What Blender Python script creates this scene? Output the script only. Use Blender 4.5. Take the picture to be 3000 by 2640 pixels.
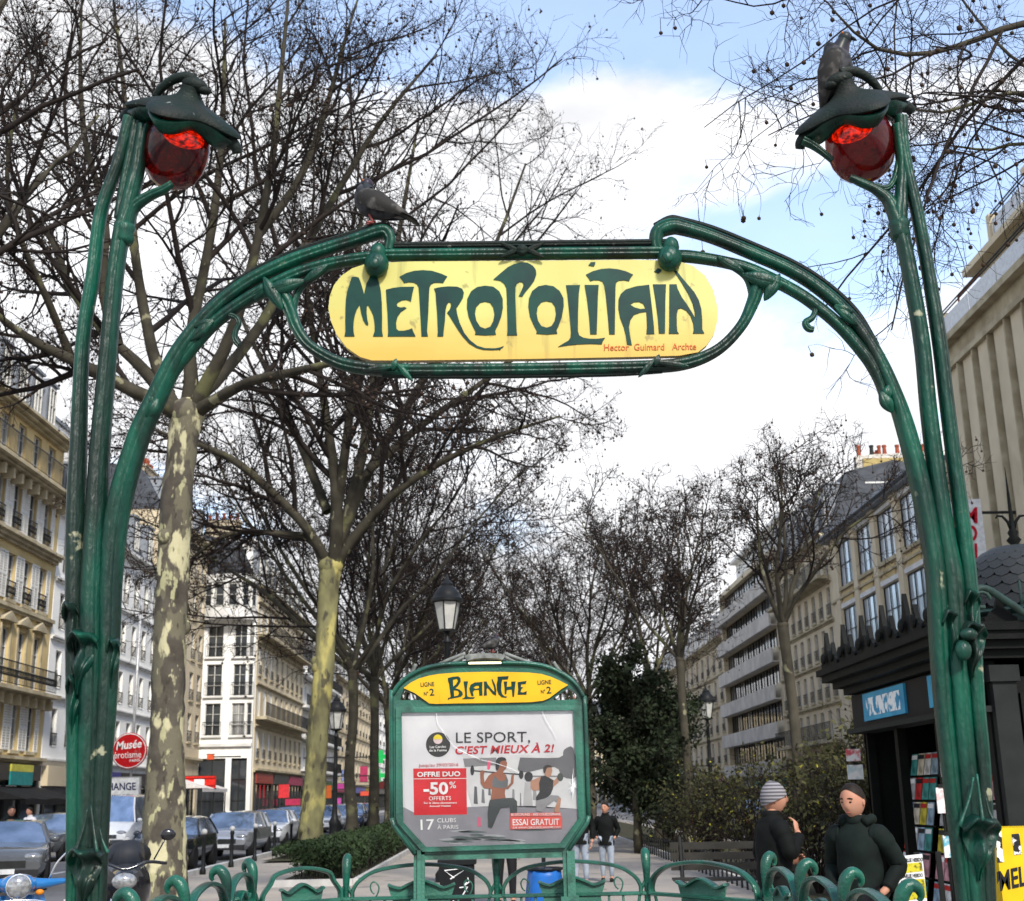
import bpy, bmesh, math, random
import numpy as np
from mathutils import Vector, Matrix
from mathutils.geometry import tessellate_polygon
R = math.radians
for o in list(bpy.data.objects): bpy.data.objects.remove(o)
S = bpy.context.scene
COL = S.collection

# ------------------------------------------------------------------ camera
FPX, CAMH = 3700.0, 1.6
PITCH, ROLL, YAW = R(15.35), R(1.1), R(0.8)
_fw = np.array([math.sin(YAW)*math.cos(PITCH), math.cos(YAW)*math.cos(PITCH), math.sin(PITCH)])
_r0 = np.array([math.cos(YAW), -math.sin(YAW), 0.0]); _u0 = np.cross(_r0, _fw)
_rt = _r0*math.cos(ROLL) - _u0*math.sin(ROLL); _up = np.cross(_rt, _fw)
cd = bpy.data.cameras.new('camera'); cam = bpy.data.objects.new('camera', cd); COL.objects.link(cam)
cd.sensor_fit = 'HORIZONTAL'; cd.sensor_width = 36.0; cd.lens = FPX/3000.0*36.0
cd.clip_start = 0.05; cd.clip_end = 5000
m = Matrix.Identity(4)
for i in range(3):
    m[i][0] = _rt[i]; m[i][1] = _up[i]; m[i][2] = -_fw[i]
m[2][3] = CAMH
cam.matrix_world = m
cd.dof.use_dof = True; cd.dof.focus_distance = 7.0; cd.dof.aperture_fstop = 5.6
S.camera = cam
S.render.engine = 'CYCLES'
S.render.resolution_x = 1024; S.render.resolution_y = 901

# ------------------------------------------------------------------ sky, sun, exposure
SUN_AZ, SUN_EL = R(160), R(40)      # azimuth clockwise from +Y: behind the camera, a little to its right
w = bpy.data.worlds.new('World'); S.world = w; w.use_nodes = True
nt = w.node_tree; N = nt.nodes; L = nt.links; N.clear()
def nd(t, **kw):
    n = N.new(t)
    for k, v in kw.items(): setattr(n, k, v)
    return n
out = nd('ShaderNodeOutputWorld'); bg = nd('ShaderNodeBackground'); bg.inputs['Strength'].default_value = 0.13
sky = nd('ShaderNodeTexSky'); sky.sky_type = 'NISHITA'; sky.sun_disc = False
sky.sun_elevation = SUN_EL; sky.sun_rotation = SUN_AZ; sky.air_density = 1.0; sky.dust_density = 0.6; sky.ozone_density = 1.6
tc = nd('ShaderNodeTexCoord'); sep = nd('ShaderNodeSeparateXYZ'); L.new(tc.outputs['Generated'], sep.inputs[0])
mp = nd('ShaderNodeMapping'); mp.inputs['Scale'].default_value = (1.0, 1.0, 1.9); mp.inputs['Location'].default_value = (3.1, 0.35, 0.23)
L.new(tc.outputs['Generated'], mp.inputs[0])
n1 = nd('ShaderNodeTexNoise'); n1.inputs['Scale'].default_value = 2.1; n1.inputs['Detail'].default_value = 9; n1.inputs['Roughness'].default_value = 0.56; n1.inputs['Distortion'].default_value = 0.25
L.new(mp.outputs[0], n1.inputs['Vector'])
# cloud cover thickens towards the horizon, as it does with perspective
el = nd('ShaderNodeMapRange'); el.inputs['From Min'].default_value = 0.575; el.inputs['From Max'].default_value = 0.49
el.inputs['To Min'].default_value = -0.15; el.inputs['To Max'].default_value = 0.16
L.new(sep.outputs['Z'], el.inputs['Value'])
ad = nd('ShaderNodeMath', operation='ADD'); L.new(n1.outputs['Fac'], ad.inputs[0]); L.new(el.outputs[0], ad.inputs[1])
msk = nd('ShaderNodeMapRange', interpolation_type='SMOOTHSTEP'); msk.inputs['From Min'].default_value = 0.50; msk.inputs['From Max'].default_value = 0.60
L.new(ad.outputs[0], msk.inputs['Value'])
n2 = nd('ShaderNodeTexNoise'); n2.inputs['Scale'].default_value = 4.5; n2.inputs['Detail'].default_value = 6
L.new(mp.outputs[0], n2.inputs['Vector'])
cr = nd('ShaderNodeMapRange'); cr.inputs['From Min'].default_value = 0.3; cr.inputs['From Max'].default_value = 0.62
cr.inputs['To Min'].default_value = 3.9; cr.inputs['To Max'].default_value = 6.2
L.new(n2.outputs['Fac'], cr.inputs['Value'])
cc = nd('ShaderNodeCombineColor'); 
for i, k in enumerate((0.985, 0.99, 1.02)):
    mm = nd('ShaderNodeMath', operation='MULTIPLY'); mm.inputs[1].default_value = k
    L.new(cr.outputs[0], mm.inputs[0]); L.new(mm.outputs[0], cc.inputs[i])
sk = nd('ShaderNodeMix', data_type='RGBA', blend_type='MULTIPLY'); sk.inputs[0].default_value = 1.0
L.new(sky.outputs[0], sk.inputs[6]); sk.inputs[7].default_value = (1.75, 1.75, 1.75, 1)
veil = nd('ShaderNodeMapRange'); veil.inputs['To Min'].default_value = 0.20; L.new(msk.outputs[0], veil.inputs['Value'])   # thin high cloud
mx = nd('ShaderNodeMix', data_type='RGBA'); L.new(veil.outputs[0], mx.inputs[0]); L.new(sk.outputs[2], mx.inputs[6]); L.new(cc.outputs[0], mx.inputs[7])
L.new(mx.outputs[2], bg.inputs['Color']); L.new(bg.outputs[0], out.inputs[0])
sd = bpy.data.lights.new('sun', 'SUN'); sd.energy = 3.0; sd.angle = R(8); sd.color = (1.0, 0.94, 0.84)
so = bpy.data.objects.new('sun', sd); COL.objects.link(so)
so.rotation_euler = (R(90)-SUN_EL, 0, math.pi - SUN_AZ)
so.location = (0, -20, 30)
S.view_settings.view_transform = 'Standard'; S.view_settings.look = 'None'; S.view_settings.gamma = 1.0
S.view_settings.use_curve_mapping = False; S.view_settings.exposure = 0.78

# ------------------------------------------------------------------ pixel -> place
def ray(u, v): return _fw + _rt*(u-1500.0)/FPX - _up*(v-1320.0)/FPX
def atY(u, v, Y):
    d = ray(u, v); return np.array([0, 0, CAMH]) + d*(Y/d[1])
def atX(u, v, X):
    d = ray(u, v); return np.array([0, 0, CAMH]) + d*(X/d[0])
def ground(u, v, z=0.0):
    d = ray(u, v); return np.array([0, 0, CAMH]) + d*((z-CAMH)/d[2])

# ------------------------------------------------------------------ mesh helpers
class MB:
    def __init__(s): s.v = []; s.f = []; s.n = 0
    def add(s, V, Fs):
        V = np.asarray(V, float).reshape(-1, 3); b = s.n
        s.v.append(V); s.n += len(V)
        s.f.extend([tuple(int(i)+b for i in q) for q in Fs]); return s
    def box(s, a, b):
        (x0, y0, z0), (x1, y1, z1) = a, b
        V = [(x0,y0,z0),(x1,y0,z0),(x1,y1,z0),(x0,y1,z0),(x0,y0,z1),(x1,y0,z1),(x1,y1,z1),(x0,y1,z1)]
        return s.add(V, [(0,3,2,1),(4,5,6,7),(0,1,5,4),(1,2,6,5),(2,3,7,6),(3,0,4,7)])
    def obox(s, c, dx, dy, dz):       # oriented box: centre and three half vectors
        c, dx, dy, dz = map(np.asarray, (c, dx, dy, dz)); V = []
        for k in (-1, 1):
            for (i, j) in ((-1,-1),(1,-1),(1,1),(-1,1)): V.append(c+dx*i+dy*j+dz*k)
        return s.add(V, [(0,3,2,1),(4,5,6,7),(0,1,5,4),(1,2,6,5),(2,3,7,6),(3,0,4,7)])
    def tube(s, pts, r, n=8, cap=True, flat=None):
        P = np.asarray(pts, float); K = len(P)
        rr = np.full(K, r, float) if np.isscalar(r) else np.asarray(r, float)
        T = np.gradient(P, axis=0); T /= (np.linalg.norm(T, axis=1)[:, None]+1e-12)
        ref = np.array([0, 0, 1.0]) if abs(T[0][2]) < 0.9 else np.array([0, 1.0, 0])
        A = np.cross(T[0], ref); A /= np.linalg.norm(A); V = []
        for i in range(K):
            A = A - T[i]*(A@T[i]); A /= np.linalg.norm(A)+1e-12; B = np.cross(T[i], A)
            th = np.arange(n)*2*math.pi/n
            V.append(P[i]+rr[i]*(np.cos(th)[:, None]*A+np.sin(th)[:, None]*B))
        Fs = [(i*n+j, i*n+(j+1) % n, (i+1)*n+(j+1) % n, (i+1)*n+j) for i in range(K-1) for j in range(n)]
        if cap: Fs += [tuple(range(n))[::-1], tuple((K-1)*n+j for j in range(n))]
        return s.add(np.concatenate(V), Fs)
    def lathe(s, prof, n=16, M=None, rad=None):
        th = np.arange(n)*2*math.pi/n; V = []
        for (r, z) in prof:
            k = np.ones(n) if rad is None else rad(th)
            V.append(np.stack([r*k*np.cos(th), r*k*np.sin(th), np.full(n, z)], 1))
        V = np.concatenate(V)
        if M is not None: V = V@np.array(M.to_3x3()).T + np.array(M.translation)
        K = len(prof)
        Fs = [(i*n+j, i*n+(j+1) % n, (i+1)*n+(j+1) % n, (i+1)*n+j) for i in range(K-1) for j in range(n)]
        Fs += [tuple(range(n))[::-1], tuple((K-1)*n+j for j in range(n))]
        return s.add(V, Fs)
    def ball(s, c, r, n=10, m=6, M=None):
        if np.isscalar(r): r = (r, r, r)
        prof = [(max(math.sin(math.pi*i/m), 1e-3), -math.cos(math.pi*i/m)) for i in range(m+1)]
        q = MB().lathe(prof, n); V = q.V()*np.array(r)
        if M is not None: V = V@np.array(M.to_3x3()).T
        return s.add(V+np.array(c), q.f)
    def V(s): return np.concatenate(s.v) if s.v else np.zeros((0, 3))
    def prism(s, poly, f, d, holes=()):
        """flat outline poly -> f(p) front point; d = vector of thickness"""
        loops = [list(poly)]+[list(h) for h in holes]
        tri = tessellate_polygon([[Vector((p[0], p[1], 0)) for p in lp] for lp in loops])
        allp = [p for lp in loops for p in lp]; A = np.array([f(p) for p in allp]); n = len(allp)
        d = np.asarray(d, float); V = np.concatenate([A, A+d]); Fs = []
        nf = np.cross(A[tri[0][1]]-A[tri[0][0]], A[tri[0][2]]-A[tri[0][0]])
        flip = nf@d > 0
        for t in tri:
            Fs.append(tuple(t[::-1]) if flip else tuple(t)); Fs.append(tuple(i+n for i in (t if flip else t[::-1])))
        b = 0
        for lp in loops:
            k = len(lp); Fs += [(b+i, b+(i+1) % k, b+n+(i+1) % k, b+n+i) for i in range(k)]; b += k
        return s.add(V, Fs)
    def grid(s, G, close=False):       # G: (n, m, 3) points
        G = np.asarray(G, float); n, m_ = G.shape[:2]
        Fs = [(i*m_+j, i*m_+(j+1) % m_, (i+1)*m_+(j+1) % m_, (i+1)*m_+j) for i in range(n-1) for j in range(m_ if close else m_-1)]
        return s.add(G.reshape(-1, 3), Fs)
    def sweep(s, pts, wid, dep, prof, nrm=(0, 1, 0), cap=True):
        """profile (a across, b along nrm), half sizes wid and dep (scalars or lists)"""
        P = np.asarray(pts, float); K = len(P); nrm = np.asarray(nrm, float)
        wid = np.full(K, wid) if np.isscalar(wid) else np.asarray(wid); dep = np.full(K, dep) if np.isscalar(dep) else np.asarray(dep)
        T = np.gradient(P, axis=0); T -= nrm*(T@nrm)[:, None]; T /= np.linalg.norm(T, axis=1)[:, None]
        A = np.cross(nrm, T); pr = np.asarray(prof); n = len(pr)
        V = P[:, None, :]+A[:, None, :]*(wid[:, None]*pr[None, :, 0])[..., None]+nrm*(dep[:, None]*pr[None, :, 1])[..., None]
        Fs = [(i*n+j, i*n+(j+1) % n, (i+1)*n+(j+1) % n, (i+1)*n+j) for i in range(K-1) for j in range(n)]
        if cap: Fs += [tuple(range(n))[::-1], tuple((K-1)*n+j for j in range(n))]
        return s.add(V.reshape(-1, 3), Fs)
    def mesh(s, name, smooth=0):
        me = bpy.data.meshes.new(name); me.from_pydata(s.V().tolist(), [], s.f)
        if smooth:
            me.polygons.foreach_set('use_smooth', [True]*len(me.polygons))
            if smooth < 180: me.set_sharp_from_angle(angle=R(smooth))
        me.update(); return me
def fix_normals(me):
    b = bmesh.new(); b.from_mesh(me); bmesh.ops.recalc_face_normals(b, faces=b.faces); b.to_mesh(me); b.free()
def spline(pts, k=6):
    """Catmull-Rom through rows of any width"""
    P = np.asarray(pts, float); Q = np.vstack([2*P[0]-P[1], P, 2*P[-1]-P[-2]]); o = []
    for i in range(1, len(Q)-2):
        a, b, c, d = Q[i-1], Q[i], Q[i+1], Q[i+2]
        for t in np.arange(k)/k:
            o.append(0.5*((2*b)+(c-a)*t+(2*a-5*b+4*c-d)*t*t+(3*b-a-3*c+d)*t**3))
    o.append(P[-1]); return np.array(o)
def empty(name, loc=(0, 0, 0), rz=0.0):
    o = bpy.data.objects.new(name, None); o.empty_display_size = 0.2; COL.objects.link(o); o.location = loc; o.rotation_euler = (0, 0, rz); return o
def tag(o, label=None, cat=None, group=None, kind=None):
    for k, v in (('label', label), ('category', cat), ('group', group), ('kind', kind)):
        if v: o[k] = v
    return o
def thing(name, label, cat, loc=(0, 0, 0), rz=0.0, group=None): return tag(empty(name, loc, rz), label, cat, group)
def obj(name, src, mt, parent=None, smooth=0, loc=None, world=False, label=None, kind=None, fixn=False):
    """one mesh object; world=True: the vertices are world positions although it has a parent"""
    if isinstance(src, MB):
        if world and parent is not None:
            bm_ = MB(); bm_.v = [src.V() - np.array(ORG[parent])] if False else [src.V()]; bm_.f = src.f; bm_.n = src.n; src = bm_
        me = src.mesh(name, smooth)
    else: me = src
    if fixn: fix_normals(me)
    if mt is not None and not me.materials: me.materials.append(mt)
    o = bpy.data.objects.new(name, me); COL.objects.link(o)
    if parent is not None:
        o.parent = parent
        if world:
            if root_of(parent).get('_o') is None: pass
            o.matrix_parent_inverse = world_mat(parent).inverted()
    if loc is not None: o.location = loc
    if label: o['label'] = label
    if kind: o['kind'] = kind
    return o
def root_of(o):
    while o.parent: o = o.parent
    return o
def world_mat(o):
    M = Matrix.LocRotScale(o.location, o.rotation_euler, o.scale)
    if o.parent: return world_mat(o.parent) @ o.matrix_parent_inverse @ M
    return M
def inst(name, me, parent, loc=(0, 0, 0), rot=(0, 0, 0), scale=(1, 1, 1), mt=None):
    o = bpy.data.objects.new(name, me); COL.objects.link(o); o.parent = parent
    o.location = loc; o.rotation_euler = rot; o.scale = scale
    if mt is not None and not me.materials: me.materials.append(mt)
    return o
def copy_tree(o, parent=None):
    c = o.copy(); COL.objects.link(c); c.parent = parent
    if parent is not None: c.matrix_parent_inverse = o.matrix_parent_inverse.copy()
    for ch in list(o.children): copy_tree(ch, c)
    return c
def text_mb(body, size, f, d, align='CENTER', shear=0.0, bold=0.0, space=1.0):
    """flat lettering: f(x, z) -> front point, d thickness vector"""
    cu = bpy.data.curves.new('txt', 'FONT'); cu.body = body; cu.size = size; cu.align_x = align; cu.shear = shear
    cu.space_character = space; cu.offset = bold; cu.resolution_u = 3
    o = bpy.data.objects.new('txt', cu); COL.objects.link(o)
    dg = bpy.context.evaluated_depsgraph_get(); ev = o.evaluated_get(dg); me = bpy.data.meshes.new_from_object(ev)
    V = [f(v.co.x, v.co.y) for v in me.vertices]; Fs = [tuple(p.vertices) for p in me.polygons]
    bpy.data.objects.remove(o); bpy.data.curves.remove(cu)
    q = MB(); n = len(V)
    if n:
        A = np.array(V); q.add(np.concatenate([A, A+np.asarray(d)]), Fs+[tuple(i+n for i in t[::-1]) for t in Fs])
        ed = {}
        for t in Fs:
            for a, b in zip(t, t[1:]+t[:1]): ed[(a, b)] = 1
        q.add(np.zeros((0, 3)), [])
        q.f += [(b, a, a+n, b+n) for (a, b) in ed if (b, a) not in ed]
    bpy.data.meshes.remove(me); return q

# ------------------------------------------------------------------ materials
MAT = {}
def mat(name, col, rough=0.6, var=0.25, scale=6.0, col2=None, metal=0.0, bump=0.0, bscale=40.0, spec=0.15, detail=5.0, trans=0.0, emit=None, estr=0.0, edge=None, coords='Object', stretch=(1, 1, 1), contrast=(0.35, 0.65), coat=0.0):
    if name in MAT: return MAT[name]
    m = bpy.data.materials.new(name); m.use_nodes = True; t = m.node_tree; n_ = t.nodes; l = t.links
    b = n_['Principled BSDF']; b.inputs['Roughness'].default_value = rough; b.inputs['Metallic'].default_value = metal
    b.inputs['Specular IOR Level'].default_value = spec; b.inputs['Transmission Weight'].default_value = trans; b.inputs['Coat Weight'].default_value = coat
    tc = n_.new('ShaderNodeTexCoord'); mp = n_.new('ShaderNodeMapping'); mp.inputs['Scale'].default_value = stretch
    l.new(tc.outputs[coords], mp.inputs[0])
    nz = n_.new('ShaderNodeTexNoise'); nz.inputs['Scale'].default_value = scale; nz.inputs['Detail'].default_value = detail; l.new(mp.outputs[0], nz.inputs['Vector'])
    rp = n_.new('ShaderNodeMapRange'); rp.inputs['From Min'].default_value = contrast[0]; rp.inputs['From Max'].default_value = contrast[1]; l.new(nz.outputs['Fac'], rp.inputs['Value'])
    c2 = col2 if col2 else tuple(c*(1-var) for c in col)
    mx = n_.new('ShaderNodeMix'); mx.data_type = 'RGBA'; l.new(rp.outputs[0], mx.inputs[0])
    mx.inputs[6].default_value = (*col, 1); mx.inputs[7].default_value = (*c2, 1); last = mx.outputs[2]
    if edge:      # (colour, amount): paint worn off raised edges
        g = n_.new('ShaderNodeNewGeometry'); er = n_.new('ShaderNodeMapRange'); er.inputs['From Min'].default_value = 0.54; er.inputs['From Max'].default_value = 0.66
        er.inputs['To Max'].default_value = edge[1]; l.new(g.outputs['Pointiness'], er.inputs['Value'])
        m2 = n_.new('ShaderNodeMix'); m2.data_type = 'RGBA'; l.new(er.outputs[0], m2.inputs[0]); l.new(last, m2.inputs[6]); m2.inputs[7].default_value = (*edge[0], 1); last = m2.outputs[2]
    l.new(last, b.inputs['Base Color'])
    if bump:
        bz = n_.new('ShaderNodeTexNoise'); bz.inputs['Scale'].default_value = bscale; bz.inputs['Detail'].default_value = 4; l.new(mp.outputs[0], bz.inputs['Vector'])
        bp = n_.new('ShaderNodeBump'); bp.inputs['Strength'].default_value = bump; bp.inputs['Distance'].default_value = 0.02; l.new(bz.outputs['Fac'], bp.inputs['Height']); l.new(bp.outputs[0], b.inputs['Normal'])
    if emit: b.inputs['Emission Color'].default_value = (*emit, 1); b.inputs['Emission Strength'].default_value = estr
    MAT[name] = m; m['last'] = 1
    return m
def overlay(m, col, scale, lo, hi, stretch=(1, 1, 1), detail=4.0, amount=1.0, coords='Object', rough=None):
    """lay patches of another colour (stains, peeled paint, moss) over a material"""
    t = m.node_tree; n_ = t.nodes; l = t.links; b = n_['Principled BSDF']; src = b.inputs['Base Color'].links[0].from_socket
    tc = n_.new('ShaderNodeTexCoord'); mp = n_.new('ShaderNodeMapping'); mp.inputs['Scale'].default_value = stretch; mp.inputs['Location'].default_value = (scale*0.37, scale*0.11, 0.7)
    l.new(tc.outputs[coords], mp.inputs[0])
    nz = n_.new('ShaderNodeTexNoise'); nz.inputs['Scale'].default_value = scale; nz.inputs['Detail'].default_value = detail; l.new(mp.outputs[0], nz.inputs['Vector'])
    rp = n_.new('ShaderNodeMapRange'); rp.inputs['From Min'].default_value = lo; rp.inputs['From Max'].default_value = hi; rp.inputs['To Max'].default_value = amount; l.new(nz.outputs['Fac'], rp.inputs['Value'])
    mx = n_.new('ShaderNodeMix'); mx.data_type = 'RGBA'; l.new(rp.outputs[0], mx.inputs[0]); l.new(src, mx.inputs[6]); mx.inputs[7].default_value = (*col, 1)
    l.new(mx.outputs[2], b.inputs['Base Color']); return m
GREEN = mat('green_iron_paint', (0.001, 0.070, 0.041), 0.40, col2=(0.0008, 0.022, 0.015), scale=5.0, bump=0.35, bscale=28, edge=((0.05, 0.24, 0.17), 0.4), spec=0.3, stretch=(1.6, 1.6, .6), detail=8)
overlay(GREEN, (0.006, 0.013, 0.010), 3.0, 0.45, 0.60, stretch=(2.5, 2.5, 0.3), amount=0.85)
overlay(GREEN, (0.30, 0.30, 0.20), 9.0, 0.70, 0.74, amount=0.8)
GREEN_TOP = mat('green_paint_sooty', (0.007, 0.016, 0.013), 0.6, col2=(0.015, 0.018, 0.016), scale=8, bump=0.3, bscale=80)
overlay(GREEN_TOP, (0.24, 0.25, 0.23), 22.0, 0.68, 0.74, amount=0.7)
VERDI = mat('balustrade_green', (0.002, 0.080, 0.050), 0.28, col2=(0.0015, 0.034, 0.024), scale=5, bump=0.25, bscale=60, edge=((0.12, 0.30, 0.23), 0.4), spec=0.4)
overlay(VERDI, (0.014, 0.022, 0.018), 4.0, 0.56, 0.68, amount=0.7)
BLACK = mat('black_iron', (0.012, 0.013, 0.014), 0.45, scale=8)
# ================================================================== METRO PORTICO
PY = 4.85
_ih = [(-1,-.2),(-.93,-.55),(-.72,-.85),(-.35,-1),(-.05,-.98),(.12,-.82),(.3,-.78),(.5,-.86),(.72,-.72),(.92,-.42),(1,-.1)]
IRON = _ih+[(-a, -b) for a, b in _ih]
def PX(u, v): # metres per source pixel at a point of the portico plane
    p = atY(u, v, PY); return ((p-np.array([0, 0, CAMH]))@_fw)/FPX
def member(mb, tr, dep=0.05, Y=PY, k=6, base=None, prof=IRON):
    """tr: rows of (u, v, width px)"""
    T = spline(tr, k); P = np.array([atY(a[0], a[1], Y) for a in T]); W = np.array([a[2]*PX(a[0], a[1])/2 for a in T])
    if base is not None:
        P = np.vstack([[base[0], Y, 0.0], P]); W = np.concatenate([[base[1]], W])
    D = np.minimum(dep, W*1.25) if np.isscalar(dep) else dep
    mb.sweep(P, W, D, prof); return mb
portico = thing('metro_portico', 'tall green cast-iron portico with twin stems, red lamps and yellow name panel', 'metro entrance', (0.1, PY, 0))
def pw(name, mb, mt, parent=portico, smooth=50, **k): return obj(name, mb, mt, parent, smooth, world=True, **k)

# --- stems: two rise to each lamp, the third bends over into the arch
L_A = [(218,2640,46),(221,2275,48),(221,2066,50),(221,1857,54),(222,1700,56),(223,1500,53),(230,1300,46),(243,1000,38),(272,812,38),(296,623,35),(346,481,34),(385,350,44)]
L_B = [(252,2640,58),(262,2275,64),(268,2066,68),(272,1857,72),(275,1700,72),(284,1500,62),(294,1300,54),(320,1000,47),(340,788,46),(360,660,46)]
L_C = [(286,2640,46),(300,2275,50),(312,2066,54),(321,1857,58),(325,1700,62),(345,1500,66),(400,1300,62),(452,1180,58),(528,1030,52),(620,915,44),(720,833,40),(840,772,40),(950,732,36),(1040,704,36),(1098,684,38),(1128,680,38),(1143,702,34),(1138,734,30)]
R_A = [(2895,2640,44),(2880,2275,46),(2862,2066,46),(2850,1880,48),(2838,1700,48),(2815,1500,45),(2795,1350,43),(2770,1150,42),(2752,1000,42),(2720,800,38),(2697,675,37),(2680,592,36),(2660,508,34),(2644,420,36),(2638,345,40)]
R_B = [(2860,2640,58),(2830,2275,62),(2812,2066,62),(2800,1880,64),(2790,1700,62),(2770,1575,56),(2745,1400,52),(2720,1200,48),(2700,1000,46),(2664,792,44),(2640,680,44)]
R_C = [(2826,2640,46),(2786,2275,50),(2763,2066,52),(2751,1880,56),(2742,1700,58),(2725,1575,58),(2700,1440,58),(2655,1262,54),(2610,1132,46),(2560,1028,42),(2495,933,40),(2414,856,40),(2322,795,40),(2204,742,40),(2087,694,40),(2000,668,44),(1965,664,48),(1928,680,44),(1922,716,36),(1935,745,30)]
for tr, bx_ in ((L_A, -1.56), (L_B, -1.51), (L_C, -1.46)): pw('stem', member(MB(), tr, 0.062 if tr is not L_B else 0.078, base=(bx_, 0.04)), GREEN)
for tr, bx_ in ((R_A, 1.79), (R_B, 1.73), (R_C, 1.68)): pw('stem', member(MB(), tr, 0.062 if tr is not R_B else 0.078, base=(bx_, 0.04)), GREEN)
for bx_ in (-1.51, 1.74):
    pw('post_foot', MB().box((bx_-.15, PY-.15, 0), (bx_+.15, PY+.15, .12)).box((bx_-.12, PY-.12, .12), (bx_+.12, PY+.12, .3)), GREEN, smooth=0)
for tr in ([(528,1004,14),(612,892,14),(715,809,14),(835,748,14),(945,710,14),(1035,682,14),(1096,662,14),(1132,660,14),(1158,690,14)], [(2570,1010,14),(2510,912,14),(2425,832,14),(2330,771,14),(2210,717,14),(2092,669,14),(2000,643,14),(1962,638,14),(1918,660,14)]):
    pw('arch_cap', member(MB(), tr, 0.058), GREEN_TOP)
# --- lower strands of the arch, ending in a bud
lo = MB()
member(lo, [(455,1205,26),(470,1165,30),(505,1095,34),(560,1022,36),(630,945,36),(720,880,36),(800,836,36),(880,800,36),(972,773,34),(1060,758,34),(1100,756,34)], 0.045)
pw('arch_strand', lo, GREEN)
lo = MB()
member(lo, [(2598,1190,26),(2588,1150,30),(2570,1100,34),(2535,1042,36),(2463,958,36),(2392,897,36),(2322,850,36),(2204,792,36),(2120,768,34),(2020,752,36),(1962,752,36)], 0.045)
pw('arch_strand', lo, GREEN)
def bud(mb, u, v, ang, L_=60, W_=30):
    """leaf bud: swelling along a direction in the portico plane (px)"""
    c, s_ = math.cos(R(ang)), math.sin(R(ang)); rows = []
    for t, k in ((-.5,.15),(-.35,.6),(-.15,.95),(.05,1),(.25,.75),(.42,.4),(.5,.1)): rows.append((u+c*L_*t, v-s_*L_*t, W_*k))
    T_ = spline(rows, 3); s_2 = PX(u, v); W2 = np.array([r*s_2/1.7 for _, _, r in T_])
    mb.sweep([atY(a, b, PY-0.034) for a, b, _ in T_], W2, W2*.75+.004, LEAFP)
LEAFP = [(-1,0),(-.8,-.45),(-.45,-.75),(-.2,-.62),(0,-1.0),(.2,-.62),(.45,-.75),(.8,-.45),(1,0),(.7,.5),(0,.7),(-.7,.5)]
b_ = MB(); bud(b_, 446, 1196, 60, 70, 34); bud(b_, 440, 1170, 100, 44, 26); pw('arch_bud', b_, GREEN, smooth=180)
b_ = MB(); bud(b_, 2596, 1178, 120, 72, 34); bud(b_, 2600, 1150, 80, 44, 26); pw('arch_bud', b_, GREEN, smooth=180)
for (u, v) in ((592, 968), (2478, 925)):
    b_ = MB(); bud(b_, u, v, 40 if u < 1500 else 140, 90, 26); bud(b_, u+(6 if u < 1500 else -6), v-20, 20 if u < 1500 else 160, 60, 22); pw('arch_node', b_, GREEN, smooth=180)
# --- top and bottom rails of the name frame
def rail(mb, u0, u1, v0, v1, wpx, dep, k=24):
    member(mb, [(u0+(u1-u0)*t, v0+(v1-v0)*t, wpx) for t in np.linspace(0, 1, k)], dep, k=1)
r_ = MB(); rail(r_, 1120, 1950, 722, 712, 22, 0.055); pw('frame_cap', r_, GREEN_TOP)
r_ = MB(); rail(r_, 1112, 1950, 748, 740, 34, 0.045); pw('frame_rail', r_, GREEN)
bt = MB()
member(bt, [(742,872,30),(790,850,40),(830,872,44),(852,915,38),(868,958,34),(905,1012,32),(985,1060,34),(1060,1078,36),(1160,1085,36),(1330,1085,36),(1540,1083,36),(1750,1079,36),(1900,1075,36),(1990,1068,36),(2060,1048,34),(2120,1012,32),(2175,950,32),(2206,885,38),(2222,842,44),(2262,826,40),(2312,842,28)], 0.05)
pw('frame_ring', bt, GREEN)
member(bt := MB(), [(1120,1101,12),(1300,1103,14),(1540,1101,14),(1800,1096,14),(1940,1088,12)], 0.03); pw('frame_lip', bt, GREEN_TOP)
for tr in ([(858,925,22),(862,895,20),(872,860,18),(895,830,18),(925,808,20),(955,786,22)], [(2208,905,22),(2200,850,20),(2184,812,18),(2150,785,18),(2120,772,20)]):
    pw('leaf_arm', member(MB(), tr, 0.03), GREEN)
for (u, v, a, l_, w_) in ((835,838,15,120,40),(800,860,-60,110,34),(925,800,35,90,24),(2235,820,165,120,44),(2262,842,-120,90,32),(2140,775,150,90,26)):
    b_ = MB(); bud(b_, u, v, a, l_, w_); pw('leaf_web', b_, GREEN, smooth=180)
for (u, v) in ((1103, 775), (1962, 757)):          # knobs that grip the panel
    b_ = MB(); s_ = PX(u, v)
    b_.ball(atY(u, v, PY-.035), (36*s_, 34*s_, 40*s_), 16, 10); b_.ball(atY(u-6, v-4, PY-.075), (16*s_, 10*s_, 18*s_), 12, 8); b_.ball(atY(u+4, v-34, PY-.03), (24*s_, 26*s_, 30*s_), 12, 8)
    pw('knob', b_, GREEN, smooth=180)
# leaf scrolls on the rails
for (u, v, fl) in ((1155, 1076, 1), (1925, 1064, -1), (1530, 733, 0)):
    b_ = MB()
    if fl: 
        bud(b_, u-fl*40, v+2, 8*fl if fl > 0 else 172, 110, 18); bud(b_, u+fl*30, v+14, -48 if fl > 0 else 228, 74, 16); bud(b_, u, v-8, 70, 36, 18)
    else:
        for a in (25, 155, -25, 205): bud(b_, u+34*math.cos(R(a)), v-14*math.sin(R(a)), a, 74, 15)
        bud(b_, u, v, 0, 40, 34)
    pw('leaf_scroll', b_, GREEN if fl else GREEN_TOP, smooth=180)
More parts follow.
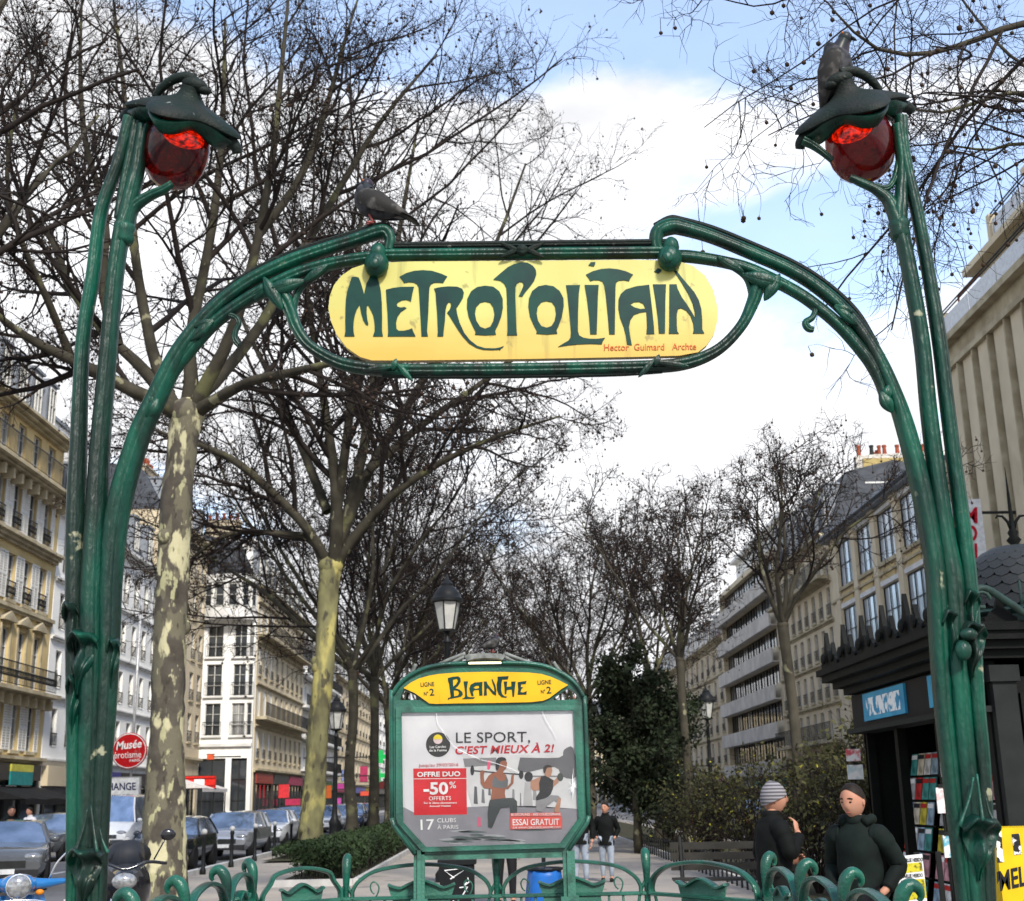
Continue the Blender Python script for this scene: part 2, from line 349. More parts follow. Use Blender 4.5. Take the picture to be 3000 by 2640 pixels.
# hanging hooks
for tr in ([(668,922,16),(690,930,16),(700,948,16),(690,972,17),(688,995,18),(700,1012,16)], [(2348,870,14),(2372,885,15),(2388,905,16),(2380,930,18),(2360,945,20),(2368,962,20),(2384,966,16)]):
    pw('hook', member(MB(), tr, 0.016, Y=PY-.01), GREEN)

# --- name panel
PANEL = mat('panel_yellow_enamel', (0.50, 0.485, 0.15), 0.3, col2=(0.44, 0.40, 0.11), spec=0.4, scale=2.2)
t_ = PANEL.node_tree; b_n = t_.nodes['Principled BSDF']; src = b_n.inputs['Base Color'].links[0].from_socket
g_ = t_.nodes.new('ShaderNodeTexCoord'); sp_ = t_.nodes.new('ShaderNodeSeparateXYZ'); t_.links.new(g_.outputs['Generated'], sp_.inputs[0])
nz_ = t_.nodes.new('ShaderNodeTexNoise'); nz_.inputs['Scale'].default_value = 3.0; t_.links.new(g_.outputs['Generated'], nz_.inputs['Vector'])
am_ = t_.nodes.new('ShaderNodeMath'); am_.operation = 'MULTIPLY_ADD'; am_.inputs[1].default_value = 0.5; t_.links.new(nz_.outputs['Fac'], am_.inputs[0]); t_.links.new(sp_.outputs['Z'], am_.inputs[2])
mr_ = t_.nodes.new('ShaderNodeMapRange'); mr_.inputs['From Min'].default_value = 0.75; mr_.inputs['From Max'].default_value = 0.28; mr_.inputs['To Max'].default_value = 0.75; t_.links.new(am_.outputs[0], mr_.inputs['Value'])
mx_ = t_.nodes.new('ShaderNodeMix'); mx_.data_type = 'RGBA'; t_.links.new(mr_.outputs[0], mx_.inputs[0]); t_.links.new(src, mx_.inputs[6]); mx_.inputs[7].default_value = (0.54, 0.31, 0.045, 1); t_.links.new(mx_.outputs[2], b_n.inputs['Base Color'])
overlay(PANEL, (0.10, 0.10, 0.03), 7.0, 0.60, 0.76, stretch=(2.2, 1, 0.22), amount=0.7); overlay(PANEL, (0.16, 0.13, 0.05), 16.0, 0.66, 0.72, amount=0.6)
PLET = mat('panel_dark_green_letter', (0.006, 0.028, 0.026), 0.4, col2=(0.006, 0.046, 0.034), scale=9)
pan = [(962,905),(966,868),(978,836),(1000,808),(1032,786),(1075,772),(1200,766),(1530,764),(1850,761),(1985,764),(2030,779),(2066,808),(2090,850),(2103,902),(2103,935),(2092,980),(2070,1012),(2045,1032),(1990,1042),(1850,1046),(1530,1052),(1200,1056),(1090,1056),(1055,1046),(1015,1018),(986,980),(970,942)]
fP = lambda p: atY(p[0], p[1], PY-.012)
panel = pw('name_panel', MB().prism(pan, fP, (0, .03, 0)), PANEL, smooth=30)
LC = lambda x, y: (940+x/3.4067, 740+y/3.4067)
RC = lambda x, y: (1500+x/3.2968, 740+y/3.2968)
def letter(pts, conv, f, holes=(), parent=None, mt=None, d=(0, .004, 0), sm=2, name='letter'):
    lp = [conv(*p) for p in pts]; hs = [[conv(*p) for p in h] for h in holes]
    obj(name, MB().prism(lp, f, d, hs), mt, parent, world=True)
fL = lambda p: atY(p[0], p[1], PY-.0155)
LET = [
 (LC, [(235,835),(245,790),(244,680),(245,560),(250,460),(262,390),(284,318),(308,245),(342,240),(378,248),(395,290),(414,350),(432,415),(440,370),(455,310),(480,260),(490,235),(560,235),(580,300),(592,350),(600,400),(608,500),(611,650),(610,780),(620,835),(520,835),(538,780),(537,730),(533,680),(520,620),(504,585),(488,555),(470,522),(458,540),(456,590),(462,660),(474,712),(465,728),(445,712),(422,670),(404,610),(395,565),(388,520),(360,565),(340,620),(328,680),(324,740),(326,790),(335,835)], ()),
 (LC, [(650,370),(720,352),(800,342),(930,340),(915,400),(898,490),(880,478),(850,470),(810,475),(770,495),(757,515),(765,540),(800,548),(835,542),(855,553),(800,590),(765,640),(750,700),(755,760),(775,780),(830,780),(880,768),(910,755),(925,795),(945,835),(668,835),(672,790),(665,600),(655,470)], ()),
 (LC, [(785,240),(850,205),(930,182),(1020,175),(1110,182),(1200,210),(1262,238),(1240,270),(1222,302),(1180,298),(1130,300),(1100,315),(1085,345),(1080,400),(1072,600),(1060,780),(1068,835),(1005,835),(1002,780),(990,560),(980,400),(975,345),(960,315),(930,298),(880,293),(830,303),(815,275)], ()),
 (LC, [(1130,358),(1190,345),(1270,337),(1360,340),(1410,360),(1428,400),(1418,450),(1390,500),(1352,555),(1360,610),(1385,700),(1430,800),(1490,875),(1560,930),(1640,953),(1740,955),(1790,945),(1825,932),(1820,945),(1800,955),(1790,975),(1780,968),(1700,972),(1620,968),(1550,948),(1480,905),(1420,840),(1370,770),(1320,690),(1280,625),(1260,600),(1285,570),(1300,530),(1295,500),(1275,495),(1258,520),(1245,570),(1238,680),(1225,790),(1222,835),(1163,835),(1168,790),(1160,600),(1150,480),(1145,400)], ()),
 (LC, [(1640,330),(1720,340),(1780,385),(1815,460),(1817,550),(1800,640),(1770,720),(1740,780),(1748,818),(1640,825),(1538,818),(1545,790),(1510,720),(1475,640),(1458,550),(1462,460),(1500,385),(1560,343)], [[(1640,488),(1690,500),(1720,545),(1733,610),(1722,680),(1690,740),(1640,758),(1590,740),(1552,680),(1538,610),(1550,545),(1590,500)]]),
 (RC, [(-180,259),(-100,190),(-40,140),(20,110),(90,93),(150,97),(200,125),(230,165),(235,210),(215,270),(180,320),(130,380),(100,425),(65,420),(85,380),(105,335),(112,305),(100,285),(75,282),(50,298),(35,330),(32,420),(38,600),(45,760),(50,798),(-48,798),(-42,760),(-45,600),(-50,420),(-55,340),(-75,300),(-110,272)], ()),
 (RC, [(325,312),(400,325),(460,370),(497,440),(500,520),(482,620),(450,710),(430,750),(438,782),(335,790),(235,782),(240,755),(215,710),(175,620),(158,520),(165,440),(195,370),(255,325)], [[(330,467),(385,478),(415,520),(425,590),(412,660),(380,710),(335,725),(285,710),(252,660),(238,590),(250,520),(285,478)]]),
 (RC, [(522,315),(658,312),(645,400),(638,600),(637,760),(650,800),(690,822),(750,832),(830,832),(900,822),(880,850),(868,885),(760,880),(640,885),(540,895),(445,910),(500,875),(545,850),(565,820),(570,770),(560,650),(545,500),(535,400)], ()),
 (RC, [(702,312),(838,312),(830,420),(825,600),(818,788),(757,788),(745,620),(725,450)], ()),
 (RC, [(715,212),(780,180),(860,158),(940,152),(1020,160),(1100,180),(1170,212),(1145,245),(1132,275),(1080,265),(1030,270),(1005,290),(1000,340),(997,500),(993,788),(940,788),(925,600),(905,400),(890,310),(875,280),(840,265),(790,265),(757,275),(740,245)], ()),
 (RC, [(1325,310),(1200,325),(1100,355),(1050,400),(1030,450),(1028,540),(1045,630),(1080,720),(1100,800),(1112,885),(1158,895),(1140,800),(1130,720),(1145,650),(1180,600),(1240,578),(1298,570),(1302,640),(1305,720),(1298,785),(1375,785),(1370,700),(1355,560),(1340,430)], [[(1140,500),(1180,478),(1230,475),(1270,495),(1290,540),(1240,545),(1180,528)]]),
 (RC, [(1362,306),(1488,306),(1482,450),(1478,780),(1420,780),(1410,640),(1385,450)], ()),
 (RC, [(1522,306),(1590,306),(1600,350),(1640,430),(1690,500),(1740,580),(1768,630),(1765,570),(1745,490),(1700,390),(1640,290),(1580,200),(1565,175),(1590,175),(1640,240),(1700,310),(1760,380),(1805,460),(1830,550),(1838,650),(1838,740),(1858,780),(1748,780),(1757,740),(1750,680),(1725,610),(1685,560),(1635,535),(1605,545),(1592,600),(1592,700),(1598,760),(1612,782),(1515,782),(1520,700),(1520,500)], ()),
 (RC, [(738,122),(762,92),(805,90),(803,112),(792,132),(765,128)], ()),
 (RC, [(1372,182),(1408,150),(1440,160),(1442,180),(1415,203)], ()),
]
for cv, pts, hs in LET: letter(pts, cv, fL, hs, panel, PLET)
SIG = mat('panel_red_brown_lettering', (0.55, 0.12, 0.03), 0.5)
def plane_text(body, u0, v0, u1, v1, h_px, Y, mt, parent, name='lettering', align='LEFT', bold=0.0, shear=0.0, width=None, d=0.0015, space=1.0):
    """text along the pixel line (u0,v0)-(u1,v1) on the plane Y; h_px = capital height"""
    q = text_mb(body, 1.0, lambda x, z: (x, 0, z), (0, 1, 0), 'LEFT', shear, bold, space)
    V = q.V(); x0, x1 = V[:, 0].min(), V[:, 0].max(); e = np.array([u1-u0, v1-v0]); ln = np.hypot(*e); e = e/ln
    p_ = np.array([-e[1], e[0]])       # px normal, downwards
    zc = 0.72; out_ = []
    for (x, y, z) in V:
        t = (x-x0)/(x1-x0)*ln; a = np.array([u0, v0])+e*t-p_*(z/zc*h_px); P = atY(a[0], a[1], Y)
        out_.append((P[0], P[1]+d*y, P[2]))
    V2 = np.array(out_)
    return split_words(q, V, V2, name, mt, parent)
def split_words(q, V, V2, name, mt, parent, gap=0.22, dim=0):
    """one object for each word: cut where the lettering leaves a gap"""
    iv = sorted((min(V[i, dim] for i in f), max(V[i, dim] for i in f)) for f in q.f); cuts = []; e_ = iv[0][1]
    for a_, b_ in iv:
        if a_-e_ > gap: cuts.append((a_+e_)/2)
        e_ = max(e_, b_)
    wi = np.searchsorted(cuts, V[:, dim]) if cuts else np.zeros(len(V), int); o = None
    fw = [wi[f[0]] for f in q.f]
    for k in range(len(cuts)+1):
        idx = np.where(wi == k)[0]; mp_ = {int(a): i for i, a in enumerate(idx)}
        r = MB().add(V2[idx], [tuple(mp_[i] for i in f) for f, g in zip(q.f, fw) if g == k]); o = obj(name, r, mt, parent, world=True)
    return o
plane_text('Hector  Guimard   Archte', 1770, 1027, 2040, 1024, 20, PY-.0150, SIG, panel, name='signature')

# --- lamps: folded hood, knob with a tail, glass bud, forked bracket
GLASSR = mat('lamp_red_glass', (0.012, 0.001, 0.002), 0.14, col2=(0.055, 0.003, 0.004), scale=7, spec=0.5, stretch=(1, 1, .5))
_gt = GLASSR.node_tree; _tr = _gt.nodes.new('ShaderNodeBsdfTransparent'); _tr.inputs[0].default_value = (0.9, 0.10, 0.05, 1); _ms = _gt.nodes.new('ShaderNodeMixShader'); _ms.inputs[0].default_value = 0.22
_out = _gt.nodes['Material Output']; _gt.links.new(_gt.nodes['Principled BSDF'].outputs[0], _ms.inputs[1]); _gt.links.new(_tr.outputs[0], _ms.inputs[2]); _gt.links.new(_ms.outputs[0], _out.inputs[0])
BULB = mat('lamp_lit_bulb', (1, 0.4, 0.1), 0.5, emit=(1.0, 0.17, 0.03), estr=3.0)
_bt = BULB.node_tree; _bn = _bt.nodes.new('ShaderNodeTexNoise'); _bn.inputs['Scale'].default_value = 9; _bn.inputs['Detail'].default_value = 3; _bm = _bt.nodes.new('ShaderNodeMapRange'); _bm.inputs['From Min'].default_value = .38; _bm.inputs['From Max'].default_value = .66; _bm.inputs['To Min'].default_value = .15; _bm.inputs['To Max'].default_value = 3.2; _bt.links.new(_bn.outputs['Fac'], _bm.inputs['Value']); _bt.links.new(_bm.outputs[0], _bt.nodes['Principled BSDF'].inputs['Emission Strength'])
def lamp(hc, sgn):
    """hc: hood centre in px; sgn +1 = leans towards +X"""
    s_ = PX(*hc); c = Vector(atY(hc[0], hc[1], PY)); a = R(18.6)*sgn
    ex = Vector((math.cos(a), 0, -math.sin(a))); ez = Vector((math.sin(a), 0, math.cos(a))); ez = ez*math.cos(R(24))+Vector((0, -1, 0))*math.sin(R(24)); ey = ez.cross(ex)   # the hood nods towards the street
    M = Matrix(((ex.x, ey.x, ez.x, c.x), (ex.y, ey.y, ez.y, c.y), (ex.z, ey.z, ez.z, c.z), (0, 0, 0, 1)))
    S3 = Matrix.Diagonal((s_, s_, s_, 1)); MM = M @ S3
    def shell(rows, drop, lob=0.2, n=48, seam=0.0):       # four-cornered shell; drop lowers or lifts the corners
        G = []
        for (r, z, k) in rows:
            row = []
            for j in range(n):
                th = 2*math.pi*j/n; c4 = math.cos(4*th); rr = r*(1+lob*k*(0.6*c4+0.4*abs(c4)*c4)); p = MM @ Vector((rr*math.cos(th), rr*math.sin(th), z+drop*k*c4)); row.append(tuple(p))
            G.append(row)
        return MB().grid(G, True)
    hd = shell([(28,84,0),(29,70,0),(36,54,.2),(52,42,.4),(78,32,.7),(108,20,.9),(134,6,1),(148,-6,1.05),(150,-14,1.05),(140,-18,1),(110,-12,.9),(40,-6,.3)], -8)
    head = pw('lamp_head', hd, GREEN_TOP, smooth=60)
    def sub(name, mb, mt, **k): return obj(name, mb, mt, head, 180, world=True, **k)
    sub('hood_rim', shell([(120,-14,1),(138,-18,1.05),(140,-26,1.05),(128,-36,1),(112,-48,1),(100,-54,1),(92,-46,1),(88,-20,.8)], -16), GREEN)
    h = MB()
    for q in (0, 2):      # beaked corners
        th = q*math.pi/2; dv = Vector((math.cos(th), math.sin(th), 0)); pts = [MM @ (dv*r+Vector((0, 0, z))) for r, z in ((118,-34),(150,-36),(172,-48),(180,-64))]; h.tube(spline([tuple(p) for p in pts], 4), np.linspace(24, 13, 13)*s_, 8)
    sub('corner_beaks', h, GREEN_TOP, kind='stuff')
    k_ = MB(); k_.ball(MM @ Vector((8*sgn, 0, 92)), (40*s_, 26*s_, 22*s_), 14, 8, M); k_.ball(MM @ Vector((36*sgn, 0, 84)), (24*s_, 20*s_, 14*s_), 12, 8, M)
    tp = [MM @ Vector((x*sgn, 0, z)) for x, z in ((4,106),(-22,106),(-56,90),(-86,56),(-100,24))]; k_.tube(spline([tuple(p) for p in tp], 5), np.linspace(17, 11, 21)*s_, 8)
    sub('hood_knob', k_, GREEN_TOP)
    g = MB().lathe([(72,-30),(86,-52),(93,-84),(94,-118),(88,-152),(74,-184),(52,-206),(26,-218),(2,-222)], 28, MM, lambda th: 1+0.05*np.abs(np.cos(2*th+.5)))
    glass = pw('lamp_glass', g, GLASSR, smooth=180)
    obj('bulb', MB().ball(MM @ Vector((14*sgn, 0, -64)), (62*s_, 50*s_, 30*s_), 16, 10, M), BULB, glass, 180, world=True)
    return s_
lamp((541, 337), 1); lamp((2492, 320), -1)
for trs in ([[(362,668,50),(378,600,46),(398,520,40),(412,440,38),(424,372,40)], [(366,672,46),(388,612,36),(432,578,28),(478,556,24),(505,538,20)], [(350,640,30),(362,560,30),(385,450,30),(402,360,34)]],
            [[(2638,690,48),(2634,640,48),(2640,560,36),(2642,470,34),(2630,370,38)], [(2634,664,46),(2606,592,38),(2566,556,28),(2520,534,24),(2490,520,20)], [(2562,548,20),(2600,552,18),(2622,520,18),(2632,470,16)]]):
    fk = MB()
    for tr in trs: member(fk, tr, 0.04)
    pw('lamp_bracket', fk, GREEN)
member(fk := MB(), [(2352,412,26),(2380,425,22),(2412,448,18),(2438,470,16)], 0.03); pw('lamp_bracket', fk, GREEN)
for (u, v) in ((364, 688), (2636, 676)):
    s_ = PX(u, v); c = atY(u, v, PY); b_ = MB(); b_.lathe([(22*s_, -30*s_), (30*s_, -16*s_), (27*s_, 8*s_), (32*s_, 22*s_), (24*s_, 36*s_)], 14, Matrix.Translation(c)); pw('stem_collar', b_, GREEN, smooth=180)
# --- drooping petals cast on the posts
def petal(mb, u, v, hw, L_, curl, tip=0.0, Y=PY, lean=0.0, top=40):
    """a cast fold: hangs from (u,v), half width hw px, length L px"""
    s_ = PX(u, v); G = []
    for i, t in enumerate(np.linspace(0, 1, 20)):
        row = []
        for j, q in enumerate(np.linspace(-1, 1, 17)):
            wv = hw*(1.0-.15*t if t < .2 else max(.10, (1.0-.15*t)*(1-((t-.2)/.8)**1.4)))
            x = u+q*wv+lean*t*L_+6*math.sin(t*5)*t; z = v+L_*t*1.25-16*(1-t)*math.cos(q*2.6)+10*math.sin(q*5+1)*(1-t)+tip*t*t
            out_ = curl*(.42+.62*math.exp(-((t-.10)/.10)**2)+.34*math.exp(-((t-.62)/.2)**2))*(1-.5*q*q)+.012*math.sin(q*6+t*5)
            if i == 0: out_ *= .55
            p = atY(x, z, Y); p = p+np.array([0, -out_, 0]); row.append(p)
        G.append(row)
    mb.grid(G)
def ridge(mb, pts, r=0.004):
    T = spline(pts, 5); mb.tube([atY(a[0], a[1], PY-a[2]) for a in T], np.linspace(r, r*1.7, len(T)), 6)
for tr in ((262, 2488, 50, 110), (2858, 2398, 56, 120)):
    u, v, hw, ll = tr; b_ = MB(); petal(b_, u, v, hw, ll, 0.135, 30)
    ridge(b_, [(u-6, v-120, .082), (u-18, v-60, .09), (u-46, v+22, .11)]); ridge(b_, [(u+4, v-130, .085), (u+14, v-50, .10), (u+22, v+8, .12)]); ridge(b_, [(u+30, v-60, .075), (u+40, v-20, .08), (u+54, v+10, .09)])
    pw('petal_collar', b_, GREEN, smooth=180)
for (u, v, hw, ll, cu, le) in ((214,1775,24,120,.09,.22),(256,1862,44,120,.125,-.1),(226,1990,22,110,.085,.0),(340,1880,18,90,.07,0),
                               (2838,1740,26,110,.085,-.1),(2836,1838,40,100,.12,.05),(2772,1800,26,90,.085,.15)):
    b_ = MB(); petal(b_, u, v, hw, ll, cu, 26, lean=le); pw('petal_fold', b_, GREEN, smooth=180)
b_ = MB(); s_ = PX(2825, 1900); b_.ball(atY(2822, 1905, PY-.09), (24*s_, 22*s_, 30*s_), 12, 8); b_.ball(atY(2838, 1858, PY-.1), (26*s_, 18*s_, 18*s_), 12, 8); pw('cast_bud', b_, GREEN, smooth=180)
# ================================================================== GROUND
ASPH = mat('asphalt', (0.135, 0.135, 0.14), 0.85, col2=(0.10, 0.10, 0.105), scale=0.8, bump=0.2, bscale=30)
overlay(ASPH, (0.19, 0.185, 0.18), 0.35, 0.5, 0.7, amount=0.6)
PATH = mat('path_tarmac', (0.33, 0.29, 0.245), 0.85, col2=(0.25, 0.225, 0.20), scale=0.6, bump=0.15, bscale=60)
overlay(PATH, (0.21, 0.20, 0.19), 0.22, 0.48, 0.62, amount=0.7); overlay(PATH, (0.12, 0.115, 0.11), 1.7, 0.62, 0.68, amount=.6)
PAVE = mat('pavement_grey', (0.30, 0.30, 0.30), 0.85, col2=(0.24, 0.24, 0.235), scale=1.2, bump=0.15)
KERB = mat('kerb_granite', (0.46, 0.45, 0.43), 0.8, col2=(0.34, 0.33, 0.32), scale=3.0, bump=0.2)
SOIL = mat('bed_soil', (0.055, 0.045, 0.032), 0.95, col2=(0.035, 0.040, 0.020), scale=3.0, bump=0.5, bscale=20)
def sheet(name, rects, z, mt):
    b = MB()
    for (x0, y0, x1, y1) in rects: b.add([(x0,y0,z),(x1,y0,z),(x1,y1,z),(x0,y1,z)], [(0,1,2,3)])
    return tag(obj(name, b, mt), kind='structure')
PIT = (-1.42, 5.15, 1.45, 9.15)
def around(x0, y0, x1, y1): return [(x0,y0,x1,PIT[1]),(x0,PIT[3],x1,y1),(x0,PIT[1],PIT[0],PIT[3]),(PIT[2],PIT[1],x1,PIT[3])]
sheet('ground', around(-1500, -300, 1500, 3000), -0.16, PAVE)
sheet('road_left', [(-16.2, -40, -7.4, 420)], -0.12, ASPH)
sheet('road_right', [(8.2, -40, 15.6, 420)], -0.12, ASPH)
sheet('promenade_path', around(-7.2, -30, 8.0, 420), 0.0, PATH)
sheet('pavement_left', [(-21.3, -40, -16.4, 420)], 0.0, PAVE); sheet('pavement_right', [(15.8, -40, 20.4, 420)], 0.0, PAVE)
def kerb(name, x0, x1, y0, y1, z0=-0.13, z1=0.012): return tag(obj(name, MB().box((x0, y0, z0), (x1, y1, z1)), KERB), kind='structure')
kerb('kerb_promenade_left', -7.4, -7.2, -30, 420); kerb('kerb_promenade_right', 8.0, 8.2, -30, 420); kerb('kerb_pavement_left', -16.4, -16.2, -40, 420); kerb('kerb_pavement_right', 15.6, 15.8, -40, 420)
WLINE = mat('road_white_paint', (0.72, 0.72, 0.70), 0.7, var=0.3, scale=4)
sheet('road_marking', [(-11.85, y, -11.72, y+3) for y in range(8, 200, 9)]+[(11.7, y, 11.83, y+3) for y in range(8, 200, 9)], -0.116, WLINE)
sheet('planting_bed_left', [(-4.5, 26, -2.9, 36), (-6.5, 36, -2.9, 160)], 0.05, SOIL); sheet('planting_bed_right', [(4.4, 19, 7.2, 160)], 0.05, SOIL)
for nm, x in (('bed_edging_left', -2.9), ('bed_edging_right', 4.3)):
    kerb(nm, x, x+.1, 26 if x < 0 else 19, 160, -.02, .13)
kerb('bed_edging_front', -4.5, -2.9, 25.9, 26, -.02, .13)
# stairs going down under the portico
st = MB()
for i in range(15):
    y = PIT[1]+.02+i*.28; z = -.17*i
    if y+.28 < PIT[3]: st.box((PIT[0]+.02, y, z-.6), (PIT[2]-.02, y+.279, z-.02))
tag(obj('stairs', st, PAVE), kind='structure')
x0, y0, x1, y1 = PIT; sw = MB()
for a, b in (((x0-.16,y0,-3),(x0,y1,.14)), ((x1,y0,-3),(x1+.16,y1,.14)), ((x0-.16,y1,-3),(x1+.16,y1+.16,.14))): sw.box(a, b)
tag(obj('stairwell_wall', sw, KERB), kind='structure')

# ================================================================== BALUSTRADE
bal = thing('balustrade', 'green cast-iron balustrade of hoops, shields and curled finials round the stairwell', 'balustrade', (0, 9.35, 0))
def bw(name, mb, smooth=50, mt=VERDI): return obj(name, mb, mt, bal, smooth, world=True)
HOOPP = [(-1,-.6),(-.6,-1),(.6,-1),(1,-.6),(1,.6),(.6,1),(-.6,1),(-1,.6)]
KZ, RZ = 1.22, 0.935
def bal_module(A, B, bars=True):
    A = np.array([*A, 0.0]); B = np.array([*B, 0.0]); e = B-A; Ln = np.linalg.norm(e); e /= Ln; nr = np.cross([0, 0, 1.0], e)
    f = lambda s, z, o=0.0: A+e*s+np.array([0, 0, z])+nr*o
    m_ = Ln/2
    hp = spline([(.045, RZ+.0), (.05, RZ+.06), (.10, RZ+.125), (.22*m_/.5, RZ+.19), (m_, RZ+.222), (Ln-.22*m_/.5, RZ+.19), (Ln-.10, RZ+.125), (Ln-.05, RZ+.06), (Ln-.045, RZ)], 6)
    bw('hoop', MB().sweep([f(s, z) for s, z in hp], .013, .026, HOOPP, nr))
    bw('top_rail', MB().sweep([f(s, RZ) for s in np.linspace(0, Ln, 5)], .013, .02, HOOPP, nr))
    bw('bottom_rail', MB().sweep([f(s, .22) for s in np.linspace(0, Ln, 5)], .015, .018, HOOPP, nr))
    # shield: wavy-topped plate with two round eyes
    k = min(1.0, Ln/1.0); half = [(0,.115),(.05,.11),(.10,.085),(.145,.066),(.185,.075),(.225,.098),(.235,.085),(.222,.04),(.20,-.02),(.215,-.10),(.21,-.20),(.17,-.30),(.10,-.38),(0,-.42)]
    pl = [(m_+a*k, RZ+b) for a, b in half]+[(m_-a*k, RZ+b) for a, b in half[-2:0:-1]]
    holes = [[(m_+sx*.105*k+.052*k*math.cos(t), RZ-.15+.062*math.sin(t)) for t in np.linspace(0, 2*math.pi, 13)[:-1]] for sx in (-1, 1)]
    bw('shield', MB().prism(pl, lambda p: f(p[0], p[1], -.006), nr*.012, holes), 30)
    for sx in (-1, 1):
        t = np.linspace(0, 2*math.pi, 19); bw('shield_ring', MB().tube([f(m_+sx*.105*k+.078*k*math.cos(a), RZ-.15+.09*math.sin(a), -.008) for a in t], .016, 6, cap=False), 180)
    rim = spline([(m_-.235*k, RZ+.09), (m_-.19*k, RZ+.072), (m_-.145*k, RZ+.066), (m_-.09*k, RZ+.09), (m_, RZ+.117), (m_+.09*k, RZ+.09), (m_+.145*k, RZ+.066), (m_+.19*k, RZ+.072), (m_+.235*k, RZ+.09)], 4)
    bw('shield_rim', MB().sweep([f(s, z) for s, z in rim], .010, .03, HOOPP, nr), 60)
    bw('shield_boss', MB().ball(f(m_, RZ-.16, -.01), (.03, .03, .05), 10, 8), 180)
    if bars:
        for s in (.17, .27, Ln-.27, Ln-.17):
            if abs(s-m_) > .24*k: bw('baluster', MB().tube([f(s, .22), f(s, RZ)], .009, 6))
        for s in (.2, Ln-.2):
            if abs(s-m_) > .26*k:
                t = [(0,0),(.02,.03),(.03,.07),(.015,.10),(-.012,.11),(-.03,.085),(-.022,.05),(-.002,.03)]; bw('scroll', MB().tube([f(s+a, RZ+b) for a, b in spline(t, 4)], .0055, 5), 180)
def finial(p, out_, tall=1.0):
    o = np.array([*out_, 0.0]); p = np.array([*p, 0.0]); b = MB()
    pr = spline([(0,.0,.020),(0,RZ-.12,.022),(0,RZ+.02,.020),(0,RZ+.12,.024),(.004,RZ+.19,.030),(.022,RZ+.245,.034),(.055,RZ+.275,.030),(.088,RZ+.262,.024),(.098,RZ+.232,.016),(.086,RZ+.212,.010)], 5)
    side = np.cross(o, [0, 0, 1.0])
    b.tube([p+o*a+np.array([0, 0, z]) for a, z, r in pr], [r for a, z, r in pr], 10)
    for sx in (-1, 1):     # drooping leaves either side of the stem
        q = spline([(0, RZ+.10, .018), (.03, RZ+.05, .016), (.05, RZ+.0, .014), (.062, RZ-.06, .016), (.058, RZ-.105, .018), (.045, RZ-.12, .008)], 4)
        b.tube([p+side*sx*a+np.array([0, 0, z]) for a, z, r in q], [r*.8 for a, z, r in q], 6)
    bw('finial', b, 180)
BX0, BX1, BY = -1.66, 1.67, 9.35
LK = [8.93, 8.08, 7.02, 6.10, 5.15]; RK = [8.42, 7.47, 6.53, 5.62, 5.1]
back = [(-1.09, BY), (-.035, BY), (1.02, BY)]
for a, b in zip(back, back[1:]): bal_module(a, b)
bal_module((BX0+.02, LK[0]), back[0], False); bal_module(back[-1], (BX1-.02, RK[0]), False)
for a, b in zip(LK, LK[1:]): bal_module((BX0, b), (BX0, a))
for a, b in zip(RK[:4], RK[1:4]): bal_module((BX1, a), (BX1, b))
bal_module((BX1, RK[3]), (BX1, 5.0), False)
for p in back: finial(p, (0, 1))
for i, y in enumerate(LK): finial((BX0, y), (-.8, .6) if i == 0 else (-1, 0))
for i, y in enumerate(RK[:4]): finial((BX1, y), (.8, .6) if i == 0 else (1, 0))

# ================================================================== MAP STAND
MY = 9.18
stand = thing('map_stand', 'green framed station notice board with yellow name plate rising behind the stairwell', 'notice board', (-.06, MY, 0))
def mw(name, mb, mt, parent=stand, smooth=0, **k): return obj(name, mb, mt, parent, smooth, world=True, **k)
fM = lambda dy: (lambda p: atY(p[0], p[1], MY-dy))
BC = lambda x, y: (1130+x/3.2968, 1900+y/3.2968)
outer = [BC(*p) for p in ((48,560),(52,500),(70,440),(110,370),(180,300),(280,235),(400,185),(560,155),(750,143),(960,138),(1200,140),(1400,148),(1560,178),(1700,240),(1800,310),(1870,390),(1910,470),(1926,560))]+[(1727,2385),(1722,2410),(1668,2492),(1214,2504),(1150,2418),(1144,2396)]
inner = [(1176,2088),(1680,2081),(1695,2398),(1641,2470),(1248,2482),(1181,2409)]
mid = [(1160,2072),(1703,2066),(1712,2392),(1706,2408),(1655,2484),(1238,2496),(1165,2412),(1160,2396)]
spand1 = [BC(*p) for p in ((175,400),(280,445),(330,495),(140,500),(150,450))]; spand2 = [BC(*p) for p in ((1765,380),(1640,465),(1600,500),(1870,490),(1840,430))]
namep = [BC(*p) for p in ((172,382),(240,330),(320,290),(420,262),(520,245),(700,232),(960,225),(1200,228),(1380,232),(1500,245),(1600,275),(1680,310),(1762,352),(1700,390),(1640,435),(1580,480),(1520,505),(1400,518),(1100,525),(700,530),(480,535),(420,530),(350,480),(280,430))]
mw('frame', MB().prism(outer, fM(0), (0, .09, 0), [inner, spand1, spand2]), VERDI)
def ringpts(pts, Y, r, n=6):
    P = [atY(a, b, Y) for a, b in pts+pts[:2]]; return MB().tube(P, r, n, cap=False)
mw('frame_moulding', MB().prism(mid, fM(.022), (0, .03, 0), [inner]), VERDI)
ol = [BC(*p) for p in ((52,500),(70,440),(110,370),(180,300),(280,235),(400,185),(560,155),(750,143),(960,138),(1200,140),(1400,148),(1560,178),(1700,240),(1800,310),(1870,390),(1910,470),(1926,560))]
arc = [(1148,2396)]+ol+[(1725,2390)]
mw('frame_bead', MB().tube([atY(a, b, MY-.012) for a, b in spline(arc, 3)], .016, 8), VERDI, smooth=180)
mw('frame_bead', MB().tube([atY(a, b, MY-.012) for a, b in ((1148,2396),(1153,2418),(1216,2502))], .016, 8), VERDI, smooth=180)
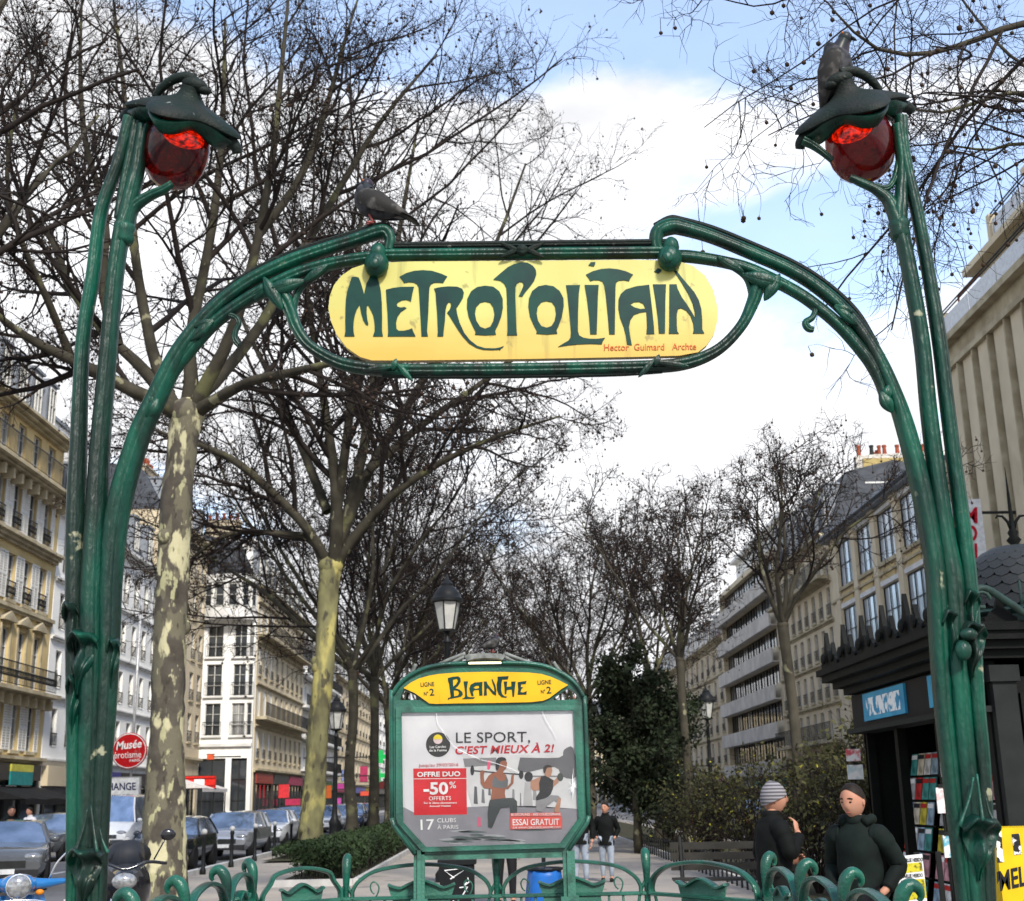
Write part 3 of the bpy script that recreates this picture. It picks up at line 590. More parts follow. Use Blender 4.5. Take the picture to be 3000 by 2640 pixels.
mw('frame_bead', MB().tube([atY(a, b, MY-.012) for a, b in ((1725,2390),(1720,2410),(1666,2490))], .016, 8), VERDI, smooth=180)
for (u0, u1) in ((1212, 1244), (1649, 1684)):
    a = atY(u0, 2505, MY); b = atY(u1, 2505, MY); lg = MB(); m_ = (a[0]+b[0])/2; hw = (b[0]-a[0])/2
    lg.box((m_-hw, MY, 0), (m_+hw, MY+.06, a[2]+.03)); lg.box((m_-hw*.35, MY-.018, .1), (m_+hw*.35, MY-.001, a[2]+.03)); lg.box((m_-hw-.02, MY-.02, RZ-.03), (m_+hw+.02, MY+.08, RZ+.0)); lg.box((m_-.12, MY-.08, 0), (m_+.12, MY+.12, .05))
    mw('leg', lg, VERDI)
a = atY(1214, 2500, MY); mw('bottom_bar', MB().prism([(1240,2497),(1655,2486),(1655,2512),(1240,2520)], fM(-.01), (0, .06, 0)), VERDI)
NAMEY = mat('name_plate_yellow', (0.66, 0.38, 0.018), 0.4, col2=(0.60, 0.33, 0.015), scale=6); overlay(NAMEY, (0.12, 0.09, 0.02), 18, 0.66, 0.76, stretch=(1, 1, .3), amount=.6)
npl = mw('name_plate', MB().prism(namep, fM(.018), (0, .017, 0)), NAMEY)
BLA = [([(600,285),(650,272),(700,268),(722,285),(724,320),(700,360),(672,384),(710,395),(740,420),(745,445),(725,465),(690,472),(640,482),(612,485),(612,495),(600,492),(602,478),(625,470),(628,462),(620,400),(612,340),(602,310)], [[(650,302),(688,292),(698,312),(680,345),(652,368)], [(657,402),(698,407),(710,430),(698,453),(662,463)]]),
 ([(752,318),(795,315),(785,380),(785,440),(790,465),(820,470),(862,470),(850,485),(790,487),(735,488),(765,470),(768,430),(760,370)], ()),
 ([(935,322),(860,328),(820,350),(808,385),(815,420),(830,458),(850,458),(842,420),(855,402),(900,398),(905,455),(935,452),(932,390)], [[(845,380),(870,360),(900,358),(902,382),(870,390)]]),
 ([(948,318),(975,318),(985,345),(1020,390),(1050,420),(1048,380),(1022,300),(1030,292),(1058,350),(1068,400),(1066,455),(1035,440),(1000,395),(980,378),(975,400),(978,452),(948,455),(952,390)], ()),
 ([(1080,272),(1188,266),(1180,298),(1125,300),(1118,340),(1115,400),(1125,440),(1145,460),(1175,465),(1160,475),(1120,470),(1090,440),(1075,400),(1072,345),(1082,300)], ()),
 ([(1140,318),(1175,318),(1170,370),(1215,365),(1212,320),(1255,318),(1248,380),(1240,465),(1225,465),(1218,395),(1170,400),(1165,440),(1150,440),(1148,380)], ()),
 ([(1275,325),(1362,312),(1352,342),(1310,345),(1305,372),(1330,375),(1312,390),(1302,420),(1330,425),(1362,410),(1360,445),(1275,445),(1280,390)], ())]
for pts, hs in BLA: letter(pts, BC, fM(.0215), hs, npl, PLET, (0, .003, 0))
def mt_(body, x0, y0, x1, y1, h, mt, parent, cv=BC, dy=.021, **k):
    a = cv(x0, y0); b = cv(x1, y1); s_ = {BC: 3.2968}.get(cv, 3.586); return plane_text(body, a[0], a[1], b[0], b[1], h/s_, MY-dy, mt, parent, **k)
for dx, dyy in ((0, 0), (1130, -20)):
    mt_('LIGNE', 338+dx, 370+dyy, 470+dx, 362+dyy, 42, PLET, npl, bold=.01); mt_('2', 425+dx, 455+dyy, 470+dx, 452+dyy, 68, PLET, npl, bold=.012); mt_('N°', 370+dx, 455+dyy, 412+dx, 452+dyy, 36, PLET, npl, bold=.01)
# poster behind glass
PC = lambda x, y: (1150+x/3.586, 2080+y/3.586)
POST = mat('poster_print_grey', (0.74, 0.74, 0.76), 0.4, col2=(0.58, 0.58, 0.61), scale=1.6, contrast=(.4, .6))
poster = mw('poster', MB().prism([(1170,2080),(1690,2074),(1702,2402),(1648,2478),(1242,2490),(1174,2412)], fM(-.006), (0, .01, 0)), POST)
def flat(name, pts, col, k=1, cv=PC, rough=.4, par=None, smoothp=True, dy=None):
    mt = mat('print_%.3f_%.3f_%.3f' % col, col, rough, var=.15, scale=9)
    q = [cv(*p) for p in (spline(list(pts)+[pts[0]], 3)[:-1] if smoothp else pts)]
    return mw(name, MB().prism(q, fM(-.006+.0012*k), (0, .001, 0)), mt, par or poster)
flat('print_floor', [(95,1010),(250,1090),(500,1060),(800,1020),(1100,1010),(1500,1010),(1950,1040),(1955,1150),(1760,1400),(350,1440),(110,1180)], (.25,.25,.28), 1, smoothp=False)
for i in range(16):
    rg = random.Random(i); x = rg.uniform(380, 1300); y = rg.uniform(1255, 1400); w_ = rg.uniform(120, 420)
    flat('print_wave', [(x,y),(x+w_*.5,y-10),(x+w_,y+8),(x+w_*.6,y+16),(x+w_*.2,y+14)], (.10,.13,.13) if i % 2 else (.36,.38,.40), 2)
flat('print_wall', [(740,480),(1340,470),(1560,470),(1850,430),(1935,460),(1950,1040),(1300,1020),(830,1020),(760,760)], (.62,.63,.64), 1, smoothp=False)
flat('print_beam', [(740,510),(1090,500),(1090,580),(760,600)], (.22,.22,.23), 2, smoothp=False); flat('print_beam', [(1340,500),(1750,500),(1800,420),(1900,400),(1930,700),(1780,700),(1700,600),(1340,660)], (.13,.13,.14), 2)
for (x, w_, y0, y1, c) in ((860,26,800,990,.10),(940,22,830,980,.16),(1010,18,820,900,.12),(1260,20,830,1000,.25),(1390,60,760,1010,.42),(1480,28,830,950,.30),(1340,10,870,1010,.2),(1600,24,700,900,.3)):
    flat('print_machine', [(x,y0),(x+w_,y0+8),(x+w_*1.4,y1),(x-w_*.3,y1-6)], (c,c,c+.01), 3, smoothp=False)
BLK, SKN, SKN2, TEAL = (.02,.02,.022), (.30,.11,.06), (.42,.22,.14), (.05,.06,.06)
def disc(cx, cy, rx, ry, n=20): return [(cx+rx*math.cos(t), cy+ry*math.sin(t)) for t in np.linspace(0, 2*math.pi, n+1)[:-1]]
flat('print_bar', [(850,632),(1340,672),(1340,684),(850,644)], BLK, 4, smoothp=False); flat('print_plate', disc(838,635,20,52), BLK, 5); flat('print_plate', disc(1352,680,24,44), BLK, 5)
flat('print_figure', [(1085,560),(1095,515),(1140,498),(1185,510),(1205,560),(1195,610),(1165,645),(1160,662),(1190,680),(1215,740),(1210,800),(1240,770),(1248,690),(1278,672),(1270,770),(1215,830),(1185,830),(1180,880),(1190,930),(1030,945),(1040,880),(1045,830),(960,820),(925,770),(920,660),(935,632),(970,640),(958,690),(965,760),(1010,690),(1040,665),(1085,655),(1105,640),(1092,610)], SKN, 6, smoothp=False)
flat('print_hair', [(1085,620),(1082,560),(1098,512),(1140,496),(1180,504),(1196,530),(1150,535),(1128,560),(1118,610),(1100,635)], BLK, 7)
flat('print_top', [(1078,690),(1105,735),(1150,750),(1190,735),(1195,690),(1212,740),(1200,815),(1130,820),(1050,810),(1048,745)], (.13,.14,.15), 7, smoothp=False)
flat('print_leggings', [(1022,945),(1190,925),(1270,925),(1308,960),(1310,1060),(1300,1110),(1240,1110),(1232,1020),(1140,1030),(1100,1110),(1055,1220),(1040,1240),(1005,1230),(1000,1080),(1010,990)], TEAL, 7, smoothp=False)
flat('print_bar', [(1440,690),(1780,690),(1780,702),(1440,702)], (.2,.2,.2), 4, smoothp=False); flat('print_plate', disc(1430,700,44,50), BLK, 7); flat('print_plate', disc(1762,705,32,42), (.05,.06,.05), 5)
flat('print_figure', [(1590,640),(1588,600),(1625,580),(1668,590),(1680,640),(1665,690),(1640,700),(1660,720),(1700,740),(1735,700),(1745,760),(1700,800),(1680,830),(1560,840),(1480,850),(1450,820),(1452,740),(1490,730),(1540,705),(1580,705),(1600,690)], SKN2, 5, smoothp=False)
flat('print_hair', [(1588,660),(1584,605),(1620,578),(1662,584),(1672,604),(1630,606),(1614,630),(1602,662)], (.03,.02,.015), 6)
flat('print_vest', [(1560,700),(1600,690),(1650,715),(1690,740),(1685,830),(1660,890),(1580,960),(1510,955),(1505,920),(1545,860),(1540,770)], BLK, 6, smoothp=False)
flat('print_shorts', [(1505,955),(1600,930),(1670,895),(1740,900),(1770,930),(1745,975),(1700,950),(1620,1010),(1575,1070),(1510,1060)], (.26,.26,.27), 7, smoothp=False)
flat('print_shin', [(1745,920),(1770,935),(1762,1010),(1745,1075),(1705,1075),(1700,1040),(1725,980)], SKN2, 8, smoothp=False)
flat('print_bottle', [(895,1125),(925,1125),(930,1225),(890,1225)], (.55,.12,.20), 3, smoothp=False); flat('print_towel', [(1000,540),(1020,525),(1030,560),(1022,620),(995,620)], (.75,.10,.20), 3)
RED, WHT, DRK = (.62,.012,.02), (.85,.85,.85), (.03,.028,.026)
rb = flat('print_offer_box', [(218,616),(775,612),(782,1098),(226,1106)], RED, 2, smoothp=False); flat('print_rule', [(222,722),(776,716),(776,722),(222,728)], WHT, 3, smoothp=False)
flat('print_logo_disc', disc(479,364,128,130, 40), DRK, 2, smoothp=False); flat('print_logo_sun', disc(476,308,48,50, 28), (.75,.6,.6), 3, smoothp=False)
flat('print_logo_sun', [(476+48*math.cos(t), 308+50*math.sin(t)) for t in np.linspace(math.pi, 2*math.pi, 16)], (.85,.68,.02), 4, smoothp=False)
MW_, MR_, MD_ = mat('print_white', (.88,.88,.88), .4), mat('print_red', (.50,.008,.02), .4), mat('print_black', (.02,.02,.022), .4)
def pt(body, x0, y0, x1, y1, h, m_, dy=-.001, **k): return mt_(body, x0, y0, x1, y1, h, m_, poster, cv=PC, dy=dy, d=.0008, **k)
pt('LE SPORT,', 668, 345, 1445, 335, 112, MD_); pt("C'EST MIEUX À 2!", 660, 465, 1700, 440, 82, MR_, bold=.022, shear=.2, space=1.05)
pt("Jusqu'au 29/02/2016", 275, 598, 692, 588, 32, MR_); pt('OFFRE DUO', 258, 702, 712, 694, 50, MW_, .003, bold=.03); pt('-50', 326, 885, 585, 882, 125, MW_, .003, bold=.03); pt('%', 598, 822, 668, 820, 70, MW_, .003, bold=.01)
pt('OFFERTS', 382, 950, 615, 946, 42, MW_, .003); pt('Sur le 2ème abonnement', 328, 988, 675, 984, 22, MW_, .003, bold=.012); pt('Annuel Vitalité', 388, 1020, 612, 1016, 20, MW_, .003, bold=.012)
pt('Les Cercles', 392, 402, 560, 396, 26, MW_, .003, bold=.01); pt('de la Forme', 386, 438, 570, 434, 26, MW_, .003, bold=.01)
pt('17', 296, 1260, 440, 1255, 112, MW_, .003, bold=.01); pt('CLUBS', 470, 1182, 668, 1178, 44, MW_, .003); pt('À PARIS', 470, 1255, 692, 1250, 44, MW_, .003)
flat('print_trial_box', [(1235,1125),(1780,1120),(1782,1245),(1238,1255)], (.68,.10,.08), 8, smoothp=False); flat('print_trial_box', [(1235,1085),(1770,1078),(1772,1116),(1236,1120)], (.66,.12,.10), 8, smoothp=False)
pt('85 DISCIPLINES - 3000 COURS/SEMAINE', 1245, 1112, 1765, 1108, 26, MW_, .007, bold=.006); pt('ESSAI GRATUIT', 1262, 1212, 1752, 1206, 66, MW_, .007, bold=.012); pt('SUR WWW.CERCLESDELAFORME.COM', 1262, 1248, 1762, 1243, 22, MW_, .007, bold=.006)
GL = bpy.data.materials.new('notice_glass'); GL.use_nodes = True; t_ = GL.node_tree; t_.nodes.clear(); o_ = t_.nodes.new('ShaderNodeOutputMaterial'); m_x = t_.nodes.new('ShaderNodeMixShader'); tr_ = t_.nodes.new('ShaderNodeBsdfTransparent'); gl_ = t_.nodes.new('ShaderNodeBsdfGlossy'); gl_.inputs['Roughness'].default_value = .05; fr_ = t_.nodes.new('ShaderNodeFresnel'); fr_.inputs[0].default_value = 1.4
t_.links.new(fr_.outputs[0], m_x.inputs[0]); t_.links.new(tr_.outputs[0], m_x.inputs[1]); t_.links.new(gl_.outputs[0], m_x.inputs[2]); t_.links.new(m_x.outputs[0], o_.inputs[0])
pane = mw('glass_pane', MB().prism(inner, fM(.012), (0, .003, 0)), GL)
CRK = mat('glass_crack_white', (.85, .87, .88), .3)
ck = MB(); rg = random.Random(4)      # starred crack at the right edge
for i in range(26):
    a_ = rg.uniform(0, 6.28); l_ = rg.uniform(30, 95) if i > 4 else rg.uniform(110, 210); a_ = a_ if i > 4 else (math.pi/2)*(1 if i % 2 else -1)+rg.uniform(-.08, .08); u0 = np.array((1893, 800)); u1 = u0+l_*np.array((math.cos(a_)*.8, math.sin(a_)))
    ck.tube([atY(*PC(*u0), MY-.014), atY(*PC(*((u0+u1)/2+rg.uniform(-5, 5))), MY-.014), atY(*PC(*u1), MY-.014)], [.0035, .0018, .0007], 4)
mw('glass_crack', ck, CRK, pane, kind='stuff')
for ln in ([(460,30),(470,130),(520,210),(600,330),(700,420),(920,520)], [(1565,10),(1620,120),(1680,220),(1720,300)], [(930,525),(1080,560),(1250,620),(1330,660)]): mw('glass_scratch', MB().tube([atY(*PC(*p), MY-.0135) for p in spline(ln, 3)], .0016, 4), CRK, pane)
# hood lamp on top
GREYM = mat('weathered_grey_iron', (.22, .23, .22), .6, col2=(.09, .10, .09), scale=14, bump=.3); 
hp = MB(); ha = [BC(*p) for p in ((760,72),(800,52),(960,44),(1110,50),(1160,70),(1130,110),(1080,96),(960,90),(850,98),(790,120))]; hp.prism(ha, fM(.05), (0, .16, 0)); mw('lamp_hood', hp, GREYM)
for ln in ([(770,48),(620,105),(480,170),(300,240)], [(1150,48),(1290,100),(1440,155),(1640,235)], [(760,80),(690,115),(630,150)], [(1150,85),(1220,120),(1280,145)], [(290,150),(275,190),(250,250)], [(1620,130),(1660,190),(1700,240)]):
    mw('lamp_strut', MB().tube([atY(*BC(*p), MY+.01) for p in spline(ln, 3)], .014, 6), GREYM, smooth=180)
LITE = mat('lamp_strip_lit', (1, .9, .6), .5, emit=(1.0, .85, .5), estr=1.6)
mw('lamp_strip', MB().prism([BC(*p) for p in ((800,132),(1115,128),(1115,146),(800,150))], fM(.03), (0, .05, 0)), LITE)
# ================================================================== TREES
def tubes(P, Rr, n):
    """P (N,K,3), Rr (N,K) -> vertices and quads of N tapering tubes"""
    N_, K, _ = P.shape
    T = np.gradient(P, axis=1); T /= np.linalg.norm(T, axis=2, keepdims=True)+1e-9
    ref = np.where(np.abs(T[..., 2:3]) < .8, np.array([0, 0, 1.0]), np.array([1.0, 0, 0]))
    A = np.cross(T, ref); A /= np.linalg.norm(A, axis=2, keepdims=True)+1e-9; B = np.cross(T, A)
    th = np.arange(n)*2*math.pi/n
    V = P[:, :, None, :]+Rr[:, :, None, None]*(np.cos(th)[None, None, :, None]*A[:, :, None, :]+np.sin(th)[None, None, :, None]*B[:, :, None, :])
    b = (np.arange(N_)*K*n)[:, None, None]; i = (np.arange(K-1)*n)[None, :, None]; j = np.arange(n)[None, None, :]; j2 = (j+1) % n
    Q = np.stack([b+i+j, b+i+j2, b+i+n+j2, b+i+n+j], -1).reshape(-1, 4)
    return V.reshape(-1, 3), Q
def quad_mesh(name, parts, smooth=True):
    Vs, Qs, o = [], [], 0
    for V, Q in parts: Vs.append(V); Qs.append(Q+o); o += len(V)
    V = np.concatenate(Vs).astype(np.float32); Q = np.concatenate(Qs).astype(np.int32)
    me = bpy.data.meshes.new(name); me.vertices.add(len(V)); me.vertices.foreach_set('co', V.ravel())
    k = Q.shape[1]; me.loops.add(Q.size); me.loops.foreach_set('vertex_index', Q.ravel()); me.polygons.add(len(Q))
    me.polygons.foreach_set('loop_start', np.arange(len(Q), dtype=np.int32)*k); me.polygons.foreach_set('loop_total', np.full(len(Q), k, np.int32))
    if smooth: me.polygons.foreach_set('use_smooth', np.ones(len(Q), bool))
    me.update(calc_edges=True); return me
def shoots(rg, P, Rr, nch, lo, hi, ang, lf, K, up=0.0, wig=0.12, rf=.7, rmin=.004, tip=.35, lmin=.15, droop=0.0, lens=None):
    """child branches on the N polylines P; nch per parent"""
    N_, Kp, _ = P.shape; idx = np.repeat(np.arange(N_), nch); M_ = len(idx)
    t = lo+(hi-lo)*((np.tile(np.arange(nch), N_)+rg.random(M_))/nch); f = t*(Kp-1); i = np.minimum(f.astype(int), Kp-2); w = (f-i)[:, None]
    o = P[idx, i]*(1-w)+P[idx, i+1]*w; T = P[idx, i+1]-P[idx, i]; T /= np.linalg.norm(T, axis=1, keepdims=True)+1e-9
    r0 = Rr[idx, i]*(1-w[:, 0])+Rr[idx, i+1]*w[:, 0]
    pl = np.linalg.norm(np.diff(P, axis=1), axis=2).sum(1)[idx]
    q = rg.normal(size=(M_, 3)); q -= T*(q*T).sum(1, keepdims=True); q /= np.linalg.norm(q, axis=1, keepdims=True)+1e-9
    a = np.radians(ang*(.7+.6*rg.random(M_)))[:, None]; d = T*np.cos(a)+q*np.sin(a); d[:, 2] += up; d /= np.linalg.norm(d, axis=1, keepdims=True)
    Ln = np.maximum(pl*lf*(1.15-.65*t)*(.6+.8*rg.random(M_)), lmin); st = (Ln/(K-1))[:, None]
    pts = [o]
    for s in range(K-1):
        d = d+rg.normal(size=(M_, 3))*wig; d[:, 2] += up*.25-droop; d /= np.linalg.norm(d, axis=1, keepdims=True); pts.append(pts[-1]+d*st)
    C = np.stack(pts, 1); rs = np.maximum(np.minimum(r0*rf, Ln*.028+.002), rmin)
    CR = rs[:, None]*np.linspace(1, tip, K)[None, :]; return C, CR
ICO_V = None
def ball_cloud(C, r, rg):
    g = (1+5**.5)/2; v = np.array([(-1,g,0),(1,g,0),(-1,-g,0),(1,-g,0),(0,-1,g),(0,1,g),(0,-1,-g),(0,1,-g),(g,0,-1),(g,0,1),(-g,0,-1),(-g,0,1)], float); v /= np.linalg.norm(v[0])
    f = np.array([(0,11,5),(0,5,1),(0,1,7),(0,7,10),(0,10,11),(1,5,9),(5,11,4),(11,10,2),(10,7,6),(7,1,8),(3,9,4),(3,4,2),(3,2,6),(3,6,8),(3,8,9),(4,9,5),(2,4,11),(6,2,10),(8,6,7),(9,8,1)])
    rr = r*(.8+.4*rg.random(len(C))); V = C[:, None, :]+rr[:, None, None]*v[None]; F = f[None]+(np.arange(len(C))*12)[:, None, None]
    return V.reshape(-1, 3), F.reshape(-1, 3)
def limb_poly(px, Y, y2, K=14):
    """traced limb: (u, v, width px) rows, depth running from Y to y2"""
    T = spline([(a[0], a[1], a[2]) for a in px], 5); s = np.linspace(0, 1, len(T)); P = []; W = []
    for a, q in zip(T, s):
        y = Y+(y2-Y)*q; p = atY(a[0], a[1], y); P.append(p); W.append(a[2]*((p-np.array([0, 0, CAMH]))@_fw)/FPX/2)
    P = np.array(P); W = np.array(W); d = np.concatenate([[0], np.cumsum(np.linalg.norm(np.diff(P, axis=0), axis=1))]); x = np.linspace(0, d[-1], K)
    return np.stack([np.interp(x, d, P[:, k]) for k in range(3)], 1), np.interp(x, d, W)
BARK = mat('plane_bark', (0.085, 0.075, 0.060), 0.9, col2=(0.050, 0.044, 0.036), scale=3.0, bump=0.5, bscale=18)
overlay(BARK, (0.130, 0.120, 0.082), 3.6, 0.47, 0.51, stretch=(1, 1, .5), detail=7, amount=.8); overlay(BARK, (0.46, 0.43, 0.27), 2.6, 0.575, 0.61, stretch=(1, 1, .45), detail=9, amount=.9); overlay(BARK, (0.34, 0.33, 0.19), 6.0, 0.60, 0.63, stretch=(1, 1, .5), detail=7, amount=.85); overlay(BARK, (0.030, 0.026, 0.02), 9.0, 0.62, 0.68, stretch=(1, 1, .35), amount=.7)
BARK_Y = mat('plane_bark_mossy', (0.19, 0.18, 0.085), 0.9, col2=(0.085, 0.078, 0.045), scale=2.4, bump=0.5, bscale=18, stretch=(1, 1, .5))
overlay(BARK_Y, (0.40, 0.35, 0.12), 1.8, 0.53, 0.62, stretch=(1, 1, .45), detail=9, amount=.8); overlay(BARK_Y, (0.05, 0.045, 0.035), 3.5, 0.58, 0.64, stretch=(1, 1, .5), amount=.9)
TWIG = mat('plane_twig', (0.026, 0.020, 0.017), 0.9, col2=(0.013, 0.010, 0.009), scale=2.0)
LIMB = mat('plane_limb', (0.062, 0.055, 0.040), 0.9, col2=(0.030, 0.027, 0.020), scale=2.2, bump=.4, bscale=14); overlay(LIMB, (0.13, 0.13, 0.06), 1.3, 0.58, 0.66, amount=.7); overlay(LIMB, (0.24, 0.23, 0.14), 3.2, 0.65, 0.68, stretch=(1, 1, .6), detail=8, amount=.7)
SEED = mat('plane_seed_ball', (0.050, 0.032, 0.022), 0.95, scale=20)
def tree(label, trunk, limbs, seed, dens=1.0, rtwig=.006, bark=BARK, nballs=900, rball=.022, group=None, base=None, levels=4, sub=(7, 8, 7), spread=1.0, name='plane_tree', fine=True, up=.10, lk=1.0, wk=1.0):
    """trunk (P, R); limbs list of (P, R); returns the thing. World coordinates relative to base."""
    rg = np.random.default_rng(seed); base = np.array(base if base is not None else (trunk[0][0][0], trunk[0][0][1], 0.0))
    off = lambda P: P-base
    t = thing(name, label, 'tree', tuple(base), 0, group)
    tp, tr = trunk; K = len(tp)
    ang = np.linspace(0, 2*math.pi, 17)[:-1]; Gr = []
    for p, r in zip(spline(np.column_stack([off(tp), tr]), 5)[:, :3], spline(np.column_stack([off(tp), tr]), 5)[:, 3]):
        rr = r*(1+.05*np.sin(3*ang+p[2]*1.3)+.04*np.sin(5*ang-p[2]*2.1)+.03*rg.normal(size=16)); Gr.append(np.stack([p[0]+rr*np.cos(ang), p[1]+rr*np.sin(ang), np.full(16, p[2])], 1))
    tm = MB().grid(np.array(Gr), True)
    for k in range(5):      # burrs
        i = rg.integers(3, len(Gr)-2); a = rg.random()*6.28; r = tr.mean(); c = np.array(Gr[i]).mean(0)+np.array([math.cos(a), math.sin(a), 0])*r*.8; tm.ball(c, (r*.45, r*.45, r*.5), 8, 6)
    tt_ = off(tp)[-1]; tm.ball(tt_+np.array([0, 0, .02]), (tr[-1]*1.12, tr[-1]*1.12, tr[-1]*1.0), 14, 8); obj('trunk', tm, bark, t, 180)
    LP = np.stack([off(p) for p, _ in limbs]); LR = np.stack([r for _, r in limbs])
    obj('limbs', quad_mesh('limbs', [tubes(LP, LR, 9)]), LIMB, t, kind='stuff')
    a1, r1 = shoots(rg, LP, LR, max(2, int(sub[0]*dens)), .18, 1.0, 42*spread, .55*lk, 9, up=up, wig=.10*wk, rf=.62, rmin=rtwig*2.4)
    a2, r2 = shoots(rg, a1, r1, sub[1], .15, 1.0, 48, .50*lk, 7, up=up*.6, wig=.16*wk, rf=.65, rmin=rtwig*1.6)
    parts = [tubes(a1, r1, 6), tubes(a2, r2, 4)]
    a3, r3 = shoots(rg, a2, r2, sub[2], .15, 1.0, 52, .48*lk, 5, up=up*.3, wig=.22*wk, rf=.7, rmin=rtwig, lmin=.25); parts.append(tubes(a3, r3, 3)); tips = a3
    if fine:
        a4, r4 = shoots(rg, a3, r3, 3, .25, 1.0, 50, .6, 4, up=-.05, wig=.26, rf=.8, rmin=rtwig*.8, lmin=.22); parts.append(tubes(a4, r4, 3)); tips = a4
    obj('crown', quad_mesh('crown', parts), TWIG, t, kind='stuff')
    if nballs:
        k = rg.integers(0, len(tips), nballs); s = tips[k, -1]; n2 = s+np.array([0, 0, -1.0])*(.05+.10*rg.random((nballs, 1)))+rg.normal(size=(nballs, 3))*.015
        st = np.stack([s, n2], 1); bv, bf = ball_cloud(n2, rball, rg)
        me = quad_mesh('seed_balls', [(bv, bf)]); obj('seed_balls', me, SEED, t, kind='stuff')
        obj('seed_stalks', quad_mesh('seed_stalks', [tubes(st, np.full((nballs, 2), rtwig*.85), 3)]), TWIG, t, kind='stuff')
    return t
def rnd_limbs(rg, top, n, length, r, spread=38, up=.18, K=14, base_ang=0.0):
    out_ = []
    for i in range(n):
        a = base_ang+2*math.pi*i/n+rg.uniform(-.35, .35); th = R(spread*rg.uniform(.55, 1.25)) if i else R(8); d = np.array([math.sin(th)*math.cos(a), math.sin(th)*math.sin(a), math.cos(th)]); p = np.array(top, float); P = [p.copy()]; L_ = length*rg.uniform(.75, 1.15)
        for k in range(K-1):
            d = d+rg.normal(size=3)*.07; d[2] += up*.12; d /= np.linalg.norm(d); p = p+d*L_/(K-1); P.append(p.copy())
        out_.append((np.array(P), r*rg.uniform(.75, 1.0)*np.linspace(1, .18, K)))
    return out_
# --- the near left tree, traced
T1Y = 22.0
tp, tr = limb_poly([(470,2660,150),(478,2580,134),(480,2430,126),(488,2200,100),(495,1980,96),(503,1700,92),(515,1500,92),(532,1350,84),(540,1270,80),(548,1215,96)], T1Y, T1Y, 12)
tp[0] = (tp[1][0]-.02, T1Y, 0.0); tr[0] = tr[1]*1.15
L1 = [limb_poly(p, T1Y, y2) for p, y2 in (
  ([(535,1225,58),(470,1180,46),(411,1156,42),(300,1098,36),(210,1054,32),(98,1000,26),(0,930,20),(-120,820,10)], 20.0),
  ([(530,1215,50),(470,1140,42),(400,1062,34),(345,1012,30),(262,925,26),(200,830,22),(150,700,18),(40,560,8)], 23.5),
  ([(548,1215,52),(560,1120,44),(555,1000,36),(590,830,30),(625,640,26),(650,400,18),(660,60,8)], 22.5),
  ([(560,1215,52),(600,1130,44),(650,1040,38),(705,900,32),(755,700,26),(800,450,20),(825,200,14),(850,-60,7)], 20.5),
  ([(570,1210,46),(650,1160,34),(740,1115,30),(850,1092,26),(980,1062,20),(1120,1030,12),(1220,1000,6)], 19.0),
  ([(560,1200,44),(640,1110,36),(760,960,32),(870,760,26),(990,560,20),(1120,350,14),(1280,160,6)], 24.5),
  ([(520,1215,46),(460,1080,38),(420,900,30),(390,700,26),(380,460,20),(360,240,14),(330,-20,6)], 24.0),
  ([(345,1012,30),(300,860,26),(310,640,22),(250,420,18),(235,200,12),(240,0,6)], 21.0),
  ([(750,700,26),(880,520,22),(960,300,16),(1010,120,10),(1060,-40,5)], 22.5),
  ([(210,1054,28),(140,880,22),(60,700,18),(20,500,12),(60,250,6)], 19.5))]
tree('near plane tree with patchy pale bark, left of the name panel', (tp, tr), L1, 11, sub=(8, 9, 7), rtwig=.0065, nballs=2600, rball=.029, group='plane trees of the left row')
# --- the second left tree
T2Y = 41.0
tp, tr = limb_poly([(903,2530,92),(905,2490,76),(922,2300,64),(936,2100,60),(952,1900,58),(962,1750,58),(968,1660,66)], T2Y, T2Y, 10); tp[0] = (tp[1][0]-.02, T2Y, 0.0); tr[0] = tr[1]*1.1
L2 = [limb_poly(p, T2Y, y2) for p, y2 in (
  ([(975,1670,44),(985,1590,40),(985,1450,34),(968,1300,28),(940,1120,22),(905,900,16),(880,620,8)], 39.0),
  ([(985,1650,42),(1020,1500,36),(1060,1340,30),(1090,1150,26),(1130,900,20),(1180,620,14),(1230,330,6)], 43.0),
  ([(990,1640,36),(1090,1510,28),(1190,1420,24),(1320,1340,18),(1480,1270,12),(1640,1220,6)], 38.0),
  ([(960,1650,34),(900,1550,28),(800,1445,26),(690,1352,22),(590,1305,16),(480,1270,10),(380,1230,5)], 37.0),
  ([(955,1670,30),(930,1610,26),(900,1572,22),(780,1560,18),(680,1562,16),(580,1620,10),(520,1700,5)], 40.0),
  ([(990,1600,36),(1080,1380,28),(1200,1180,24),(1330,960,18),(1450,720,12),(1540,480,6)], 44.0),
  ([(975,1560,34),(1010,1330,28),(1040,1050,22),(1050,760,16),(1070,480,8)], 36.0),
  ([(1080,1380,26),(1230,1250,22),(1400,1130,16),(1560,1010,10),(1690,920,5)], 42.0),
  ([(960,1500,30),(880,1300,24),(800,1120,18),(720,960,12),(660,800,6)], 44.0))]
tree('tall plane tree with yellow mossy trunk, left of the notice board', (tp, tr), L2, 23, sub=(9, 9, 7), rtwig=.010, bark=BARK_Y, nballs=2600, rball=.036, group='plane trees of the left row')
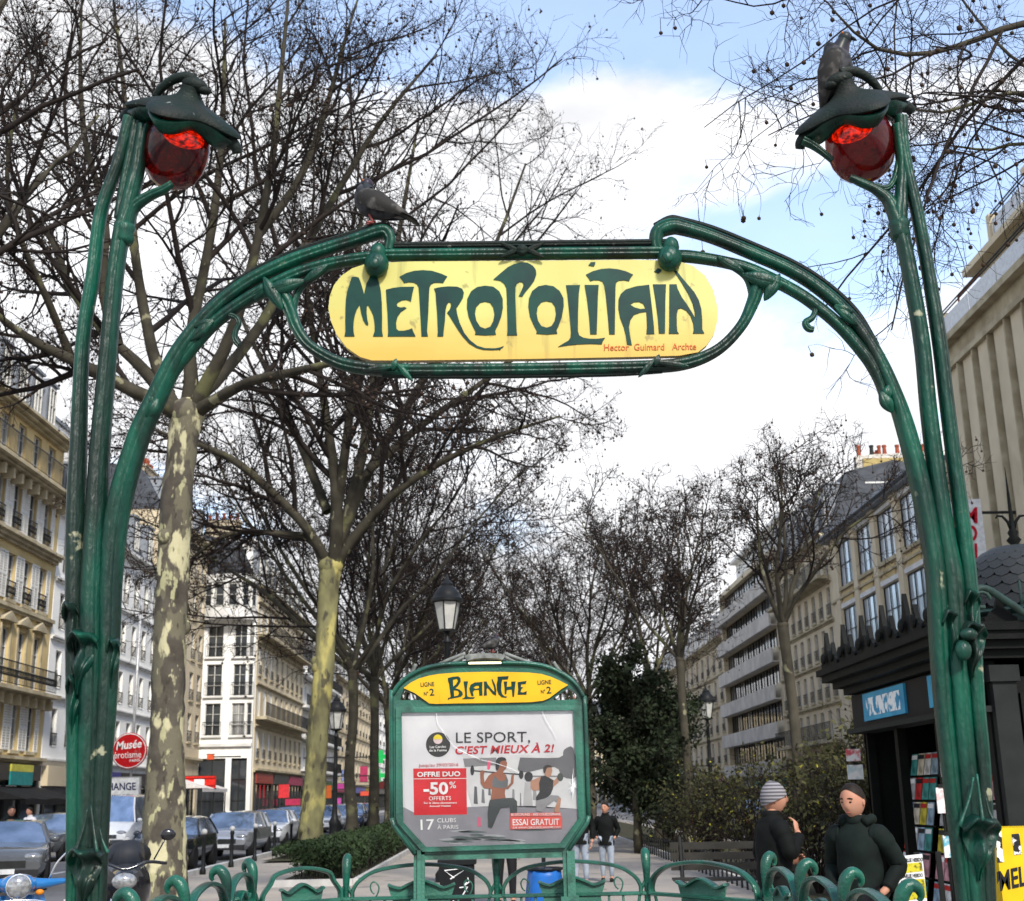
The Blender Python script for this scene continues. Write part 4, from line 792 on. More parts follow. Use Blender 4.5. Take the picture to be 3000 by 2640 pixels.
# --- the tree whose boughs hang in from the right
rgR = np.random.default_rng(5); tb = np.array((6.4, 9.3, 0.0)); tp = np.array([tb+(0, 0, z) for z in (0, 1, 2.5, 4, 5.0)]); tr = np.array([.24, .2, .18, .17, .17])
L3 = []
for px, y2 in (([(3300,150,30),(3120,95,26),(2990,70,24),(2850,120,20),(2700,160,16),(2560,140,12),(2470,60,8),(2380,-40,5)], 8.3),
               ([(3300,500,24),(3150,330,20),(3000,270,16),(2860,300,13),(2760,330,10),(2640,300,8),(2540,170,5)], 8.8),
               ([(3250,620,20),(3120,460,16),(2990,420,13),(2900,440,10),(2810,430,7),(2720,420,5)], 9.6),
               ([(3300,60,20),(3100,-60,18),(2900,-90,14),(2650,-80,11),(2400,-40,8),(2180,0,5)], 8.0),
               ([(3300,300,20),(3140,250,16),(2980,180,12),(2850,40,9),(2760,-90,5)], 10.2)):
    p, r = limb_poly(px, 9.0, y2); p = np.vstack([[tp[-1]], p])[:14]; r = np.concatenate([[.12], r])[:14]; L3.append((p, r*.85))
for p, r in rnd_limbs(rgR, (6.4, 9.3, 5.0), 3, 4.0, .09, 25, base_ang=-.6): L3.append((p, r))
tree('plane tree beyond the right edge, bare boughs hanging in at top right', (tp, tr), L3, 31, sub=(7, 6, 5), rtwig=.0032, nballs=420, rball=.019, base=tb, group='plane trees of the right row', up=-.05, lk=.86, wk=1.5)
# --- an off-frame neighbour on the left
rgL = np.random.default_rng(8); tb = np.array((-7.3, 15.0, 0.0)); tp = np.array([tb+(0, 0, z) for z in (0, 1.5, 3, 5, 6.6)]); tr = np.array([.34, .29, .27, .26, .26])
tree('plane tree beyond the left edge, its branches reaching in over the scooter', (tp, tr), rnd_limbs(rgL, (-7.3, 15, 6.6), 6, 7.0, .12, 40), 41, sub=(6, 7, 6), rtwig=.005, nballs=600, base=tb, group='plane trees of the left row')
# --- further trees share three crowns
def generic(seed, h, n, ln, r, rt, sp, nb, rb, sub, label, at, fine=True, group=None, bark=None):
    bark = bark or LIMB; rg = np.random.default_rng(seed); tb = np.array((*at, 0.0)); zs = np.array([0, .15, .4, .7, 1.0])*h; tp = np.array([tb+(rg.normal()*.05, rg.normal()*.05, z) for z in zs]); tp[0] = tb
    return tree(label, (tp, r*np.array([1.3, 1.05, .92, .85, .9])), rnd_limbs(rg, tp[-1], n, ln, r*.55, sp), seed+1, sub=sub, rtwig=rt, nballs=nb, rball=rb, base=tb, fine=fine, group=group, bark=bark)
GL_, GR_ = 'plane trees of the left row', 'plane trees of the right row'
FA = generic(61, 6.5, 7, 11.5, .22, .013, 42, 1500, .045, (7, 7, 6), 'first slim dark trunk right of the mossy tree, in the left row', (-5.75, 50.5), group=GL_)
FB = generic(71, 7.0, 7, 11.0, .24, .014, 44, 1500, .05, (7, 7, 6), 'second slim dark trunk right of the mossy tree, in the left row', (-5.8, 60.0), group=GL_)
def place(src, at, rz, sc, label, group):
    o = copy_tree(src); o.location = (*at, 0); o.rotation_euler = (0, 0, rz); o.scale = (sc, sc, sc); o['label'] = label; o['group'] = group; return o
place(FA, (-5.9, 69), 2.1, 1.0, 'third slim dark trunk right of the mossy tree, in the left row', GL_)
for i, y in enumerate((80, 93, 108, 126)): place(FB if i % 2 else FA, (-5.8, y), 1.0+i*1.7, 1.0+.03*i, 'bare plane tree far down the left row, %s behind the notice board' % ('fourth fifth sixth seventh'.split()[i]), GL_)
for i, y in enumerate((66, 82, 100, 122)): place(FA if i % 2 else FB, (4.6+.5*(i % 2), y), .4+i*2.2, .92, 'bare plane tree far down the right row, %s beyond the evergreen' % ('first second third fourth'.split()[i]), GR_)
YA = generic(81, 4.6, 6, 3.5, .11, .0065, 34, 500, .024, (6, 6, 5), 'slender young bare tree in front of the cream facade, above the striped hat', (5.35, 23.6), group=GR_)
YB = generic(91, 5.2, 6, 4.6, .13, .009, 32, 600, .032, (6, 6, 5), 'young bare tree with a straight trunk in the right bed, left of the street lamp', (5.1, 35.5), group=GR_)
place(YB, (5.6, 47), 2.0, 1.08, 'young bare tree in the right bed, behind the evergreen', GR_)
# ================================================================== BUILDINGS
# local frame of a building: x along the street front, y into the building, z up
STONE = mat('stone_ochre', (0.58, 0.45, 0.22), 0.85, col2=(0.46, 0.35, 0.17), scale=.5, bump=.2, bscale=6); overlay(STONE, (0.16, 0.12, 0.06), .9, .56, .72, stretch=(1, 1, .35), amount=.6)
CREAM = mat('stone_cream', (0.66, 0.57, 0.41), 0.85, col2=(0.54, 0.46, 0.32), scale=.5, bump=.2, bscale=6); overlay(CREAM, (0.24, 0.19, 0.11), .8, .58, .74, stretch=(1, 1, .3), amount=.55)
WPLAS = mat('plaster_white', (0.84, 0.83, 0.80), 0.85, col2=(0.74, 0.73, 0.69), scale=.35); overlay(WPLAS, (0.40, 0.38, 0.33), .7, .60, .76, stretch=(1.5, 1.5, .2), amount=.5)
BEIGE = mat('plaster_beige', (0.56, 0.48, 0.34), 0.85, col2=(0.48, 0.40, 0.28), scale=.4); overlay(BEIGE, (0.27, 0.22, 0.14), .8, .58, .74, stretch=(1.5, 1.5, .2), amount=.5)
TRIM = mat('stone_trim', (0.48, 0.42, 0.29), 0.85, col2=(0.30, 0.25, 0.16), scale=1.2)
WTRIM = mat('white_trim', (0.72, 0.71, 0.68), 0.8, scale=1.0)
SLATE = mat('slate_roof', (0.075, 0.082, 0.095), 0.6, col2=(0.045, 0.05, 0.058), scale=1.4, bump=.4, bscale=5, stretch=(1, 1, 2.5))
ZINC = mat('zinc_roof', (0.24, 0.26, 0.29), 0.5, col2=(0.17, 0.185, 0.205), scale=.8)
PANE = mat('window_pane', (0.025, 0.030, 0.036), 0.06, scale=.7, spec=.9, col2=(.045, .05, .055)); PANE_C = mat('window_pane_curtain', (0.34, 0.34, 0.33), 0.15, col2=(.12, .12, .12), scale=1.5, stretch=(3, 3, .3), spec=.8)
PANE_SKY = mat('window_pane_painted_sky', (.50, .54, .58), .1, col2=(.30, .34, .37), scale=1.2, stretch=(1, 1, .5), spec=.8); WFR = mat('window_frame_white', (0.62, 0.61, 0.57), 0.6); SHUT = mat('shutter_white', (0.72, 0.71, 0.67), 0.7, var=.15)  # studio window panes: pale sky reflection painted into the base colour
DARKFR = mat('frame_dark', (0.03, 0.032, 0.03), 0.5); POT = mat('chimney_pot_terracotta', (0.32, 0.085, 0.045), 0.85, scale=5); CHIM = mat('chimney_stack', (0.42, 0.35, 0.25), 0.9, col2=(.3, .25, .18), scale=1.5)
SHOP = mat('shopfront_dark', (0.022, 0.023, 0.022), 0.4, col2=(.05, .05, .045), scale=1.5)
MC = {}
def cached(key, fn):
    if key not in MC: MC[key] = fn()
    return MC[key]
def wall(root, Ln, H, ops, mt, dep=10.0, rev=.28, name='wall'):
    xs = sorted({0, Ln, *[a for o in ops for a in (o[0], o[1])]}); zs = sorted({0, H, *[a for o in ops for a in (o[2], o[3])]}); b = MB()
    inside = lambda x, z: any(o[0] < x < o[1] and o[2] < z < o[3] for o in ops)
    for x0, x1 in zip(xs, xs[1:]):
        run = None
        for z0, z1 in list(zip(zs, zs[1:]))+[(None, None)]:
            solid = z0 is not None and not inside((x0+x1)/2, (z0+z1)/2)
            if solid: run = (run[0], z1) if run else (z0, z1)
            elif run: b.add([(x0,0,run[0]),(x1,0,run[0]),(x1,0,run[1]),(x0,0,run[1])], [(0,1,2,3)]); run = None
    for (x0, x1, z0, z1) in ops:
        b.add([(x0,0,z0),(x0,rev,z0),(x0,rev,z1),(x0,0,z1)], [(3,2,1,0)]); b.add([(x1,0,z0),(x1,rev,z0),(x1,rev,z1),(x1,0,z1)], [(0,1,2,3)])
        b.add([(x0,0,z1),(x1,0,z1),(x1,rev,z1),(x0,rev,z1)], [(3,2,1,0)]); b.add([(x0,0,z0),(x1,0,z0),(x1,rev,z0),(x0,rev,z0)], [(0,1,2,3)])
    b.box((0.0, rev, 0), (Ln, dep, H)); b.add([(0,0,0),(0,rev,0),(0,rev,H),(0,0,H)], [(3,2,1,0)]); b.add([(Ln,0,0),(Ln,rev,0),(Ln,rev,H),(Ln,0,H)], [(0,1,2,3)]); b.add([(0,0,H),(Ln,0,H),(Ln,rev,H),(0,rev,H)], [(0,1,2,3)])
    return obj(name, b, mt, root)
def frame_mesh(w, h, nx=2, nz=3, bar=.05, mt=WFR):
    def f():
        b = MB(); y0, y1 = .12, .18
        for x in (0, w-bar): b.box((x, y0, 0), (x+bar, y1, h))
        for z in (0, h-bar): b.box((bar, y0, z), (w-bar, y1, z+bar))
        for i in range(1, nx): b.box((w*i/nx-bar*.5, y0+.004, bar), (w*i/nx+bar*.5, y1-.004, h-bar))
        for i in range(1, nz): b.box((bar, y0+.012, h*i/nz-.015), (w-bar, y1-.012, h*i/nz+.015))
        me = b.mesh('window'); me.materials.append(mt); return me
    return cached(('fr', round(w, 3), round(h, 3), nx, nz, mt.name), f)
def pane_mesh(w, h, mt):
    def f():
        me = MB().box((.02, .19, .02), (w-.02, .2, h-.02)).mesh('pane'); me.materials.append(mt); return me
    return cached(('pn', round(w, 3), round(h, 3), mt.name), f)
WRG = random.Random(77)
def window(root, x, z, w, h, nx=2, nz=3, fm=WFR, curtain=.35):
    """x = centre"""
    o = inst('window', frame_mesh(w, h, nx, nz, mt=fm), root, (x-w/2, 0, z)); inst('pane', pane_mesh(w, h, PANE_C if WRG.random() < curtain else PANE), o); return o
def shutters(root, x, z, w, h):
    def f():
        b = MB(); sw = w*.5
        for a in (0, sw-.05): b.box((a, -.05, 0), (a+.05, -.01, h))
        for q in (0, h*.48, h-.07): b.box((.05, -.048, q), (sw-.05, -.012, q+.07))
        n = int(h/.11)
        for i in range(n): b.box((.05, -.04, .04+i*.11), (sw-.05, -.018, .04+i*.11+.075))
        me = b.mesh('shutter'); me.materials.append(SHUT); return me
    me = cached(('sh', w, h), f); inst('shutter', me, root, (x-w/2-w*.5-.02, 0, z)); inst('shutter', me, root, (x+w/2+.02, 0, z))
def rail_mesh(w, h, step=.12, ornate=False, dep=0.0):
    def f():
        b = MB(); r = .014
        b.box((0, -.03, h-.05), (w, .0, h)); b.box((0, -.025, .06), (w, -.005, .09)); n = max(2, int(w/step))
        for i in range(n+1): x = w*i/n; b.box((x-r/2, -.022, .09), (x+r/2, -.008, h-.05))
        if ornate:
            for i in range(n): x = w*(i+.5)/n; b.tube([(x+.045*math.cos(t), -.015, h*.5+.16*math.sin(t)) for t in np.linspace(0, 6.283, 9)], .012, 4, cap=False)
        if dep:
            for x in (0, w-.02): b.box((x, 0, h-.05), (x+.02, dep, h)); 
            for x in (0, w-.02):
                for k in range(1, max(2, int(dep/.12))): b.box((x+.002, k*.12, 0), (x+.016, k*.12+.014, h-.05))
        me = b.mesh('railing'); me.materials.append(BLACK); return me
    return cached(('rl', round(w, 3), round(h, 3), ornate, dep), f)
def railing(root, x0, z, w, h=.95, y=0.0, ornate=False, dep=0.0): return inst('railing', rail_mesh(w, h, ornate=ornate, dep=dep), root, (x0, y, z))
def band(root, name, x0, x1, z0, z1, proud, mt, back=.0): return obj(name, MB().box((x0, -proud, z0), (x1, -.003+back, z1)), mt, root)
def moulding(root, name, x0, x1, z, prof, mt):
    """stepped cornice: prof = (height, proud) from the bottom up"""
    b = MB(); zz = z
    for i, (h, p) in enumerate(prof): b.box((x0-p*.0-.001*i, -p, zz), (x1+.001*i, -.002, zz+h)); zz += h
    return obj(name, b, mt, root)
def mansard(root, Ln, H, rise, set_=1.5, mt=SLATE, dep=9.0, dorm=0, dw=1.0, ridge=.7, name='roof', ds=None):
    b = MB(); V = [(0,.1,H),(Ln,.1,H),(Ln,set_,H+rise),(0,set_,H+rise),(0,dep/2,H+rise+ridge),(Ln,dep/2,H+rise+ridge),(0,dep-.1,H),(Ln,dep-.1,H),(0,dep-set_,H+rise),(Ln,dep-set_,H+rise)]
    b.add(V, [(0,1,2,3),(3,2,5,4),(4,5,9,8),(8,9,7,6),(0,3,4,8,6),(1,7,9,5,2)])
    ro = obj(name, b, mt, root)
    for i in range(dorm):
        x = Ln*(i+.5)/dorm if ds is None else ds[i]; dh = rise*.72; z = H+.35
        d = obj('dormer', MB().box((-dw/2-.12, .0, 0), (dw/2+.12, set_+.3, dh)).box((-dw/2-.2, -.12, dh), (dw/2+.2, set_+.4, dh+.12)), ZINC, root, loc=(x, .25, z))
        o = inst('window', frame_mesh(dw*.8, dh*.8, 2, 2), d, (-dw*.4, -.24, dh*.1)); inst('pane', pane_mesh(dw*.8, dh*.8, PANE if i % 2 else PANE_C), o)
    return ro
def chimney(root, x, y, z, w, d, h, pots, mt=CHIM, pr=.13):
    c = obj('chimney', MB().box((-w/2, -d/2, 0), (w/2, d/2, h)).box((-w/2-.08, -d/2-.08, h), (w/2+.08, d/2+.08, h+.14)), mt, root, loc=(x, y, z)); rg = random.Random(int(x*10+z))
    me = cached(('pot', pr), lambda: MB().lathe([(pr, 0), (pr*.85, .45), (pr*1.05, .5), (pr*1.05, .62), (pr*.7, .62)], 8).mesh('chimney_pot', 40))
    long_x = w >= d
    for i in range(pots): inst('chimney_pot', me, c, ((-w/2+w*(i+.5)/pots) if long_x else 0, 0 if long_x else (-d/2+d*(i+.5)/pots), h+.14), scale=(1, 1, rg.choice((.7, 1, 1.3))), mt=POT)
    return c
def shopfront(root, x0, x1, z1, sign_col, mt=SHOP, fascia=.7):
    """dark glazed shop with pilasters and a fascia"""
    b = MB(); b.box((x0, -.12, 0), (x0+.25, -.004, z1)).box((x1-.25, -.12, 0), (x1, -.004, z1)).box((x0, -.1, 0), (x1, -.006, .45)); s = obj('shopfront', b, mt, root)
    n = max(2, int((x1-x0)/1.6)); w = (x1-x0-.5)/n
    for i in range(n): o = inst('shop_window', frame_mesh(w-.08, z1-fascia-.5, 1, 1, mt=DARKFR), s, (x0+.29+i*w, -.2, .46)); inst('pane', pane_mesh(w-.08, z1-fascia-.5, PANE), o)
    obj('fascia', MB().box((x0, -.22, z1-fascia), (x1, -.121, z1)), mat('fascia_%.2f%.2f%.2f' % sign_col, sign_col, .5), root)
def awning(root, x0, x1, z, out_, drop, mt, val=.22):
    b = MB(); n = 8
    V = []
    for i in range(n+1):
        x = x0+(x1-x0)*i/n; V += [(x,-.02,z),(x,-out_,z-drop+.03*math.sin(i*1.7)),(x,-out_,z-drop-val)]
    b.add(V, [(i*3+k, i*3+k+1, (i+1)*3+k+1, (i+1)*3+k) for i in range(n) for k in (0, 1)]); b.add([(x0,-.02,z),(x0,-out_,z-drop),(x0,-.02,z-drop)], [(0,1,2)]); b.add([(x1,-.02,z),(x1,-out_,z-drop),(x1,-.02,z-drop)], [(2,1,0)])
    o = obj('awning', b, mt, root); return o

# ---- left: ochre stone house
h = thing('stone_house', 'ochre stone corner house with white shutters and iron balconies, far left', 'building', (-21, 47, 0), R(90))
cx = [1.5+1.9*i for i in range(6)]; Ln, H = 12.6, 18.4
rows = [(3.95, 2.05, .95), (6.62, 2.4, 1.0), (10.2, 2.0, .95), (13.25, 2.05, .95), (16.05, 1.95, .95)]
wall(h, Ln, H, [(x-w/2, x+w/2, z, z+hh) for z, hh, w in rows for x in cx], STONE)
for k, (z, hh, w) in enumerate(rows):
    for x in cx:
        window(h, x, z, w, hh)
        if k in (0, 2, 3): shutters(h, x, z, w, hh)
        if k in (2, 3): railing(h, x-w/2-.05, z, w+.1, .8, -.06, True)
        if k == 1:
            obj('pediment', MB().prism([(-.75, 0), (.75, 0), (.75, .1), (0, .42), (-.75, .1)], lambda p: (p[0], -.22, p[1]), (0, .217, 0)), TRIM, h, loc=(x, 0, z+hh+.25)); band(h, 'window_surround', x-.62, x-.5, z, z+hh+.2, .06, TRIM); band(h, 'window_surround', x+.5, x+.62, z, z+hh+.2, .06, TRIM)
        if k in (0, 2, 3): band(h, 'sill', x-.6, x+.6, z-.14, z-.001, .12, TRIM)
for z, pf in ((6.22, ((.12, .3), (.16, .75))), (9.72, ((.12, .1), (.16, .2))), (12.62, ((.14, .15), (.14, .3), (.12, .45))), (15.5, ((.12, .3), (.14, .6), (.14, .85))), (18.2, ((.12, .2), (.14, .4), (.12, .6))), (3.45, ((.12, .12), (.14, .3)))): moulding(h, 'cornice', 0, Ln, z, pf, TRIM)
for z, y in ((6.22, .5), (15.5, .55)):
    for i in range(13): obj('bracket', MB().box((-.1, -y, -.42), (.1, -.004, -.002)), TRIM, h, loc=(.4+i*.98, 0, z))
for i in range(6): railing(h, cx[i]-.93, 6.5, 1.86, 1.0, -.7, True)
for i in range(6): railing(h, cx[i]-.94, 15.9, 1.88, 1.05, -.8)
shopfront(h, .3, 6.0, 3.4, (.03, .03, .03)); shopfront(h, 6.4, 12.2, 3.4, (.05, .045, .04))
obj('shop_board', MB().box((8.4, -.3, 2.5), (11.0, -.225, 3.05)), mat('board_teal', (.02, .22, .22), .5), h); obj('shop_board', MB().box((8.4, -.3, 3.06), (11.0, -.225, 3.36)), mat('board_yellow_green', (.50, .48, .08), .5), h)
awning(h, 6.2, 12.4, 2.45, 1.8, .55, mat('awning_black', (.012, .012, .013), .8))
mansard(h, Ln, H+.22, 3.0, dorm=6, ds=cx, dw=1.0); chimney(h, 2.0, 3, H+2.8, 3.2, .8, 2.4, 6); chimney(h, 9.5, 4, H+3, 2.6, .8, 1.6, 5)
# ---- left: white plaster house and the blank block behind it
h = thing('white_house', 'white plaster house with small plain windows behind the red round museum sign', 'building', (-21, 59.7, 0), R(90))
Ln, H = 18.2, 15.4; cx = [1.3+2.05*i for i in range(9)]; rows = [(4.3, 1.75), (7.0, 1.75), (9.75, 1.75), (12.5, 1.75)]
wall(h, Ln, H, [(x-.4, x+.4, z, z+hh) for z, hh in rows for x in cx], WPLAS)
for z, hh in rows:
    for x in cx: window(h, x, z, .8, hh, 2, 2); railing(h, x-.42, z, .84, .62, -.03)
for z in (3.55, 6.45, 9.2, 11.95): moulding(h, 'string_course', 0, Ln, z, ((.1, .1), (.08, .18)), WTRIM)
moulding(h, 'cornice', 0, Ln, 15.1, ((.14, .2), (.16, .45)), WTRIM); band(h, 'shop_band', .2, 5.4, 2.5, 3.4, .3, BEIGE)
shopfront(h, .3, 6.2, 2.45, (.04, .04, .045)); shopfront(h, 6.6, 12, 3.3, (.05, .05, .22)); shopfront(h, 12.4, 18, 3.3, (.03, .03, .03)); mansard(h, Ln, H, 3.0, dorm=6, dw=.95); chimney(h, 15, 4, H+2.5, 2.4, .8, 1.6, 5)
h = thing('tall_white_block', 'tall pale block with a blank striped side wall behind the white house', 'building', (-24.5, 60.5, 0), R(90)); b = wall(h, 16, 22.4, [], WPLAS, dep=12)
for i in range(14): obj('rib', MB().box((.6+i*1.1, -.1, 8), (.72+i*1.1, -.003, 22)), mat('rib_grey', (.45, .44, .42), .8), h)
for i in range(9): obj('rib', MB().box((-.1, .8+i*1.1, 8), (-.003, .92+i*1.1, 22)), mat('rib_grey', (.45, .44, .42), .8), h)
moulding(h, 'coping', 0, 16, 22.3, ((.2, .15),), ZINC); chimney(h, 3, 2.5, 22.5, 3, .9, 1.4, 6)
# ---- left: beige house
h = thing('beige_house', 'narrow beige plaster house with recessed windows next to the rounded white building', 'building', (-21, 78.2, 0), R(90))
Ln, H = 12.6, 19.6; cx = [1.6, 4.2, 6.8, 9.4, 11.6]; rows = [(5.6+2.75*i, 1.9) for i in range(5)]
wall(h, Ln, H, [(x-.55, x+.55, z, z+hh) for z, hh in rows for x in cx]+[(1, 3.4, .4, 3.2), (8.6, 12, .4, 3.2)], BEIGE)
for z, hh in rows:
    for x in cx: window(h, x, z, 1.1, hh); railing(h, x-.57, z, 1.14, .75, -.04); band(h, 'sill', x-.62, x+.62, z-.12, z-.001, .1, TRIM)
for x0, x1 in ((1, 3.4), (8.6, 12)): window(h, (x0+x1)/2, .4, x1-x0, 2.8, 2, 2, DARKFR, 0)
moulding(h, 'cornice', 0, Ln, 4.3, ((.14, .15), (.14, .3)), TRIM); moulding(h, 'cornice', 0, Ln, 19.3, ((.14, .2), (.16, .45)), TRIM); mansard(h, Ln, H, 2.6, dorm=4); chimney(h, 6, 3, H+2, 3.2, .9, 2.0, 7)
# ---- left: rounded white building that faces the camera
h = thing('rounded_white_building', 'white apartment building with a rounded top bay, facing the camera beyond the near trunk', 'building', (-25.4, 91.2, 0), 0)
Ln, H = 8.0, 17.6; cols = [(1.6, .7), (3.95, .5), (5.15, 1.1), (6.95, .9), (7.72, .36)]; rows = [(6.15, 2.25), (8.9, 2.25), (11.65, 2.25)]
wall(h, Ln, H, [(x-w/2, x+w/2, z, z+hh) for z, hh in rows for x, w in cols]+[(4.3, 6.2, .3, 4.6), (6.6, 7.7, .3, 4.6)], WPLAS, dep=7)
for z, hh in rows:
    for x, w in cols: window(h, x, z, w, hh, 2 if w > .5 else 1, 3, curtain=.15); railing(h, x-w/2-.1, z, w+.2, .95, -.12); band(h, 'sill', x-w/2-.15, x+w/2+.15, z-.12, z-.001, .18, WTRIM)
for x0, x1 in ((4.3, 6.2), (6.6, 7.7)): window(h, (x0+x1)/2, .3, x1-x0, 4.3, 2, 3, DARKFR, 0)
band(h, 'string_course', 0, Ln, 5.4, 5.62, .2, WTRIM); bay = []
for a in np.linspace(math.pi, 2*math.pi, 15): bay.append((6.0+1.98*math.cos(a), 1.1*math.sin(a)))
bb = MB()
for z0, z1, k in ((14.25, 15.1, 1), (16.9, 17.5, 1.06)): bb.prism([(6+(x-6)*k, y*k) for x, y in bay], lambda p: (p[0], p[1]-.003, z0), (0, 0, z1-z0))
obj('bay_band', bb, WTRIM, h, kind='stuff'); obj('bay_core', MB().prism([(6+(x-6)*.86, y*.86) for x, y in bay], lambda p: (p[0], p[1]-.003, 15.1), (0, 0, 1.8)), WPLAS, h)
for a in np.linspace(math.pi, 2*math.pi, 7)[1:-1]: c_ = (6+1.9*math.cos(a), 1.02*math.sin(a)); obj('bay_pier', MB().box((-.13, -.1, 15.1), (.13, .1, 16.9)), WTRIM, h, loc=(c_[0], c_[1], 0))
for a in np.linspace(math.pi, 2*math.pi, 13)[1::2]:
    o = inst('window', frame_mesh(.62, 1.6, 1, 2), h, (6+1.78*math.cos(a)-.31, .96*math.sin(a)-.2, 15.2)); inst('pane', pane_mesh(.62, 1.6, PANE), o)
obj('penthouse', MB().box((2.4, .9, 17.6), (7.4, 6.5, 20.2)).box((2.2, .7, 20.2), (7.6, 6.7, 20.4)), WPLAS, h); railing(h, 2.2, 17.6, 5.6, .9, .3)
for x in (3.4, 4.9, 6.5): o = window(h, x, 17.9, .9, 1.8); o.location.y = .67
chimney(h, 4.6, 3.5, 20.4, 2.6, .8, 1.8, 5); chimney(h, .9, 3, 17.6, 1.2, .9, 4.6, 3)
# ---- left: cream terrace and the far ones
def terrace(name, label, at, rz, Ln, H, mt, floors, z0, fh, step, wh=1.9, ww=.95, tr=TRIM, roof=2.8, balc=(), dorm=0, shop=((.05, .04, .04),), chim=2, cur=.35, roofm=SLATE):
    h = thing(name, label, 'building', at, rz); n = int((Ln-.8)/step); cx = [Ln*(i+.5)/n for i in range(n)]
    wall(h, Ln, H, [(x-ww/2, x+ww/2, z0+f*fh, z0+f*fh+wh) for f in range(floors) for x in cx], mt)
    for f in range(floors):
        z = z0+f*fh
        for x in cx:
            window(h, x, z, ww, wh, curtain=cur)
            if f not in balc: railing(h, x-ww/2-.04, z, ww+.08, .7, -.05); band(h, 'sill', x-ww/2-.1, x+ww/2+.1, z-.12, z-.001, .1, tr)
        if f in balc:
            obj('balcony', MB().box((.2, -.8, z-.25), (Ln-.2, -.004, z-.06)), tr, h)
            for i in range(n): railing(h, Ln*i/n+.02, z-.06, Ln/n-.04, 1.0, -.76)
        moulding(h, 'string_course', 0, Ln, z+wh+.25, ((.1, .08), (.1, .18)), tr)
    moulding(h, 'cornice', 0, Ln, H-.3, ((.14, .2), (.14, .4), (.1, .55)), tr); moulding(h, 'shop_cornice', 0, Ln, z0-.95, ((.12, .15), (.14, .35)), tr)
    if roof: mansard(h, Ln, H+.08, roof, dorm=dorm or n, dw=.9, mt=roofm)
    for i in range(chim): chimney(h, Ln*(i+.35)/chim, 3.2, H+roof*.7, 2.2, .8, 2.0, 5)
    k = len(shop)
    for i, c in enumerate(shop): shopfront(h, Ln*i/k+.3, Ln*(i+1)/k-.3, z0-1.0, c)
    return h
terrace('cream_terrace', 'cream stone terrace with a long iron balcony, right of the rounded white building', (-17.35, 91.7, 0), R(90), 22, 16.8, CREAM, 4, 4.6, 2.95, 2.2, balc=(1, 3), shop=((.3, .05, .04), (.05, .05, .05), (.35, .04, .1)), roof=3.2)
terrace('pale_terrace', 'pale grey house with dark balconies farther along the left street', (-17.8, 114, 0), R(90), 26, 15.5, WPLAS, 4, 4.4, 2.75, 2.6, tr=WTRIM, balc=(0, 1, 2, 3), shop=((.04, .04, .05), (.3, .02, .03), (.1, .3, .1)))
terrace('far_left_terrace', 'beige terrace at the far end of the left street, behind the slim trunks', (-18.2, 140.3, 0), R(90), 46, 15.0, BEIGE, 4, 4.2, 2.7, 3.6, ww=1.3, shop=((.25, .03, .08), (.04, .04, .05), (.1, .1, .3), (.3, .2, .02)))
terrace('distant_left_terrace', 'distant grey terrace closing the left street', (-18.6, 186.6, 0), R(90), 80, 16.0, WPLAS, 4, 4.2, 2.8, 6, ww=2.0, tr=WTRIM, dorm=8, shop=((.1, .1, .1), (.25, .04, .04)))
# ---- right: tall cream building with vertical piers
h = thing('pier_building', 'tall cream building with close vertical piers and an overhanging cornice, right edge', 'building', (20, 51.6, 0), R(-90)); Ln, H = 24, 20.0
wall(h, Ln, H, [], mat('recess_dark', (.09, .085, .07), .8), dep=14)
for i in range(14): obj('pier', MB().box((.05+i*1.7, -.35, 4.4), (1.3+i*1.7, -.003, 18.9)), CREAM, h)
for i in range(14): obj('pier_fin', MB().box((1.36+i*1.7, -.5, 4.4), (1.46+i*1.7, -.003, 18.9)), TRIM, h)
band(h, 'ledge', -.15, Ln, 18.9, 19.15, .55, TRIM); band(h, 'frieze', 0, Ln, 19.15, 20.0, .3, TRIM); band(h, 'cornice', -.3, Ln, 20.0, 20.3, .7, TRIM); band(h, 'shop_band', 0, Ln, 3.4, 4.4, .5, TRIM)
obj('attic', MB().box((.9, 1.2, 20.3), (Ln, 13, 23.2)).box((.4, .6, 23.2), (Ln, 13.4, 23.5)), CREAM, h); obj('attic', MB().box((4.2, 3, 23.5), (Ln, 13, 26.4)).box((3.6, 2.3, 26.4), (Ln, 13.2, 26.7)), CREAM, h)
FROST = mat('parapet_glass', (.42, .48, .55), .15, spec=.6)
for z, y, x0 in ((20.3, -.45, .3), (23.5, .9, 3.4)):
    obj('parapet_post', MB().box((x0-.3, y-.1, z), (x0, y+.5, z+1.3)), CREAM, h)
    for i in range(7): obj('parapet_panel', MB().box((x0+.05+i*3, y, z+.05), (x0+2.95+i*3, y+.03, z+1.0)), FROST, h)
    for q in (1.15, 1.3): obj('parapet_rail', MB().tube([(x0, y, z+q), (Ln, y, z+q)], .035, 6), DARKFR, h)
for i in range(5): obj('downpipe_clip', MB().box((-.2, -.2, 8+i*2.3), (.05, -.02, 8.2+i*2.3)), DARKFR, h)
obj('downpipe', MB().tube([(-.08, -.25, 0), (-.08, -.25, 19)], .06, 8), mat('pipe_rust', (.30, .10, .05), .7), h); obj('roof_rail', MB().tube([(2.2, .6, 20.3), (-.3, .6, 20.3), (-.3, .6, 22.6), (2.2, .6, 22.6)], .05, 6), mat('pipe_rust', (.30, .10, .05), .7), h)
shopfront(h, .5, 9, 3.3, (.05, .05, .05)); shopfront(h, 9.5, 18, 3.3, (.2, .02, .02))
